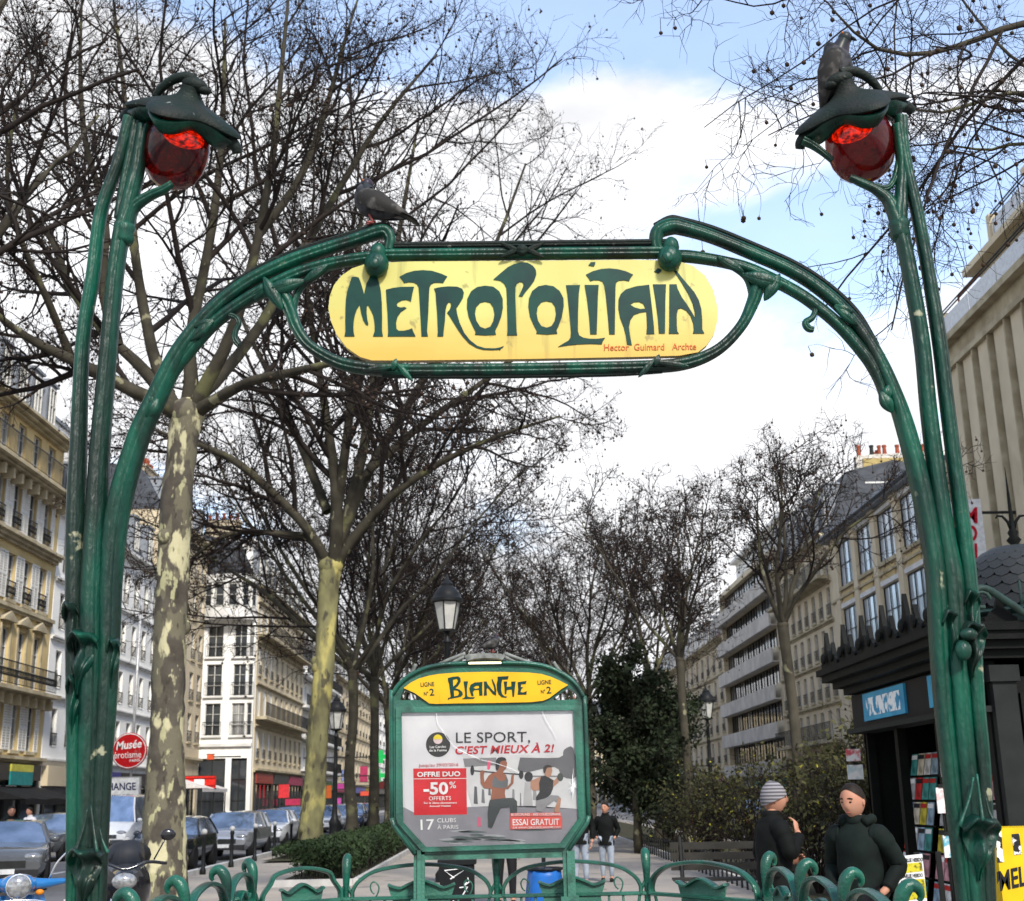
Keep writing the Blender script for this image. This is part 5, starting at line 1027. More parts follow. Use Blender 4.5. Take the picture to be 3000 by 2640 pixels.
# ---- right: cream building with big studio windows
h = thing('studio_building', 'cream stone building with tall studio windows between the right post and the bare trees', 'building', (20, 74.8, 0), R(-90)); Ln, H = 18.8, 16.2
cx = [3.6, 7.5, 11.4, 15.4]; rows = [(12.95, 2.55), (9.2, 2.5), (5.4, 2.6)]
wall(h, Ln, H, [(x-1.45, x+1.45, z, z+hh) for z, hh in rows for x in cx], CREAM, rev=.16)
for z, hh in rows:
    for x in cx:
        o = inst('window', frame_mesh(2.9, hh, 3, 2, mt=DARKFR), h, (x-1.45, -.10, z)); inst('pane', pane_mesh(2.9, hh, PANE_SKY), o); band(h, 'sill', x-1.5, x+1.5, z-.2, z-.001, .16, TRIM); band(h, 'lintel', x-1.5, x+1.5, z+hh+.05, z+hh+.3, .1, WTRIM)
        obj('panel', MB().box((x-1.0, -.08, z-1.0), (x+1.0, -.003, z-.35)), STONE, h)
for x in [1.65, 5.55, 9.45, 13.4, 17.3]: obj('pier', MB().box((-.38, -.14, 3.8), (.38, -.004, 15.5)).box((-.46, -.24, 15.5), (.46, -.004, 15.9)), CREAM, h, loc=(x, 0, 0))
moulding(h, 'cornice', 0, Ln, 15.9, ((.14, .5), (.16, .75)), ZINC); moulding(h, 'cornice', 0, Ln, 12.3, ((.12, .15),), TRIM); mansard(h, Ln, H, 1.6, 4.0, ZINC, ridge=.5)
shopfront(h, .3, 9, 3.6, (.05, .05, .05)); shopfront(h, 9.4, 18.4, 3.6, (.04, .06, .05))
WBR = mat('white_brick', (.62, .60, .56), .9, col2=(.34, .31, .26), scale=5, bump=.4, bscale=12, stretch=(1, 1, 3))
c = obj('party_wall', MB().prism([(.3, 15), (2.2, 19.0), (2.2, 21.5), (9, 21.8), (9, 15)], lambda p: (-.65, p[0], p[1]), (.55, 0, 0)), WBR, h); obj('party_wall_panel', MB().box((-.1, 2.6, 15.5), (-.02, 5.1, 21.3)), mat('ochre_panel', (.40, .31, .13), .85), h)
for z in (17.7, 19.7): obj('party_wall_strap', MB().box((-.1, 2.6, z), (.03, 5.1, z+.1)), WTRIM, h)
for i in range(8): obj('chimney_pot', MB().lathe([(.15, 0), (.12, .5), (.15, .55), (.15, .66)], 8, Matrix.Translation((-.38, 2.5+i*.8, 21.55))), POT if i != 1 else DARKFR, h)
# ---- right: stone terrace and the banded block
hh_ = terrace('mansard_terrace', 'cream stone terrace with slate mansard roof and terracotta chimney pots, right side', (20, 90.0, 0), R(-90), 15.2, 16.6, CREAM, 5, 4.6, 2.4, 1.75, wh=1.7, ww=.85, balc=(0, 4), shop=((.03, .03, .03), (.05, .04, .03)), roof=3.8, chim=0)
for x, w_, hgt, n in ((4.5, 3.4, 2.6, 6), (9.5, 2.6, 2.0, 4), (13, 1.4, 2.6, 3)): chimney(hh_, x, 4.2, 19.2, w_, .9, hgt, n)
h = thing('banded_block', 'modern block with pale balcony bands and dark window strips, right of the evergreen', 'building', (20, 113.2, 0), R(-90)); Ln, H = 23, 18.8
rows = [3.9+2.6*i for i in range(6)]; wall(h, Ln, H, [(.4, Ln-.4, z, z+1.5) for z in rows], CREAM, rev=.6)
BAND = mat('balcony_band_white', (.60, .56, .50), .8, scale=1.0)
for z in rows:
    for i in range(10): o = window(h, 1.5+i*2.22, z, 2.2, 1.5, 2, 1, DARKFR, .3); o.location.y = .3
    for i in range(5): obj('balcony_band', MB().box((.3+i*4.5, -.55, z-1.05), (4.72+i*4.5, -.42, z-.12)), BAND, h)
    obj('balcony_slab', MB().box((.2, -.55, z-1.15), (Ln-.2, -.004, z-1.052)), BAND, h)
obj('attic', MB().box((1, 1.5, H), (Ln-1, 9, H+2.6)).box((.6, 1.0, H+2.6), (Ln-.6, 9.4, H+2.85)), WPLAS, h); shopfront(h, .4, 11, 2.6, (.3, .3, .3)); shopfront(h, 11.5, 22.6, 2.6, (.02, .25, .2)); chimney(h, 7, 5, H+2.8, 3, .9, 1.6, 7); chimney(h, 16, 5, H+2.8, 3, .9, 1.6, 7)
terrace('far_right_terrace', 'red-roofed beige terrace behind the young trees at the end of the right street', (20.2, 152, 0), R(-90), 38, 15.2, BEIGE, 4, 4.2, 2.75, 3.2, ww=1.2, shop=((.3, .02, .02), (.5, .5, .5), (.2, .02, .1)), roofm=mat('red_tile_roof', (.22, .08, .05), .8, scale=2))
terrace('distant_right_terrace', 'distant pale terrace closing the right street', (20.4, 235, 0), R(-90), 82, 16.0, CREAM, 4, 4.2, 2.8, 6, ww=2.0, dorm=8, shop=((.1, .1, .1),))
terrace('end_terrace', 'pale terrace across the far end of the boulevard', (-24, 262, 0), 0, 60, 17, BEIGE, 4, 4.4, 3.0, 6, ww=2.2, dorm=8, shop=((.1, .1, .1),))
# ================================================================== PLANTING
def leaf_cloud(rg, C, size, squash=1.0):
    """one small folded quad per centre"""
    n = len(C); a = rg.normal(size=(n, 3)); a /= np.linalg.norm(a, axis=1, keepdims=True); b = np.cross(a, rg.normal(size=(n, 3))); b /= np.linalg.norm(b, axis=1, keepdims=True)+1e-9
    s = (size*(.6+.8*rg.random(n)))[:, None]; V = np.stack([C-a*s, C+b*s*.5, C+a*s, C-b*s*.5], 1).reshape(-1, 3); return V, np.arange(n*4).reshape(-1, 4)
HEDGE = mat('hedge_leaf', (0.030, 0.052, 0.020), 0.7, col2=(0.016, 0.026, 0.010), scale=2.0); OLIVE = mat('shrub_leaf_olive', (0.070, 0.068, 0.026), 0.8, col2=(0.026, 0.028, 0.012), scale=2.5); YELL = mat('shrub_flower_yellow', (0.42, 0.38, 0.03), 0.7); EVER = mat('evergreen_leaf', (0.022, 0.032, 0.014), 0.7, col2=(0.010, 0.014, 0.007), scale=1.0)
def hedge(label, x0, x1, y0, y1, h_, n, seed):
    rg = np.random.default_rng(seed); t = thing('hedge', label, 'hedge', ((x0+x1)/2, y0, 0)); m_ = (x0+x1)/2
    C = np.column_stack([rg.uniform(x0, x1, n)-m_, rg.uniform(0, y1-y0, n), .1+(h_-.1)*rg.random(n)**.5]); C += rg.normal(size=C.shape)*.04
    obj('foliage', quad_mesh('foliage', [leaf_cloud(rg, C, .05)], False), HEDGE, t, kind='stuff')
    tw = np.stack([C[:n//40]*np.array([1, 1, .1]), C[:n//40]], 1); obj('stems', quad_mesh('stems', [tubes(tw, np.full((len(tw), 2), .008), 3)]), TWIG, t, kind='stuff')
hedge('clipped dark hedge along the left edge of the path', -4.3, -3.0, 27, 46, .75, 26000, 1); hedge('farther stretch of clipped hedge along the path, beyond the mossy trunk', -4.3, -3.0, 47, 75, .8, 16000, 2)
hedge('low planting strip at the foot of the mossy tree', -6.4, -4.5, 37, 46, .38, 9000, 3)
def shrub(label, at, r, h_, nst, nlf, seed, mts, size=.045, cat='shrub', name='shrub', group=None, hollow=.3):
    rg = np.random.default_rng(seed); t = thing(name, label, cat, (*at, 0), 0, group)
    a = rg.uniform(0, 6.283, nst); d = np.column_stack([np.cos(a)*rg.uniform(.1, .8, nst), np.sin(a)*rg.uniform(.1, .8, nst), rg.uniform(.8, 1.3, nst)]); p = np.zeros((nst, 3)); P = [p.copy()]
    for k in range(6): d = d+rg.normal(size=d.shape)*.12; d /= np.linalg.norm(d, axis=1, keepdims=True); p = p+d*np.array([r, r, h_])/6*1.1; P.append(p.copy())
    P = np.stack(P, 1); Rr = np.full((nst, 1), .018)*np.linspace(1, .3, 7)[None]; c, cr_ = shoots(rg, P, Rr, 9, .2, 1, 40, .4, 5, rmin=.004); c2, cr2 = shoots(rg, c, cr_, 4, .2, 1, 45, .5, 4, rmin=.003)
    obj('stems', quad_mesh('stems', [tubes(P, Rr, 4), tubes(c, cr_, 3), tubes(c2, cr2, 3)]), TWIG, t, kind='stuff')
    base = np.concatenate([c.reshape(-1, 3), c2.reshape(-1, 3)]); n0 = 0
    for i, (mt, frac) in enumerate(mts):
        n = int(nlf*frac); C = base[rg.integers(0, len(base), n)]+rg.normal(size=(n, 3))*.05; obj('foliage' if i == 0 else 'flowers', quad_mesh('foliage', [leaf_cloud(rg, C, size if i == 0 else size*.8)], False), mt, t, kind='stuff')
    return t
SG = 'shrubs of the right bed'
s0 = shrub('olive shrub behind the person in the striped hat', (4.9, 17.6), 1.2, 1.55, 22, 1500, 11, ((OLIVE, 1.0), (YELL, .02)), group=SG)
s1 = shrub('bushy shrub with yellow flowers left of the striped hat', (5.0, 21.0), 1.3, 2.0, 26, 1700, 12, ((OLIVE, 1.0), (YELL, .04)), group=SG)
for i, (at, sc, lb) in enumerate((((4.9, 25.8), 1.0, 'dense olive shrub at the foot of the slender young tree'), ((4.8, 29.5), 1.1, 'olive shrub in front of the young tree with the straight trunk'), ((5.8, 19.4), 1.15, 'tall olive shrub between the striped hat and the newsstand'), ((6.6, 23), 1.3, 'large olive shrub at the back of the right bed'), ((4.9, 33), .95, 'rounded shrub next to the street lamp bed'), ((6.4, 28), 1.25, 'overgrown shrub at the back of the bed, under the street lamp'), ((5.2, 40), 1.2, 'dark shrub at the foot of the evergreen'))):
    o = copy_tree(s0 if i % 2 else s1); o.location = (*at, 0); o.rotation_euler = (0, 0, i*1.3); o.scale = (sc, sc, sc); o['label'] = lb
def evergreen(label, at, h_, r, seed, n):
    rg = np.random.default_rng(seed); t = thing('evergreen_tree', label, 'tree', (*at, 0)); tp = np.array([(0, 0, z) for z in np.linspace(0, h_*.9, 8)])
    obj('trunk', MB().tube(tp, np.linspace(.14, .03, 8), 8), LIMB, t, 180); P = tp[None]; Rr = np.linspace(.14, .03, 8)[None]
    a, ra = shoots(rg, P, Rr, 46, .15, .98, 70, .42, 7, up=.1, wig=.15, rf=.4, rmin=.012); b, rb = shoots(rg, a, ra, 8, .2, 1, 50, .45, 5, rmin=.006, wig=.2)
    obj('branches', quad_mesh('branches', [tubes(a, ra, 4), tubes(b, rb, 3)]), TWIG, t, kind='stuff'); base = b.reshape(-1, 3); C = base[rg.integers(0, len(base), n)]+rg.normal(size=(n, 3))*.13
    obj('crown', quad_mesh('crown', [leaf_cloud(rg, C, .075)], False), EVER, t, kind='stuff')
evergreen('dark dense evergreen tree right of the notice board', (3.9, 37.5), 5.6, 2.0, 5, 17000); evergreen('smaller dark evergreen behind the standing man in jeans', (5.4, 43), 5.0, 1.8, 6, 10000)

# ================================================================== STREET LAMPS
LGLASS = mat('lantern_glass', (.62, .62, .58), .25, col2=(.45, .45, .42), scale=4, trans=.3)
def street_lamp(label, at, H):
    t = thing('street_lamp', label, 'street lamp', (*at, 0), 0, 'lantern street lamps'); k = H/6.1
    obj('post', MB().lathe([(.26,0),(.26,.15),(.19,.25),(.17,.8),(.20,.9),(.12,1.05),(.085,1.3),(.075,2.6),(.095,2.66),(.07,2.74),(.058,H-1.45),(.10,H-1.40),(.06,H-1.32),(.05,H-1.2)], 16), BLACK, t, 50)
    z = H-1.2; hexa = lambda r, zz: [(r*math.cos(a), r*math.sin(a), zz) for a in np.arange(6)*math.pi/3+.3]
    obj('lantern_glass', MB().grid([hexa(.17, z+.06), hexa(.285, z+.62)], True), LGLASS, t)
    f = MB()
    for a in np.arange(6)*math.pi/3+.3: f.tube([(.17*math.cos(a), .17*math.sin(a), z+.05), (.287*math.cos(a), .287*math.sin(a), z+.63)], .016, 5)
    f.lathe([(.06,z-.02),(.2,z+.02),(.2,z+.06),(.1,z+.06)], 6); obj('lantern_frame', f, BLACK, t)
    obj('lantern_cap', MB().lathe([(.30,z+.62),(.345,z+.64),(.345,z+.70),(.30,z+.74),(.285,z+.80),(.20,z+.92),(.13,z+.98),(.135,z+1.02),(.10,z+1.06),(.05,z+1.10),(.03,z+1.2),(.004,z+1.24)], 20), BLACK, t, 40)
    return t
street_lamp('black lantern street lamp rising behind the notice board', (-1.06, 26.5), 6.15)
street_lamp('lantern street lamp between the mossy trunk and the slim trunks', (-5.55, 44), 5.1)
street_lamp('lantern street lamp standing among the bare trees on the right', (7.6, 47.0), 5.4)

# ================================================================== VEHICLES
CGLASS = mat('car_glass', (.30, .38, .50), .06, spec=1.0, metal=.75, col2=(.16, .22, .30), scale=2); TYRE = mat('tyre', (.015, .015, .016), .8); RIM = mat('rim_alloy', (.35, .36, .37), .35, metal=.8); HEADL = mat('headlight', (.38, .39, .40), .08, spec=1.0, metal=.5, col2=(.2, .2, .2), scale=30); PLATE = mat('number_plate', (.78, .78, .76), .5); CHROME = mat('chrome', (.75, .76, .78), .12, metal=1.0, var=.05)
def car(label, at, rz, paint, L_=4.1, W_=1.76, H_=1.48, hood=.92, cab=(.30, .44, .80, .96), group='parked cars on the left street', cat='car', name='parked_car'):
    """faces local +x; cab: fractions of the length from the front where windscreen starts/ends and rear roof ends / tail"""
    t = thing(name, label, cat, (*at, -.12), rz, group); st = []
    f0, f1, f2, f3 = cab
    for f, zt, roof in ((0, .62, 0), (.015, .74, 0), (.06, .84, 0), (f0*.6, hood*.97, 0), (f0, hood+.04, 0), ((f0+f1)/2, hood+.06, .52), (f1, hood+.07, .93), ((f1+f2)/2, hood+.08, 1.0), (f2, hood+.08, .95), ((f2+f3)/2, hood+.08, .55), (f3, hood+.05, .0), (.99, hood-.12, 0), (1, .6, 0)):
        w = W_/2*(1-.16*max(0, (.1-f)/.1)-.10*max(0, (f-.92)/.08)); zr = zt+(H_-zt)*roof if roof else zt; x = L_/2-f*L_; wr = w*.93 if not roof else w*(.93-.17*roof); zb = .30 if .03 < f < .97 else .36
        half = [(0, zb), (w*.86, zb), (w*.98, zb+.14), (w, .62 if zt > .7 else zt*.8), (w*.97, zt-.03), (wr if roof else w*.90, zr-.05 if roof else zt), (wr*.8, zr), (0, zr+(.025 if roof else .03))]
        st.append([(x, y, z) for y, z in half]+[(x, -y, z) for y, z in half[-2:0:-1]])
    G = np.array(st); n, m_ = G.shape[:2]; body = MB(); gl = MB(); bf, gf = [], []
    for i in range(n-1):
        for j in range(m_):
            q = (i*m_+j, i*m_+(j+1) % m_, (i+1)*m_+(j+1) % m_, (i+1)*m_+j); side = j in (4, 9); top = 5 <= j <= 8
            glass = (4 <= i <= 9 and side) or (top and i in (4, 5, 8, 9))
            (gf if glass else bf).append(q)
    bf += [tuple(range(m_)), tuple((n-1)*m_+j for j in range(m_))[::-1]]
    body.add(G.reshape(-1, 3), bf); gl.add(G.reshape(-1, 3), gf); bo = obj('body', body, paint, t, 40, fixn=True); go = obj('windows', gl, CGLASS, t, 40, kind='stuff')
    pil = MB()
    for s_ in (-1, 1):
        for a, b in ((4, 6), (8, 10)): pil.tube([G[k][4 if s_ > 0 else 10]*[1, 1, 1] if k in (4, 10) else G[k][5 if s_ > 0 else 9] for k in range(a, b+1)], .035, 6)
        pil.tube([G[7][4 if s_ > 0 else 10], G[7][5 if s_ > 0 else 9]], .035, 6)
    obj('pillars', pil, paint, t, 60, kind='stuff')
    wm = cached('tyre', lambda: MB().lathe([(.20,-.1),(.30,-.11),(.32,-.07),(.32,.07),(.30,.11),(.20,.1)], 20).mesh('tyre', 40)); rm = cached('rimm', lambda: MB().lathe([(.02,.06),(.08,.09),(.10,.06),(.19,.05),(.205,.09),(.205,-.05)], 16).mesh('rim', 40))
    for x in (L_*.31, -L_*.31):
        for s_ in (-1, 1): o = inst('wheel', wm, t, (x, s_*(W_/2-.10), .32), (R(-90*s_), 0, 0), mt=TYRE); inst('rim', rm, o, mt=RIM)
    for s_ in (-1, 1):
        obj('headlight', MB().ball((0, 0, 0), (.09, .2, .09), 12, 8), HEADL, t, 180, loc=(L_/2-.10, s_*W_*.33, .70)); obj('mirror', MB().ball((0, 0, 0), (.07, .11, .07), 10, 6), paint, t, 180, loc=(L_/2-f0*L_-.25, s_*(W_/2+.08), hood+.1))
        obj('tail_light', MB().box((-.03, -.1, -.12), (.03, .1, .12)), mat('tail_light', (.4, .01, .01), .2), t, loc=(-L_/2+.03, s_*W_*.36, .78))
    obj('grille', MB().box((L_/2-.06, -W_*.26, .5), (L_/2+.012, W_*.26, .64)), DARKFR, t); obj('bumper', MB().box((L_/2-.14, -W_*.40, .32), (L_/2+.02, W_*.40, .46)), mat('bumper_dark', (.03, .03, .032), .6), t); obj('number_plate', MB().box((L_/2+.021, -.26, .38), (L_/2+.03, .26, .48)), PLATE, t)
    return t
PB, PS, PW, PG, PN = mat('paint_black', (.012, .013, .016), .18, coat=1, var=.1), mat('paint_silver', (.42, .43, .45), .25, metal=.5, coat=1, var=.05), mat('paint_white', (.70, .71, .72), .2, coat=1, var=.05), mat('paint_grey', (.09, .095, .10), .2, coat=1, var=.1), mat('paint_blue', (.03, .06, .14), .2, coat=1, var=.1)
D_ = R(-90)
car('dark grey saloon with a sloping windscreen at the left edge', (-11.0, 29.6), R(-72), PG, 4.5, 1.8, 1.42)
car('black hatchback just right of the near trunk', (-9.0, 36.6), D_, PB, 3.8, 1.70, 1.38, .86); car('silver car with sky in its windscreen, left of the mossy trunk', (-8.65, 43), D_, PS, 4.3, 1.78, 1.44, .88, (.24, .42, .86, .97))
car('white car partly hidden by the mossy trunk', (-8.9, 51), D_, PW, 4.1, 1.74, 1.44); car('blue car behind the mossy trunk', (-9.4, 59.5), D_, PN, 4.1, 1.76, 1.5); car('white car seen right of the mossy trunk', (-9.3, 68), D_, PW, 4.2, 1.76, 1.5)
car('silver car between the slim dark trunks', (-9.4, 75), D_, PS, 4.2, 1.76, 1.5); car('blue car far down the left street', (-9.4, 83), D_, PN, 4.2, 1.8, 1.55); car('black car farthest down the left street', (-9.5, 92), D_, PB, 4.2, 1.76, 1.5)
car('white van parked against the left pavement by the museum sign', (-14.9, 52), D_, PW, 4.9, 1.95, 2.1, 1.05, (.16, .26, .95, .985), cat='van', name='parked_van'); car('grey car on the far side, left of the near trunk', (-14.9, 44), D_, PG); car('silver car nearest the left edge, half out of view', (-12.9, 31.2), R(-80), PS, 4.3, 1.78, 1.45)
car('dark car parked beyond the beds on the right street', (9.6, 50), R(90), PG, group='cars on the right street'); car('red car on the right street behind the evergreen', (9.7, 66), R(90), mat('paint_red', (.30, .015, .015), .2, coat=1), group='cars on the right street')
# ---- blue scooter
BLUE = mat('scooter_blue', (.012, .13, .36), .2, coat=1, var=.1); SEAT = mat('seat_black', (.014, .014, .015), .6)
def scooter(label, at, rz):
    t = thing('scooter', label, 'scooter', (*at, 0), rz)
    for nm, x in (('front_wheel', .62), ('rear_wheel', -.58)):
        o = obj(nm, MB().lathe([(.12,-.045),(.21,-.05),(.235,-.02),(.235,.02),(.21,.05),(.12,.045)], 20, Matrix.Translation((x, 0, .235)) @ Matrix.Rotation(R(90), 4, 'X')), TYRE, t, 40); obj('rim', MB().lathe([(.02,.05),(.12,.04),(.12,-.04),(.02,-.05)], 14, Matrix.Translation((x, 0, .235)) @ Matrix.Rotation(R(90), 4, 'X')), RIM, o, 40)
    obj('fender', MB().grid([[(.62+.27*math.cos(a), y*(1-.25*abs(math.sin(a*1.0-1.4))), .27+.27*math.sin(a)-.05*abs(y)/.09) for y in np.linspace(-.09, .09, 7)] for a in np.linspace(-.2, 3.2, 14)]), BLUE, t, 180)
    obj('leg_shield', MB().grid([[(.42+.10*math.cos(q*1.5)-.12*v, .30*q*(1-.45*abs(v-.35)), .32+.58*v) for q in np.linspace(-1, 1, 11)] for v in np.linspace(0, 1, 9)]), BLUE, t, 180)
    obj('steering_column', MB().tube([(.60, 0, .3), (.50, 0, .62), (.40, 0, .95)], .035, 8), BLUE, t, 180)
    hs = MB(); hs.ball((.42, 0, .985), (.15, .15, .085), 16, 10); hs.tube(spline([(.36, -.38, 1.0), (.40, -.2, .985), (.42, 0, .985), (.40, .2, .985), (.36, .38, 1.0)], 5), np.concatenate([np.linspace(.02, .065, 10), np.linspace(.065, .02, 11)]), 10); obj('handlebar', hs, BLUE, t, 180)
    obj('headlight', MB().lathe([(.088, 0), (.094, .02), (.08, .04), (.03, .055), (.002, .058)], 20, Matrix.Translation((.53, 0, .975)) @ Matrix.Rotation(R(90), 4, 'Y')), HEADL, t, 180); obj('headlight_ring', MB().lathe([(.086, -.02), (.1, -.005), (.1, .02), (.09, .022)], 20, Matrix.Translation((.53, 0, .975)) @ Matrix.Rotation(R(90), 4, 'Y')), CHROME, t, 60)
    for s_ in (-1, 1):
        obj('grip', MB().tube([(.36, s_*.33, 1.0), (.34, s_*.46, 1.0)], .02, 8), SEAT, t, 180); o = obj('mirror_stalk', MB().tube(spline([(.38, s_*.24, 1.02), (.42, s_*.30, 1.16), (.42, s_*.44, 1.30)], 4), .008, 6), CHROME, t, 180); obj('mirror', MB().ball((.42, s_*.47, 1.33), (.02, .065, .05), 12, 8), CHROME, o, 180); obj('indicator', MB().ball((.44, s_*.17, .92), (.03, .035, .025), 10, 6), mat('indicator_amber', (.6, .2, .02), .3), t, 180)
    obj('body', MB().grid([[(x, w*math.sin(a), z-hh*math.cos(a)*.5) for a in np.linspace(-2.4, 2.4, 13)] for x, w, z, hh in ((.0, .05, .45, .2), (-.1, .16, .50, .36), (-.35, .21, .55, .45), (-.6, .21, .56, .45), (-.82, .14, .58, .3), (-.92, .03, .6, .12))]), BLUE, t, 180)
    obj('floor_board', MB().box((-.05, -.17, .27), (.36, .17, .32)), BLUE, t); obj('seat', MB().grid([[(x, .15*k*math.sin(a), z+.06*math.cos(a)) for a in np.linspace(-1.9, 1.9, 9)] for x, k, z in ((.08, .3, .78), (0, .85, .80), (-.2, 1, .79), (-.4, 1, .82), (-.6, .9, .83), (-.68, .3, .82))]), SEAT, t, 180)
    for k in range(4): obj('crash_bar', MB().tube(spline([(.55, -.10+.0*k, .40+k*.13), (.62, -.26, .40+k*.13), (.60, -.42, .41+k*.13), (.50, -.46, .42+k*.13)], 5), .009, 6), CHROME, t, 180)
    for y in (-.2, -.42): obj('crash_bar', MB().tube([(.60, y, .34), (.615, y, .84)], .009, 6), CHROME, t, 180)
    for s_ in (0, 1): obj('front_rack', MB().tube(spline([(.60, -.2, .62+s_*.1), (.66, -.2, .80+s_*.06), (.66, .2, .80+s_*.06), (.60, .2, .62+s_*.1)], 5), .009, 6), CHROME, t, 180)
    return t
scooter('bright blue scooter with a round headlight and chrome rack, bottom left corner', (-4.12, 11.35), R(-68))
def motorbike(label, at, rz):
    t = thing('motorbike', label, 'motorbike', (*at, 0), rz); MBK = mat('bike_black', (.012, .012, .014), .25, coat=.8)
    for nm, x in (('front_wheel', .72), ('rear_wheel', -.68)):
        M = Matrix.Translation((x, 0, .31)) @ Matrix.Rotation(R(90), 4, 'X'); o = obj(nm, MB().lathe([(.19,-.05),(.27,-.065),(.31,-.02),(.31,.02),(.27,.065),(.19,.05)], 24, M), TYRE, t, 40); obj('rim', MB().lathe([(.03,.05),(.19,.035),(.19,-.035),(.03,-.05)], 16, M), RIM, o, 40)
    for s_ in (-1, 1): obj('fork', MB().tube([(.72, s_*.09, .31), (.48, s_*.1, .95)], .025, 8), CHROME, t, 180); o = obj('mirror_stalk', MB().tube([(.36, s_*.26, 1.08), (.40, s_*.36, 1.28)], .008, 6), MBK, t, 180); obj('mirror', MB().ball((.40, s_*.38, 1.31), (.025, .075, .055), 12, 8), MBK, o, 180)
    obj('fairing', MB().grid([[(x, w*math.sin(a), z-hh*math.cos(a)) for a in np.linspace(-2.3, 2.3, 15)] for x, w, z, hh in ((.62, .06, .88, .08), (.58, .17, .88, .17), (.46, .24, .86, .26), (.3, .25, .8, .3), (.05, .22, .72, .26))]), MBK, t, 180, fixn=True)
    obj('headlight', MB().ball((.60, 0, .90), (.06, .12, .08), 14, 8), HEADL, t, 180); obj('tank', MB().ball((.12, 0, .86), (.3, .17, .15), 16, 10), MBK, t, 180); obj('engine', MB().box((-.2, -.17, .3), (.3, .17, .66)), mat('engine_grey', (.08, .08, .085), .4, metal=.6), t)
    obj('seat', MB().grid([[(x, .17*k*math.sin(a), z+.09*math.cos(a)) for a in np.linspace(-2, 2, 9)] for x, k, z in ((-.06, .4, .82), (-.15, 1, .80), (-.4, 1, .80), (-.55, 1, .88), (-.85, .9, .92), (-.98, .3, .94))]), SEAT, t, 180, fixn=True); obj('top_box', MB().ball((-1.0, 0, 1.08), (.22, .24, .16), 12, 8), SEAT, t, 180)
    obj('handlebar', MB().tube(spline([(.30, -.38, 1.04), (.38, -.2, 1.06), (.42, 0, 1.0), (.38, .2, 1.06), (.30, .38, 1.04)], 5), .016, 8), MBK, t, 180)
    SCR = GL; obj('windscreen', MB().grid([[(.56-.26*v-.10*abs(q)**2, .19*q*(1-.25*v), .98+.42*v) for q in np.linspace(-1, 1, 9)] for v in np.linspace(0, 1, 7)]), SCR, t, 180); obj('exhaust', MB().tube([(0, -.16, .35), (-.3, -.2, .34), (-.85, -.22, .42)], [.03, .04, .055], 10), CHROME, t, 180)
    return t
motorbike('black motorbike with a clear windscreen parked behind the left post', (-3.72, 13.2), R(-75))

# ================================================================== STREET FURNITURE
def roundsign():
    X, Y = -18.6, 62.0; t = thing('museum_sign', 'round red museum sign with white handwriting on a thin pole', 'sign', (X, Y, 0)); c = atY(379, 2200, Y); s_ = ((c-np.array([0, 0, CAMH]))@_fw)/FPX; r = 52*s_
    t.location = (c[0]-.1, Y+.2, 0); M = Matrix.Translation((c[0], Y, c[2])) @ Matrix.Rotation(R(90), 4, 'X')
    d = obj('sign_disc', MB().lathe([(r*.98, -.05), (r, -.03), (r, .03), (r*.98, .05)], 40, M), mat('sign_red', (.50, .010, .014), .35), t, 40, world=True)
    for k in (.93,): obj('sign_ring', MB().tube([(c[0]+r*k*math.cos(a), Y-.06, c[2]+r*k*math.sin(a)) for a in np.linspace(0, 6.2832, 41)], .022, 6, cap=False), MW_, d, 180, world=True)
    for body, u0, v0, u1, v1, hh, b, sh in (('Musée', 340, 2197, 416, 2189, 24, .02, .3), ("de l'", 394, 2206, 412, 2203, 10, .0, .2), ('érotisme', 334, 2222, 414, 2219, 20, .0, 0), ('PARIS', 380, 2233, 410, 2230, 8, .01, 0)): plane_text(body, u0, v0, u1, v1, hh, Y-.06, MW_ if 'de' not in body else mat('sign_pale_red', (.6, .15, .15), .4), d, bold=b, shear=sh, d=.005)
    obj('pole', MB().tube([(c[0]+.1, Y+.15, 0), (c[0]+.1, Y+.15, c[2]+8.5)], .07, 8), mat('pole_grey', (.45, .45, .46), .4, metal=.3), t, 180, world=True)
    t2 = thing('exchange_sign', 'white rectangular currency sign lettered in navy, half hidden by the left post', 'sign', (c[0]-.6, Y+.1, 0)); p0 = atY(262, 2330, Y-.3); p1 = atY(408, 2279, Y-.3); b = obj('sign_box', MB().box((p0[0], Y-.3, p0[2]), (p1[0], Y-.05, p1[2])), mat('sign_white', (.78, .79, .80), .4), t2, world=True); obj('sign_edge', MB().box((p0[0]-.06, Y-.28, p0[2]-.06), (p1[0]+.06, Y-.07, p1[2]+.06)), mat('pole_grey', (.45, .45, .46), .4), t2, world=True)
    plane_text('CHANGE', 298, 2316, 398, 2314, 22, Y-.31, mat('sign_navy', (.008, .02, .09), .4), b, bold=.02, d=.005); obj('sign_bracket', MB().tube([(p0[0]+.2, Y-.1, p0[2]), (p0[0]+.2, Y-.1, 0)], .05, 6), mat('pole_grey', (.45, .45, .46), .4), t2, world=True)
roundsign()
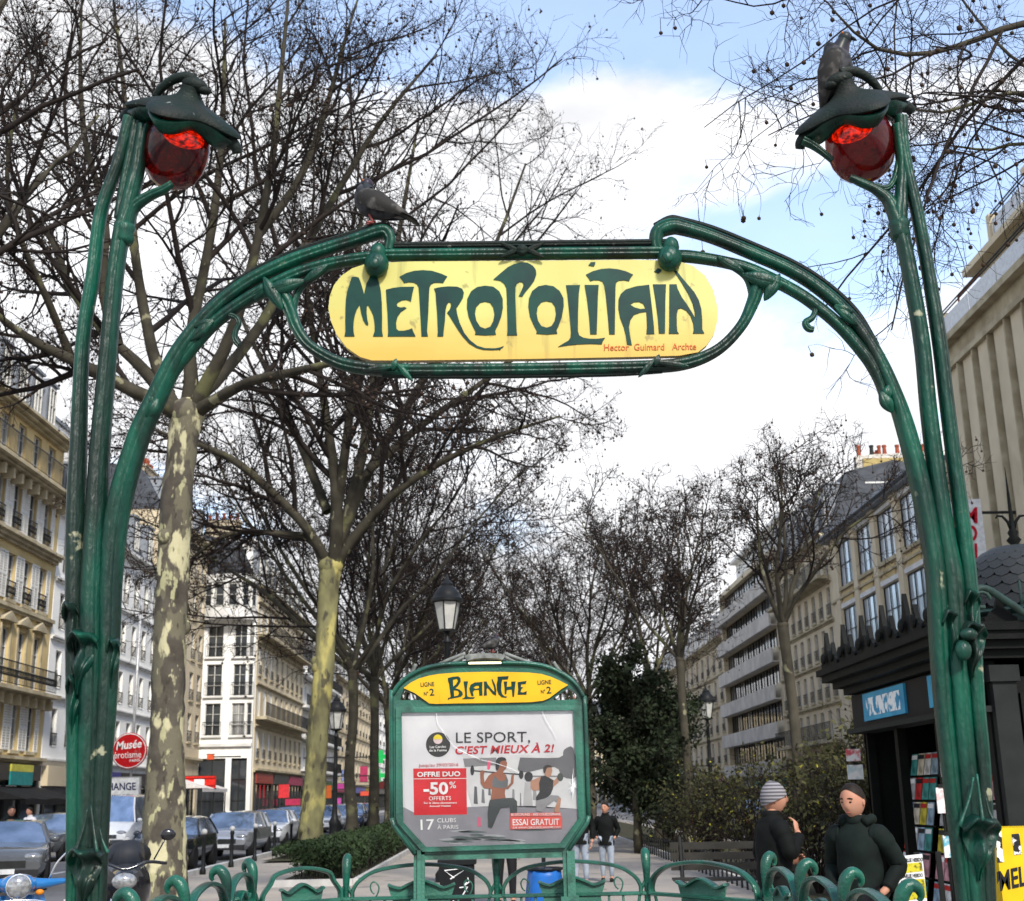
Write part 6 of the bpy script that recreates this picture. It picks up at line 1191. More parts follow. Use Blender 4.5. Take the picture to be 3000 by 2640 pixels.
def sign_box(name, label, uv, Y, w_px, h_px, col, to_wall, group=None, emit=0, parts=None):
    c = atY(uv[0], uv[1], Y); s_ = ((c-np.array([0, 0, CAMH]))@_fw)/FPX; hw, hh = w_px*s_/2, h_px*s_/2; t = thing(name, label, 'sign', (c[0], Y, c[2]), 0, group)
    mt = mat('signpaint_%.2f_%.2f_%.2f' % col, col, .4, emit=col if emit else None, estr=emit)
    obj('panel', MB().box((-hw, -.08, -hh), (hw, .08, hh)), mt, t); obj('panel_rim', MB().box((-hw-.05, -.06, -hh-.05), (hw+.05, .06, -hh-.002)).box((-hw-.05, -.06, hh+.002), (hw+.05, .06, hh+.05)), DARKFR, t, kind='stuff'); obj('arm', MB().tube([(0, 0, 0), (to_wall-c[0], 0, 0)], .05, 6), DARKFR, t)
    if parts: parts(t, hw, hh)
    return t
def cafe(t, hw, hh):
    obj('centre_panel', MB().box((-hw*.35, -.1, -hh*.55), (hw*.3, -.081, hh*.6)), MW_, t)
    for z in (-.62, .0, .62): obj('stripe', MB().box((-hw, -.1, hh*z-.05), (hw, -.082, hh*z+.05)) if z else MB().box((-hw, -.095, -.04), (-hw*.4, -.082, .04)), mat('stripe_dark_red', (.30, .01, .01), .4), t)
sign_box('cafe_sign', 'red striped cafe sign with a white centre above a white awning', (586, 2292), 84, 92, 34, (.72, .03, .02), -21, parts=cafe)
t = thing('cafe_awning', 'pale cream awning over the cafe terrace below the red striped sign', 'awning', (-20.9, 80.5, 0), R(90)); awning(t, 0, 7.4, 3.3, 2.6, .8, mat('awning_cream', (.70, .66, .62), .8)); 
for x in (.2, 3.7, 7.2): obj('post', MB().tube([(x, -2.5, 0), (x, -2.5, 2.5)], .04, 6), DARKFR, t)
SGN = 'shop signs down the left street'
for i, (uv, Y, w_, h_, col, lb, em) in enumerate((((617, 2218), 88, 20, 14, (.70, .12, .05), 'small orange blade sign on the rounded white building', 0), ((775, 2222), 100, 28, 16, (.75, .05, .12), 'red and yellow blade sign at the corner of the cream terrace', 0), ((832, 2318), 100, 30, 38, (.70, .05, .06), 'round red shop sign low on the cream terrace', 0), ((858, 2350), 104, 44, 18, (.55, .05, .12), 'crimson banner hanging by the mossy trunk', 0), ((962, 2320), 125, 18, 36, (.48, .11, .03), 'orange hanging sign just right of the mossy trunk', 0), ((992, 2304), 132, 32, 14, (.42, .06, .26), 'pink neon fascia between the lamp post and first slim trunk', 0), ((990, 2355), 128, 18, 32, (.55, .10, .40), 'magenta poster low between the slim trunks', 0), ((1066, 2268), 140, 22, 44, (.50, .06, .14), 'tall pink illuminated sign between the slim trunks', 0), ((1003, 2272), 150, 12, 30, (.20, .25, .50), 'blue vertical sign far down the street', 0), ((1068, 2325), 150, 24, 12, (.70, .10, .06), 'small red fascia beyond the second slim trunk', 0), ((1125, 2300), 160, 30, 20, (.10, .02, .02), 'dark red awning sign beside the notice board', 0))):
    sign_box('shop_sign', lb, uv, Y, w_, h_, col, -17.5 if Y < 114 else -18, SGN, em)
GREENL = mat('pharmacy_green', (.02, .35, .08), .4, emit=(.03, .9, .2), estr=.2)
for uv, lb in (((1116, 2217), 'upper green lit pharmacy cross left of the notice board'), ((1108, 2272), 'lower green lit pharmacy cross left of the notice board')):
    Y = 118 if uv[1] < 2240 else 112; c = atY(*uv, Y); s_ = 9*Y/3700*2; t = thing('pharmacy_cross', lb, 'sign', tuple(c), 0, 'pharmacy crosses'); obj('cross', MB().prism([(-.35,-1),(.35,-1),(.35,-.35),(1,-.35),(1,.35),(.35,.35),(.35,1),(-.35,1),(-.35,.35),(-1,.35),(-1,-.35),(-.35,-.35)], lambda p: (p[0]*s_, -.1, p[1]*s_), (0, .2, 0)), GREENL, t); obj('arm', MB().tube([(0, .12, 0), (-17.8-c[0], .12, 0)], .06, 6), DARKFR, t)
SGR = 'shop signs down the right street'
for uv, Y, w_, h_, col, lb in (((1956, 2246), 120, 30, 26, (.60, .03, .07), 'red shop sign behind the evergreen on the right street'), ((1806, 2290), 150, 22, 22, (.70, .06, .03), 'red round-cornered sign beside the notice board, right street'), ((1868, 2280), 145, 22, 22, (.75, .04, .05), 'second red sign right of the notice board'), ((2010, 2310), 105, 60, 90, (.70, .72, .72), 'white and green shop panel behind the straight young trunk'), ((2062, 2330), 104, 34, 70, (.02, .35, .25), 'green shop panel right of the straight young trunk')):
    sign_box('shop_sign', lb, uv, Y, w_, h_, col, 20, SGR)
# vertical red-lettered sign on the pier building
Y = 46.5; c0 = atY(2812, 1660, Y); c1 = atY(2872, 1462, Y); t = thing('letter_sign', 'white blade sign with tall red letters beside the right post', 'sign', (c1[0], Y, c0[2])); b = obj('panel', MB().box((c0[0], Y, c0[2]), (c1[0], Y+.3, c1[2])), mat('sign_white', (.78, .79, .80), .4), t, world=True); obj('arm', MB().tube([(c1[0], Y+.15, c1[2]-.5), (20.0, Y+.15, c1[2]-.5)], .06, 6), DARKFR, t, world=True)
for ch, v in (('M', 1532), ('O', 1585), ('N', 1638)): plane_text(ch, 2826, v, 2864, v-1, 46, Y-.03, mat('sign_letter_red', (.55, .01, .03), .4), b, name='letter', bold=.025, d=.02)
# bollards along the kerb
for i, y in enumerate((24.6, 27.8, 31.0, 34.2, 37.4, 40.6, 43.8)):
    t = thing('bollard', 'black bollard with pale ball top, number %s from the near trunk along the kerb' % ('one two three four five six seven'.split()[i]), 'bollard', (-6.95, y, 0), 0, 'kerb bollards'); obj('post', MB().lathe([(.07, 0), (.07, .1), (.05, .14), (.045, .8), (.06, .84), (.04, .9)], 12), BLACK, t, 40); obj('ball', MB().ball((0, 0, .95), .07, 12, 8), mat('bollard_pale', (.45, .45, .44), .4), t, 180)
kerb('low_wall_left', -7.19, -7.02, 22, 120, 0.0, .12)
# park bench and low hoop fence on the right of the path
t = thing('park_bench', 'dark slatted park bench on the path behind the balustrade', 'bench', (3.3, 18.6, 0), R(-4)); WOODD = mat('bench_wood', (.045, .042, .036), .6, scale=6)
for k in range(4): obj('seat_slat', MB().box((-.9, -.24+k*.12, .43), (.9, -.14+k*.12, .46)), WOODD, t)
for k in range(3): obj('back_slat', MB().box((-.9, .27+k*.03, .55+k*.14), (.9, .30+k*.03, .65+k*.14)), WOODD, t)
for x in (-.75, .75): obj('leg', MB().tube([(x, -.2, 0), (x, -.2, .42)], .03, 6).tube([(x, .22, 0), (x, .2, .42), (x, .37, 1.0)], .03, 6), BLACK, t)
t = thing('hoop_fence', 'low black hoop fence edging the bed by the standing man', 'fence', (4.2, 22, 0))
for i in range(40): obj('hoop', MC.setdefault('hoop', MB().tube([(0, -.28, 0), (0, -.28, .25), (0, -.2, .42), (0, 0, .5), (0, .2, .42), (0, .28, .25), (0, .28, 0)], .014, 5).mesh('hoop', 60)), BLACK, t, loc=(0, i*.5, 0))
# graffitied cabinet and blue bag under the board
t = thing('utility_cabinet', 'black utility cabinet scrawled with white graffiti, seen under the notice board', 'cabinet', (-.42, 12.2, 0)); obj('box', MB().box((-.14, -.15, 0), (.17, .15, 1.02)).box((-.16, -.17, 1.02), (.19, .17, 1.06)), BLACK, t); rg = random.Random(3); g = MB()
for k in range(9):
    z = .3+k*.08; g.tube([(rg.uniform(-.12, .15), -.155, z+rg.uniform(-.05, .05)) for _ in range(4)], .006, 4)
obj('graffiti', g, MW_, t, kind='stuff')
t = thing('bin_bag_stand', 'bright blue waste sack hanging in a ring stand under the notice board', 'waste sack', (.42, 13.0, 0)); obj('sack', MB().lathe([(.02, .1), (.14, .14), (.19, .35), (.2, .6), (.17, .85), (.16, .92)], 14, None, lambda th: 1+.08*np.sin(5*th)), mat('sack_blue', (.02, .13, .45), .35), t, 180); obj('ring', MB().tube([(.17*math.cos(a), .17*math.sin(a), .92) for a in np.linspace(0, 6.283, 17)], .015, 6, cap=False), BLACK, t); obj('pole', MB().tube([(0, .2, 0), (0, .2, 1.1)], .02, 6), BLACK, t)
# yellow letter box
t = thing('letter_box', 'yellow letter box covered in black graffiti and stickers, bottom right corner', 'letter box', (4.72, 10.7, 0)); YB_ = mat('post_yellow', (.66, .45, .012), .4, col2=(.55, .36, .01), scale=4)
a = atY(2914, 2426, 10.5); x0 = a[0]-4.72; zt = a[2]; b = MB(); pr = [(x0, .12), (x0, zt-.06), (x0+.02, zt-.02), (x0+.06, zt), (x0+.8, zt), (x0+.84, zt-.02), (x0+.86, zt-.06), (x0+.86, .12)]; b.prism(pr, lambda p: (p[0], -.2, p[1]), (0, .45, 0)); obj('box', b, YB_, t, 30); obj('foot', MB().box((x0+.1, -.12, 0), (x0+.76, .18, .119)), BLACK, t)
def onbox(name, mb, mt): return obj(name, mb, mt, t, world=True)
onbox('sticker', MB().prism([(2918,2440),(2934,2436),(2938,2500),(2942,2525),(2922,2528)], lambda p: atY(p[0], p[1], 10.495), (0, .003, 0)), mat('sticker_white', (.75, .75, .74), .5, col2=(.02, .02, .02), scale=14, contrast=(.48, .52))); onbox('sticker', MB().prism([(2964,2444),(2986,2442),(2994,2502),(2972,2505)], lambda p: atY(p[0], p[1], 10.495), (0, .003, 0)), mat('sticker_white', (.75, .75, .74), .5))
plane_text('NOT', 2967, 2461, 2984, 2459, 8, 10.494, MD_, t, name='sticker_text'); plane_text('OK', 2969, 2477, 2986, 2475, 8, 10.494, MD_, t, name='sticker_text')
plane_text('MEL', 2930, 2610, 3010, 2592, 58, 10.494, MD_, t, name='graffiti', bold=.02, shear=.25)
onbox('graffiti', MB().prism([(2920,2555),(2928,2552),(2930,2575),(2922,2590)], lambda p: atY(p[0], p[1], 10.494), (0, .002, 0)), MD_)
# ================================================================== NEWSSTAND
KX0, KX1, KY0, KY1 = 4.55, 7.1, 11.9, 16.1
KBLK = mat('kiosk_black_green', (.0035, .005, .0045), .6, col2=(.007, .008, .0075), scale=5, bump=.15, spec=.12); KSC = mat('kiosk_zinc_scale', (.040, .043, .043), .55, col2=(.018, .020, .020), scale=9, spec=.3); KTRIM = mat('kiosk_trim_worn', (.022, .050, .042), .45, col2=(.012, .018, .017), scale=8, edge=((.12, .2, .17), .35))
kk = thing('newsstand', 'black domed newspaper kiosk with toothed cresting behind the right post', 'kiosk', (KX0, KY0, 0))
def kw(name, mb, mt=KBLK, smooth=0, par=kk, **k): return obj(name, mb, mt, par, smooth, world=True, **k)
kw('floor', MB().box((KX0, KY0, 0), (KX1, KY1, .14))); kw('back_wall', MB().box((KX1-.08, KY0, .14), (KX1, KY1, 2.6))); kw('end_wall', MB().box((KX0, KY1-.06, .14), (KX1-.081, KY1, 2.6)))
fw = MB(); fw.box((KX0+.1, KY0, .14), (KX1-.081, KY0+.06, 2.75)); kw('front_wall', fw)
for x in (KX0+.02, KX0+.75, KX0+1.5, KX1-.25): kw('pilaster', MB().box((x, KY0-.1, .14), (x+.22, KY0-.002, 2.7)).box((x-.03, KY0-.13, .14), (x+.25, KY0-.003, .5)).box((x-.03, KY0-.13, 2.55), (x+.25, KY0-.003, 2.7)), mat('kiosk_pilaster', (.016, .019, .019), .6, spec=.15))
for x in (KX0+.29, KX0+1.02): kw('wall_panel', MB().box((x, KY0-.04, .6), (x+.42, KY0-.002, 1.3)).box((x, KY0-.04, 1.4), (x+.42, KY0-.002, 2.45)))
for y in (KY0, KY0+1.45, KY0+2.85, KY1-.12): kw('post', MB().box((KX0, y, .14), (KX0+.1, y+.12, 2.6)))
kw('ceiling', MB().box((KX0-.1, KY0, 2.6), (KX1, KY1, 2.75)))
# fascia with blue signs, canopy, cornice
kw('fascia', MB().box((KX0-.12, KY0+.0, 2.34), (KX0-.04, KY1, 2.74)), mat('fascia_charcoal', (.014, .013, .014), .6, spec=.15)); kw('fascia_ledge', MB().box((KX0-.2, KY0-.05, 2.28), (KX0+.1, KY1+.05, 2.335)), mat('kiosk_pilaster', (.016, .019, .019), .6, spec=.15))
SB = mat('kiosk_blue_sign', (.03, .22, .42), .4, col2=(.05, .36, .55), scale=3)
SP = mat('kiosk_sign_print', (.80, .84, .86), .5, col2=(.04, .26, .46), scale=9, contrast=(.46, .52), stretch=(1, 1.0, .7))
for y0, y1 in ((13.9, 15.5), (12.35, 13.1)):
    s_ = kw('blue_sign', MB().box((KX0-.15, y0, 2.40), (KX0-.121, y1, 2.72)), SB); kw('sign_print', MB().box((KX0-.155, y0+.15, 2.45), (KX0-.151, y1-.15, 2.66)), SP, par=s_)
co = MB()
for z, p in ((2.76, .10), (2.84, .22), (2.92, .34), (3.0, .40)): co.box((KX0-.1-p, KY0-.1-p*.6, z), (KX1, KY1+p*.4, z+.078))
kw('cornice', co)
tooth = [(-.19,0),(-.19,.07),(-.13,.10),(-.10,.17),(-.055,.20),(-.03,.30),(0,.42),(.03,.30),(.055,.20),(.10,.17),(.13,.10),(.19,.07),(.19,0)]; small = [(a*.8, b*.62) for a, b in tooth]
for i in range(11):
    y = KY0+.1+i*.40; sh_ = [(a_*1.45, b_*1.08) for a_, b_ in tooth] if i % 2 == 0 else [(a_*1.3, b_*1.1) for a_, b_ in small]
    kw('cresting', MB().prism(sh_, lambda p: (KX0-.42-(.03 if i % 2 else 0), y-p[0], 3.08+p[1]), (.05, 0, 0)).ball((KX0-.46, y, 3.20), (.03, .07, .07), 8, 6), KBLK)
for i in range(5): x = KX0+.1+i*.44; kw('cresting', MB().prism(small, lambda p: (x+p[0], KY0-.28, 3.08+p[1]), (0, .05, 0)), KBLK)
# frieze with volutes, dome with scales, finial
DC = np.array((5.27, 12.6)); DR = .62
kw('dome_drum', MB().lathe([(DR+.12, 3.06), (DR+.16, 3.10), (DR+.06, 3.13), (DR+.06, 3.21), (DR+.12, 3.25), (DR+.03, 3.29)], 8, Matrix.Translation((*DC, 0)) @ Matrix.Rotation(R(22.5), 4, 'Z')), KTRIM, 0)
prof = [(DR*math.cos(a)**.85, 3.27+.66*math.sin(a)) for a in np.linspace(0, 1.45, 10)]
kw('dome', MB().lathe(prof+[(.06, 3.93)], 32, Matrix.Translation((*DC, 0))), KBLK, 60)
sc = MB(); o_ = [(-.5, .55), (-.5, 0), (-.35, -.3), (0, -.5), (.35, -.3), (.5, 0), (.5, .55)]; sc.prism(o_, lambda p: (p[0], 0, p[1]), (0, .06, 0)); scm = sc.mesh('scale', 30); scm.materials.append(KSC)
for r_ in range(8):
    a = .06+r_*.155; rr, zz = DR*math.cos(a)**.85+.012, 3.27+.66*math.sin(a); tl = math.atan2(.70*math.cos(a), DR*math.sin(a)+.1)
    n = 24
    for k in range(n):
        th = 2*math.pi*(k+.5*(r_ % 2))/n
        if math.sin(th) > .55: continue       # the far side cannot be seen
        w_ = 2*math.pi*rr/n
        inst('scale', scm, kk, (DC[0]+rr*math.cos(th)-KX0, DC[1]+rr*math.sin(th)-KY0, zz+.04), (-(math.pi/2-tl)*.9, 0, th+math.pi/2), (w_*1.02, .22, .12))
for k in range(8):
    th = k*math.pi/4+.39; kw('dome_rib', MB().tube([(DC[0]+(r+.012)*math.cos(th), DC[1]+(r+.012)*math.sin(th), z) for r, z in prof], .018, 6), KTRIM, 180)
FZ = 3.90
kw('finial', MB().lathe([(.10,FZ),(.07,FZ+.05),(.04,FZ+.09),(.075,FZ+.13),(.04,FZ+.17),(.055,FZ+.21),(.03,FZ+.25),(.022,FZ+.36),(.014,FZ+.6),(.002,FZ+.9)], 12, Matrix.Translation((*DC, 0))), KBLK, 180)
for s_ in (-1, 1): kw('finial_leaf', MB().tube([(DC[0]+s_*a, DC[1], FZ+z) for a, z in ((.015, .24), (.04, .32), (.09, .38), (.14, .385), (.16, .36))], np.linspace(.02, .008, 5), 6), KBLK, 180)
for s_ in (0, 1, 2):
    x = KX0-.3+s_*1.0; kw('frieze_scroll', MB().tube(spline([(x, KY0-.38, 3.14), (x+.2, KY0-.38, 3.38), (x+.45, KY0-.38, 3.24), (x+.62, KY0-.38, 3.14), (x+.82, KY0-.38, 3.3), (x+.95, KY0-.38, 3.42)], 5), .035, 6), KTRIM, 180); kw('frieze_scroll', MB().tube([(x+.2+.08*math.cos(a), KY0-.39, 3.27+.07*math.sin(a)) for a in np.linspace(0, 5, 12)], .018, 6), KTRIM, 180)
# racks inside
rk = MB()
for y0, y1 in ((KY0+.14, KY0+1.42), (KY0+1.6, KY0+2.8), (KY0+3.0, KY1-.2)):
    for i in range(6): rk.box((KX0+.22+i*.055, y0, .34+i*.28), (KX0+.27+i*.055, y1, .36+i*.28))
kw('rack', rk, KBLK, kind='stuff')
rg = random.Random(12); PAL = [('white', (.62, .62, .60)), ('red-topped', (.52, .03, .03)), ('grey', (.40, .40, .40)), ('yellow', (.55, .46, .05)), ('pink', (.60, .30, .34)), ('teal', (.06, .30, .28)), ('pale blue', (.30, .42, .52)), ('cream', (.58, .52, .40))]
ORD = 'bottom second third fourth fifth top'.split()
for col_, (y0, y1, nm) in enumerate(((KY0+.14, KY0+1.42, 'nearest'), (KY0+1.6, KY0+2.8, 'middle'), (KY0+3.0, KY1-.2, 'farthest'))):
    for i in range(6):
        n = 4; w_ = (y1-y0)/n
        for k in range(n):
            nmC, c = rg.choice(PAL); t = thing('newspaper', '%s newspaper, %s shelf of the %s kiosk rack, %s along' % (nmC, ORD[i], nm, ('first', 'second', 'third', 'fourth')[k]), 'newspaper', (KX0+.2+i*.055, y0+k*w_+.01, .365+i*.28), 0, 'newspapers on the kiosk racks')
            obj('page', MB().prism([(0, 0), (w_-.03, 0), (w_-.03, .25), (0, .25)], lambda p: (p[1]*.18-.012, p[0], p[1]), (.012, 0, 0)), mat('news_'+nmC, c, .6, col2=tuple(x*.45 for x in c), scale=11, contrast=(.42, .6)), t)
            obj('masthead', MB().prism([(.01, .185), (w_-.04, .185), (w_-.04, .235), (.01, .235)], lambda p: (p[1]*.18-.016, p[0], p[1]), (.003, 0, 0)), mat('masthead_red', (.45, .02, .02), .5) if rg.random() < .4 else (MD_ if rg.random() < .6 else MW_), t)
# magazine posters hung at the kiosk corner
for i, (u, v, w_, h_, c, lb) in enumerate(((2500, 2212, 40, 34, (.55, .10, .12), 'red and white magazine poster at the far corner of the kiosk'), (2506, 2262, 44, 40, (.45, .55, .55), 'teal magazine poster below the red one at the kiosk corner'), (2770, 2255, 26, 40, (.55, .60, .55), 'white leaflet sticking out beside the right post'), (2762, 2345, 34, 70, (.55, .40, .40), 'colourful magazine rack poster beside the right post'), (2778, 2480, 26, 60, (.10, .35, .45), 'blue magazine poster low beside the right post'))):
    Y = 15.0 if u < 2700 else 11.6; c0 = atY(u, v, Y); s_ = Y*1.0/FPX; t = thing('magazine_poster', lb, 'poster', tuple(c0), 0, 'posters on stands beside the kiosk'); obj('sheet', MB().box((-w_*s_/2, -.01, -h_*s_/2), (w_*s_/2, .01, h_*s_/2)), mat('mag_%d' % i, c, .5, col2=(.7, .7, .68), scale=9, contrast=(.45, .55)), t); obj('clip', MB().box((-.03, -.02, h_*s_/2), (.03, .02, h_*s_/2+.03)), BLACK, t); obj('stand', MB().tube([(0, .02, h_*s_/2+.02), (0, .02, -c0[2])], .009, 6), BLACK, t)
# newspaper display board in front of the kiosk
Y = 10.9; t = thing('newspaper_board', 'white display board with yellow newspaper front pages left of the right post', 'display board', (3.55, Y, 0)); fB = lambda p: atY(p[0], p[1], Y)
obj('board', MB().prism([(2628,2510),(2702,2502),(2722,2700),(2640,2706)], fB, (0, .02, 0)), mat('sign_white', (.78, .79, .80), .4), t, world=True); obj('leg', MB().box((3.42, Y+.03, 0), (3.46, Y+.06, 1.1)).box((3.6, Y+.03, 0), (3.64, Y+.06, 1.1)), BLACK, t, world=True)
fB2 = lambda p: atY(p[0], p[1], Y-.003)
for pts, c in (([(2634,2532),(2700,2526),(2704,2552),(2637,2560)], (.50, .45, .03)), ([(2640,2580),(2708,2574),(2716,2630),(2646,2640)], (.45, .40, .02))): obj('front_page', MB().prism(pts, fB2, (0, .003, 0)), mat('page_yellow_%.2f' % c[0], c, .5, col2=(.12, .10, .02), scale=30, contrast=(.5, .62)), t, world=True)
for v in (2527, 2573): plane_text('CHARLIE HEBDO', 2636, v, 2704, v-4, 11, Y-.004, MD_, t, bold=.02, d=.001)

# ================================================================== PEOPLE
SKIN = mat('skin', (.44, .235, .16), .55, col2=(.38, .18, .12), scale=8); HAIR = mat('hair_dark', (.018, .013, .010), .6, var=.4, scale=40)
def skin_mesh(name, nodes, edges, root, sub=2):
    me = bpy.data.meshes.new(name); keys = list(nodes); ix = {k: i for i, k in enumerate(keys)}; me.from_pydata([nodes[k][:3] for k in keys], [(ix[a], ix[b]) for a, b in edges], []); o = bpy.data.objects.new(name, me); COL.objects.link(o)
    md = o.modifiers.new('s', 'SKIN'); md.use_smooth_shade = True; sv = me.skin_vertices[0].data
    for k, i in ix.items(): r = nodes[k][3]; sv[i].radius = r if isinstance(r, tuple) else (r, r); sv[i].use_root = (k == root)
    m2 = o.modifiers.new('u', 'SUBSURF'); m2.levels = m2.render_levels = sub
    dg = bpy.context.evaluated_depsgraph_get(); out_ = bpy.data.meshes.new_from_object(o.evaluated_get(dg)); bpy.data.objects.remove(o); bpy.data.meshes.remove(me)
    out_.polygons.foreach_set('use_smooth', [True]*len(out_.polygons)); return out_
def head_mb(c, yaw, pitch=0.0, k=1.0):
    """head centred on c, face towards local +x turned by yaw"""
    n, m_ = 24, 18; G = []
    for i in range(m_+1):
        ph = math.pi*i/m_; row = []
        for j in range(n):
            th = 2*math.pi*j/n; d = np.array([math.sin(ph)*math.cos(th), math.sin(ph)*math.sin(th), math.cos(ph)]); fr = max(0, d[0])
            sx, sy, sz = .098, .083, .120; x, y, z = d*np.array([sx, sy, sz])
            if z < 0: y *= 1-.28*(-z/sz); x *= 1-.10*(-z/sz)*(1-fr)
            nose = math.exp(-((d[1]/.16)**2+((d[2]+.12)/.20)**2))*fr; x += .026*nose; x += .008*math.exp(-((d[1]/.35)**2+((d[2]-.22)/.12)**2))*fr; x -= .008*sum(math.exp(-(((d[1]-s*.36)/.16)**2+((d[2]-.06)/.12)**2)) for s in (-1, 1))*fr
            x += .007*math.exp(-((d[1]/.3)**2+((d[2]+.52)/.07)**2))*fr; x += .012*math.exp(-((d[1]/.35)**2+((d[2]+.86)/.16)**2))*fr
            row.append((x, y, z))
        G.append(row)
    G = np.array(G)*k; b = MB().grid(G, True)
    for s in (-1, 1): b.ball((-.005*k, s*.078*k, -.005*k), (.018*k, .010*k, .032*k), 8, 6)
    M = np.array(Matrix.Rotation(yaw, 3, 'Z') @ Matrix.Rotation(-pitch, 3, 'Y')); b.v = [b.V()@M.T+np.array(c)]; return b, M
def hand_mb(b, wrist, d, palm_n, k=1.0, curl=.5):
    """palm and five fingers from the wrist along d"""
    d = np.array(d, float); d /= np.linalg.norm(d); nrm = np.array(palm_n, float); nrm -= d*(nrm@d); nrm /= np.linalg.norm(nrm); s = np.cross(d, nrm); w = np.array(wrist, float)
    q = spline([(0, .026), (.03, .034), (.06, .040), (.09, .038)], 3); G = []
    for t, hw in q: G.append([w+d*t*k+s*hw*math.cos(a)*k+nrm*.014*math.sin(a)*k for a in np.linspace(0, 2*math.pi, 13)[:-1]])
    b.grid(G, True)
    for i, (off, ln) in enumerate(((-.028, .070), (-.009, .080), (.010, .076), (.028, .060))):
        p = w+d*.085*k+s*off*k; dd = d.copy(); P = [p]
        for j in range(3): dd = dd*math.cos(curl*.6)+nrm*math.sin(curl*.6); p = p+dd*ln/3*k; P.append(p)
        b.tube(spline(P, 2), np.linspace(.0095, .0065, 7)*k, 6)
    P = [w+d*.025*k-s*.028*k, w+d*.055*k-s*.052*k+nrm*.01*k, w+d*.085*k-s*.05*k+nrm*.022*k]; b.tube(spline(P, 3), np.linspace(.012, .008, 7)*k, 6)
def person(label, at, rz, Hh, top, legs, hat=None, hair=True, arms='down', head_yaw=0.0, head_pitch=0.0, balding=False, z0=0.0, fine=True, bulk=1.0, hood=False):
    """stands at the origin facing +x, then turned by rz"""
    k = Hh/1.75; t = thing('person', label, 'person', (*at, z0), rz); N_ = {}; 
    def P(n, x, y, z, r): N_[n] = (x*k, y*k, z*k, r*k if not isinstance(r, tuple) else tuple(a*k for a in r))
    P('pel', 0, 0, .98, .14); P('wai', .0, 0, 1.12, .13); P('che', .01, 0, 1.32, .15); P('nec', 0, 0, 1.46, .075); P('nk2', .015, 0, 1.52, .055); P('hd', .03, 0, 1.58, .05)
    E_ = [('pel', 'wai'), ('wai', 'che'), ('che', 'nec'), ('nec', 'nk2'), ('nk2', 'hd')]; jt = {}; je = [('pel', 'wai'), ('wai', 'che'), ('che', 'nec')]; tt = {}; te = []; hands = []
    for s, n in ((1, 'l'), (-1, 'r')):
        if arms == 'down': pts = [(.0, .18, 1.40), (-.02, .25, 1.14), (.06, .25, .90), (.10, .24, .83)]
        elif arms == 'pockets': pts = [(0, .18, 1.40), (-.10, .27, 1.15), (.06, .22, .99), (.10, .18, .95)]
        else: pts = [(0, .18, 1.40), (.05, .25, 1.17), (.22, .08, 1.30), (.215, .04, 1.36)] if n == 'r' else [(0, .18, 1.40), (-.02, .25, 1.14), (.14, .16, 1.05), (.20, .10, 1.08)]
        for q, (x, y, z), r in zip(('sh', 'el', 'wr', 'ha'), pts, (.065, .047, .032, .028)): P(q+n, x, s*y, z, r)
        E_ += [('che', 'sh'+n), ('sh'+n, 'el'+n), ('el'+n, 'wr'+n), ('wr'+n, 'ha'+n)]; je += [('che', 'sh'+n), ('sh'+n, 'el'+n), ('el'+n, 'wr'+n)]
        st = .06*s
        for q, (x, y, z), r in zip(('hi', 'kn', 'an', 'to'), ((0, .09, .92), (.02+st*.6, .10, .50), (-.02+st, .105, .09), (.12+st, .12, .04)), (.095, .062, .042, .035)): P(q+n, x, s*y, z, r)
        E_ += [('pel', 'hi'+n), ('hi'+n, 'kn'+n), ('kn'+n, 'an'+n), ('an'+n, 'to'+n)]; te += [('pel', 'hi'+n), ('hi'+n, 'kn'+n), ('kn'+n, 'an'+n)]
        hands.append((np.array(pts[3])*np.array([1, s, 1])*k, np.array(pts[3])*np.array([1, s, 1])-np.array(pts[2])*np.array([1, s, 1]), n))
    NB = {a: (*v[:3], v[3]*(.8 if a[:2] in ('pe', 'wa', 'ch', 'sh', 'el', 'hi', 'kn', 'ne') else 1)) for a, v in N_.items()}; bm_ = skin_mesh('body', NB, E_, 'pel', 1 if not fine else 2); hb, HM = head_mb((.035*k, 0, 1.635*k), head_yaw, head_pitch, k*1.12)
    for wpt, d, n in hands:
        if arms == 'chin' and n == 'r': hand_mb(hb, wpt-np.array([0, 0, .02]), (.10, .25, .55), (-.3, .5, .1), k, .7)
        elif arms != 'pockets': hand_mb(hb, wpt, d, (0, -1 if n == 'l' else 1, 0), k, .5)
    q = MB().add([v.co[:] for v in bm_.vertices], [tuple(p.vertices) for p in bm_.polygons]); q.add(hb.V(), hb.f); body = obj('body', q, SKIN, t, 180)
    def cloth(name, ks, es, grow, mt, root, extra={}):
        nn = {a: (*N_[a][:3], (N_[a][3] if not isinstance(N_[a][3], tuple) else N_[a][3][0])*grow) for a in ks}; nn.update(extra); me = skin_mesh(name, nn, es, root, 1 if not fine else 2); return obj(name, me, mt, t)
    jk = ['pel', 'wai', 'che', 'nec']+[a+n for n in 'lr' for a in ('sh', 'el', 'wr')]
    J = MB(); rows_ = [(.80, .135, .185, .0), (.92, .14, .19, 0), (1.05, .135, .182, 0), (1.18, .14, .19, .005), (1.29, .14, .190, .01), (1.37, .125, .188, .008), (1.42, .10, .160, .004), (1.455, .085, .125, .0), (1.49, .07, .085, .005)]
    rows_ = spline(rows_, 4); J.grid([[((ox+rx*bulk*math.cos(q)*(1+.03*math.sin(z*31+q*3)))*k, ry*(1+(bulk-1)*.6)*math.sin(q)*(1+.03*math.sin(z*27-q*2))*k, z*k) for q in np.linspace(0, 2*math.pi, 25)[:-1]] for z, rx, ry, ox in rows_], True)
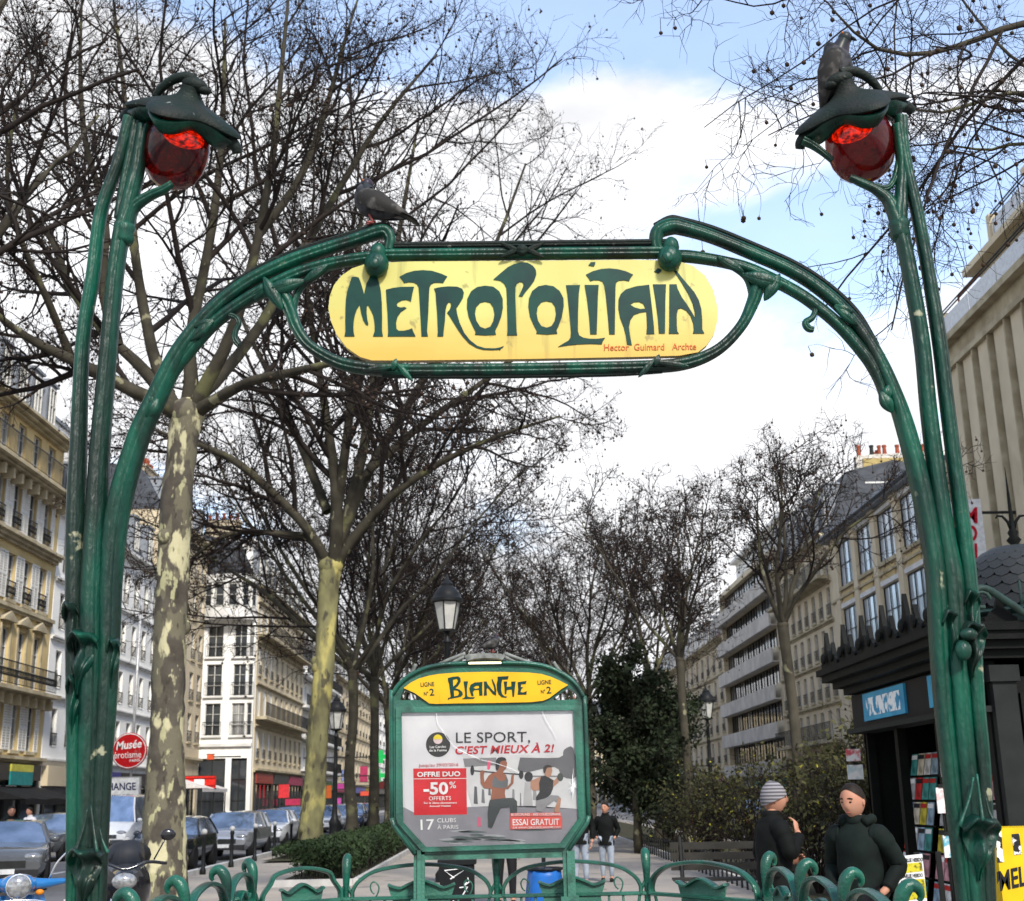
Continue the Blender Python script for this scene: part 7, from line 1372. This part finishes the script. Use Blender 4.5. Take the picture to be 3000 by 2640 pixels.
    for n in 'lr':
        a_ = np.array([N_[q+n][:3] for q in ('sh', 'el', 'wr')]); a0 = a_[0]*np.array([1, .72, 1])+np.array([0, 0, -.02*k]); P_ = spline([a0, a_[0]*np.array([1, 1.02, 1])-np.array([0, 0, .03*k]), (a_[0]+a_[1])/2, a_[1], (a_[1]+a_[2])/2, a_[2]], 5); J.tube(P_, np.interp(np.linspace(0, 1, len(P_)), [0, .25, .6, 1], [.085, .082, .066, .048])*k*(.9+.1*bulk)*(1+.04*np.sin(np.arange(len(P_))*1.9)), 12)
    obj('jacket', J, top, t, 180)
    if hood: obj('hood', MB().tube(spline([(.06*k, .085*k, 1.47*k), (-.03*k, .115*k, 1.50*k), (-.11*k, .06*k, 1.47*k), (-.13*k, 0, 1.45*k), (-.11*k, -.06*k, 1.47*k), (-.03*k, -.115*k, 1.50*k), (.06*k, -.085*k, 1.47*k)], 4), .038*k, 10), top, t, 180)
    cl = MB().lathe([(.075*k, 1.45*k), (.085*k, 1.48*k), (.078*k, 1.525*k), (.066*k, 1.53*k)], 14); obj('collar', cl, top, t, 180)
    N_['pel'] = (*N_['pel'][:3], .105*k); cloth('trousers', ['pel']+[a+n for n in 'lr' for a in ('hi', 'kn', 'an')], te, 1.2, legs, 'pel')
    for n in 'lr': a = np.array(N_['an'+n][:3]); obj('shoe', MB().ball((a[0]+.06*k, a[1], .045*k), (.14*k, .05*k, .05*k), 12, 8), SEAT, t, 180)
    hc = np.array((.035*k, 0, 1.635*k))
    def cap(lo, sc, back, mt, name, rows=10, front=None):
        G = []
        for i in range(rows+1):
            row = []
            for j in range(24):
                th = 2*math.pi*j/24; zl = lo+(back-lo)*(.5-.5*math.cos(th)) if front is None else (front if abs(th) < .0 else lo+(back-lo)*(.5-.5*math.cos(th))); ph = (math.pi/2-math.asin(max(-.99, min(.99, zl))))*i/rows
                row.append(hc+HM@(np.array([.098*math.sin(ph)*math.cos(th), .085*math.sin(ph)*math.sin(th), .120*math.cos(ph)])*sc*k*1.08))
            G.append(row)
        return obj(name, MB().grid(G, True), mt, t, 180)
    if hat: cap(.18, 1.16, -.45, hat, 'knitted_hat'); obj('hat_crown', MB().ball(hc+HM@np.array([-.02*k, 0, .115*k]), (.05*k, .05*k, .04*k), 12, 8), hat, t, 180)
    elif hair: cap(.60 if not balding else .74, 1.07, -.55, HAIR, 'hair')
    ey = mat('eye_dark', (.02, .015, .012), .3)
    for s in (-1, 1):
        obj('eye', MB().ball(hc+1.12*HM@np.array([.087*k, s*.031*k, .008*k]), (.008*k, .013*k, .006*k), 8, 6), ey, t, 180); obj('eyebrow', MB().tube([hc+1.12*HM@np.array(p)*k for p in ((.092, s*.014, .030), (.091, s*.032, .034), (.082, s*.05, .028))], .005*k, 5), HAIR, t, 180)
    obj('mouth', MB().ball(hc+1.12*HM@np.array([.090*k, 0, -.064*k]), (.006*k, .022*k, .006*k), 8, 6), mat('lips', (.30, .10, .08), .5), t, 180)
    return t
DJ, DJ2, JEAN, BLKC = mat('jacket_dark_green', (.006, .012, .010), .8, col2=(.003, .005, .0045), scale=5, bump=.4, bscale=8), mat('coat_black', (.004, .005, .005), .8, bump=.3, bscale=10, scale=6), mat('jeans_pale', (.32, .36, .42), .8, col2=(.16, .19, .24), scale=5), mat('trousers_black', (.014, .014, .016), .8)
HAT = bpy.data.materials.new('knit_striped'); HAT.use_nodes = True; _t = HAT.node_tree; _b = _t.nodes['Principled BSDF']; _b.inputs['Roughness'].default_value = .9; _tc = _t.nodes.new('ShaderNodeTexCoord'); _w = _t.nodes.new('ShaderNodeTexWave'); _w.bands_direction = 'Z'; _w.inputs['Scale'].default_value = 11; _w.inputs['Distortion'].default_value = .4; _r = _t.nodes.new('ShaderNodeMix'); _r.data_type = 'RGBA'; _r.inputs[6].default_value = (.045, .043, .048, 1); _r.inputs[7].default_value = (.24, .23, .25, 1); _t.links.new(_tc.outputs['Object'], _w.inputs['Vector']); _t.links.new(_w.outputs['Fac'], _r.inputs[0]); _t.links.new(_r.outputs[2], _b.inputs['Base Color'])
p_ = atY(2270, 2300, 11.2); person('person in a striped knitted hat and black coat, hand raised to the chin', (p_[0]-.05, 11.2), R(12), p_[2]-.0, DJ2, BLKC, hat=HAT, arms='chin', head_yaw=R(-12), bulk=1.12)
p_ = atY(2492, 2302, 9.6); person('person in a dark green hooded jacket walking past the newsstand, head bowed', (p_[0]+.02, 9.6), R(-128), p_[2], DJ, BLKC, arms='pockets', head_yaw=R(-8), head_pitch=R(-10), balding=True, bulk=.9, hood=True)
p_ = atY(1772, 2352, 25.6); person('person in black jacket and pale jeans standing on the path right of the board', (p_[0], 25.6), R(-100), p_[2]-.0, DJ2, JEAN, arms='pockets', head_yaw=R(-15), fine=False)
p_ = atY(1697, 2380, 24.6); person('person in pale jeans mostly hidden behind the notice board', (p_[0], 24.6), R(-95), 1.6, DJ2, JEAN, fine=False)
p_ = atY(34, 2372, 34.0); person('person in a dark jacket standing on the street at the far left', (p_[0], 34), R(-60), 1.72, DJ2, BLKC, arms='pockets', fine=False, z0=-.12)
p_ = atY(88, 2395, 41.0); person('person in a white top behind the grey saloon', (p_[0], 41), R(-120), 1.68, mat('top_white', (.62, .60, .62), .8), JEAN, fine=False, z0=-.12)
p_ = atY(1480, 2480, 20.5); person('person in black standing behind the foot of the notice board', (p_[0], 20.5), R(-80), 1.7, DJ2, BLKC, fine=False)

# ================================================================== PIGEONS
PGR = mat('pigeon_grey', (.050, .052, .058), .7, col2=(.012, .012, .014), scale=22, contrast=(.4, .6)); PDK = mat('pigeon_wing_dark', (.022, .021, .020), .7, col2=(.080, .076, .072), scale=26, contrast=(.5, .7)); PNK = mat('pigeon_neck', (.022, .030, .030), .35, col2=(.03, .02, .035), scale=12); PFT = mat('pigeon_foot', (.35, .10, .09), .7)
def pigeon(label, foot, axis, side, Ln=.30, neck=1.0, tuck=False, upright=False):
    """foot: world point between the feet; axis: unit vector tail->breast; side: unit vector to its left"""
    f = np.array(foot, float); a = np.array(axis, float); a /= np.linalg.norm(a); s = np.array(side, float); s -= a*(s@a); s /= np.linalg.norm(s); u = np.cross(a, s); u = u if u[2] > 0 else -u; k = Ln/.30
    t = thing('pigeon', label, 'pigeon', tuple(f), 0, 'pigeons'); C = f+np.array([0, 0, .075*k])+u*.01*k; g = lambda x, y, z: C+(a*x+s*y+u*z)*k
    def loft(rows, n=14): return MB().grid([[g(x, w*math.cos(q), z+h_*math.sin(q)) for q in np.linspace(0, 2*math.pi, n+1)[:-1]] for x, z, w, h_ in rows], True)
    W = lambda nm, mb, mt, sm=180, par=t: obj(nm, mb, mt, par, sm, world=True)
    W('body', loft([(-.115,.012,.006,.006),(-.10,.010,.022,.016),(-.06,.004,.042,.034),(-.01,0,.054,.050),(.04,.006,.056,.056),(.075,.018,.048,.050),(.098,.034,.034,.038),(.112,.05,.01,.012)]), PGR)
    hx, hz = (.132, .004) if upright else ((.085, .075) if tuck else (.105, .115*neck))
    nk = [(.06,.012,.048,.046),(.085,.012,.038,.036),(.112,.008,.028,.027),(.13,.004,.024,.024)] if upright else ([(.05,.03,.044,.04),(.08,.06,.032,.03)] if tuck else [(.055,.03,.046,.042),(.080,.055,.036,.034),(.5*(.08+hx),.5*(.055+hz)+.004,.030,.026)])
    W('neck', loft(nk), PNK); hd = W('head', MB().ball(g(hx, 0, hz), (.026*k,)*3, 14, 10), PNK)
    W('beak', MB().tube([g(hx+.004, 0, hz-.02), g(hx, 0, hz-.036), g(hx-.006, 0, hz-.046)] if upright else [g(hx+.02, 0, hz-.004), g(hx+.036, 0, hz-.010), g(hx+.046, 0, hz-.016)], np.array([.008, .006, .002])*k, 6), BLACK, par=hd)
    for q in (-1, 1): W('eye', MB().ball(g(hx+.010, q*.023, hz+.005), .005*k, 6, 5), mat('pigeon_eye', (.45, .12, .02), .3), par=hd)
    for q in (-1, 1): W('wing', MB().grid([[g(x, q*(w*(.82+.22*math.sin(v*3.1416))), z0+(z1-z0)*v) for v in np.linspace(0, 1, 7)] for x, w, z0, z1 in ((.07, .050, -.01, .035), (.04, .060, -.025, .05), (-.02, .060, -.03, .05), (-.08, .046, -.018, .034), (-.13, .026, -.006, .02), (-.165, .010, .002, .010))]), PDK)
    W('tail', MB().grid([[g(x, y*w, z) for y in np.linspace(-1, 1, 7)] for x, w, z in ((-.09, .02, .008), (-.14, .03, .004), (-.20, .036, -.004))]).grid([[g(x, y*w, z-.006) for y in np.linspace(-1, 1, 7)] for x, w, z in ((-.09, .02, .008), (-.14, .03, .004), (-.20, .036, -.004))]), PDK)
    for q in (-1, 1):
        ft = f+s*q*.02*k; W('leg', MB().tube([g(.0, q*.02, -.045), ft+np.array([0, 0, .012])], .005*k, 6).tube([ft+np.array([0, 0, .008]), ft+np.array([0, 0, .004])+a*np.array([1, 1, 0])*.03*k], .004*k, 5).tube([ft+np.array([0, 0, .008]), ft+np.array([0, 0, .004])-s*.02*k+a*np.array([1, 1, 0])*.02*k], .004*k, 5), PFT)
    return t
pigeon('dozing mottled pigeon on the left shoulder of the arch', atY(1098, 664, PY), (-.80, .25, .42), (.2, 1, 0), .32, tuck=True)
pigeon('upright dark pigeon on top of the right lamp hood', atY(2462, 268, PY-.02), (.30, -.20, .92), (.5, .85, 0), .36, upright=True)
pigeon('hunched pigeon on the lamp hood of the notice board', atY(1440, 1913, MY+.02), (.75, .5, .25), (-.5, .8, 0), .21, tuck=True)
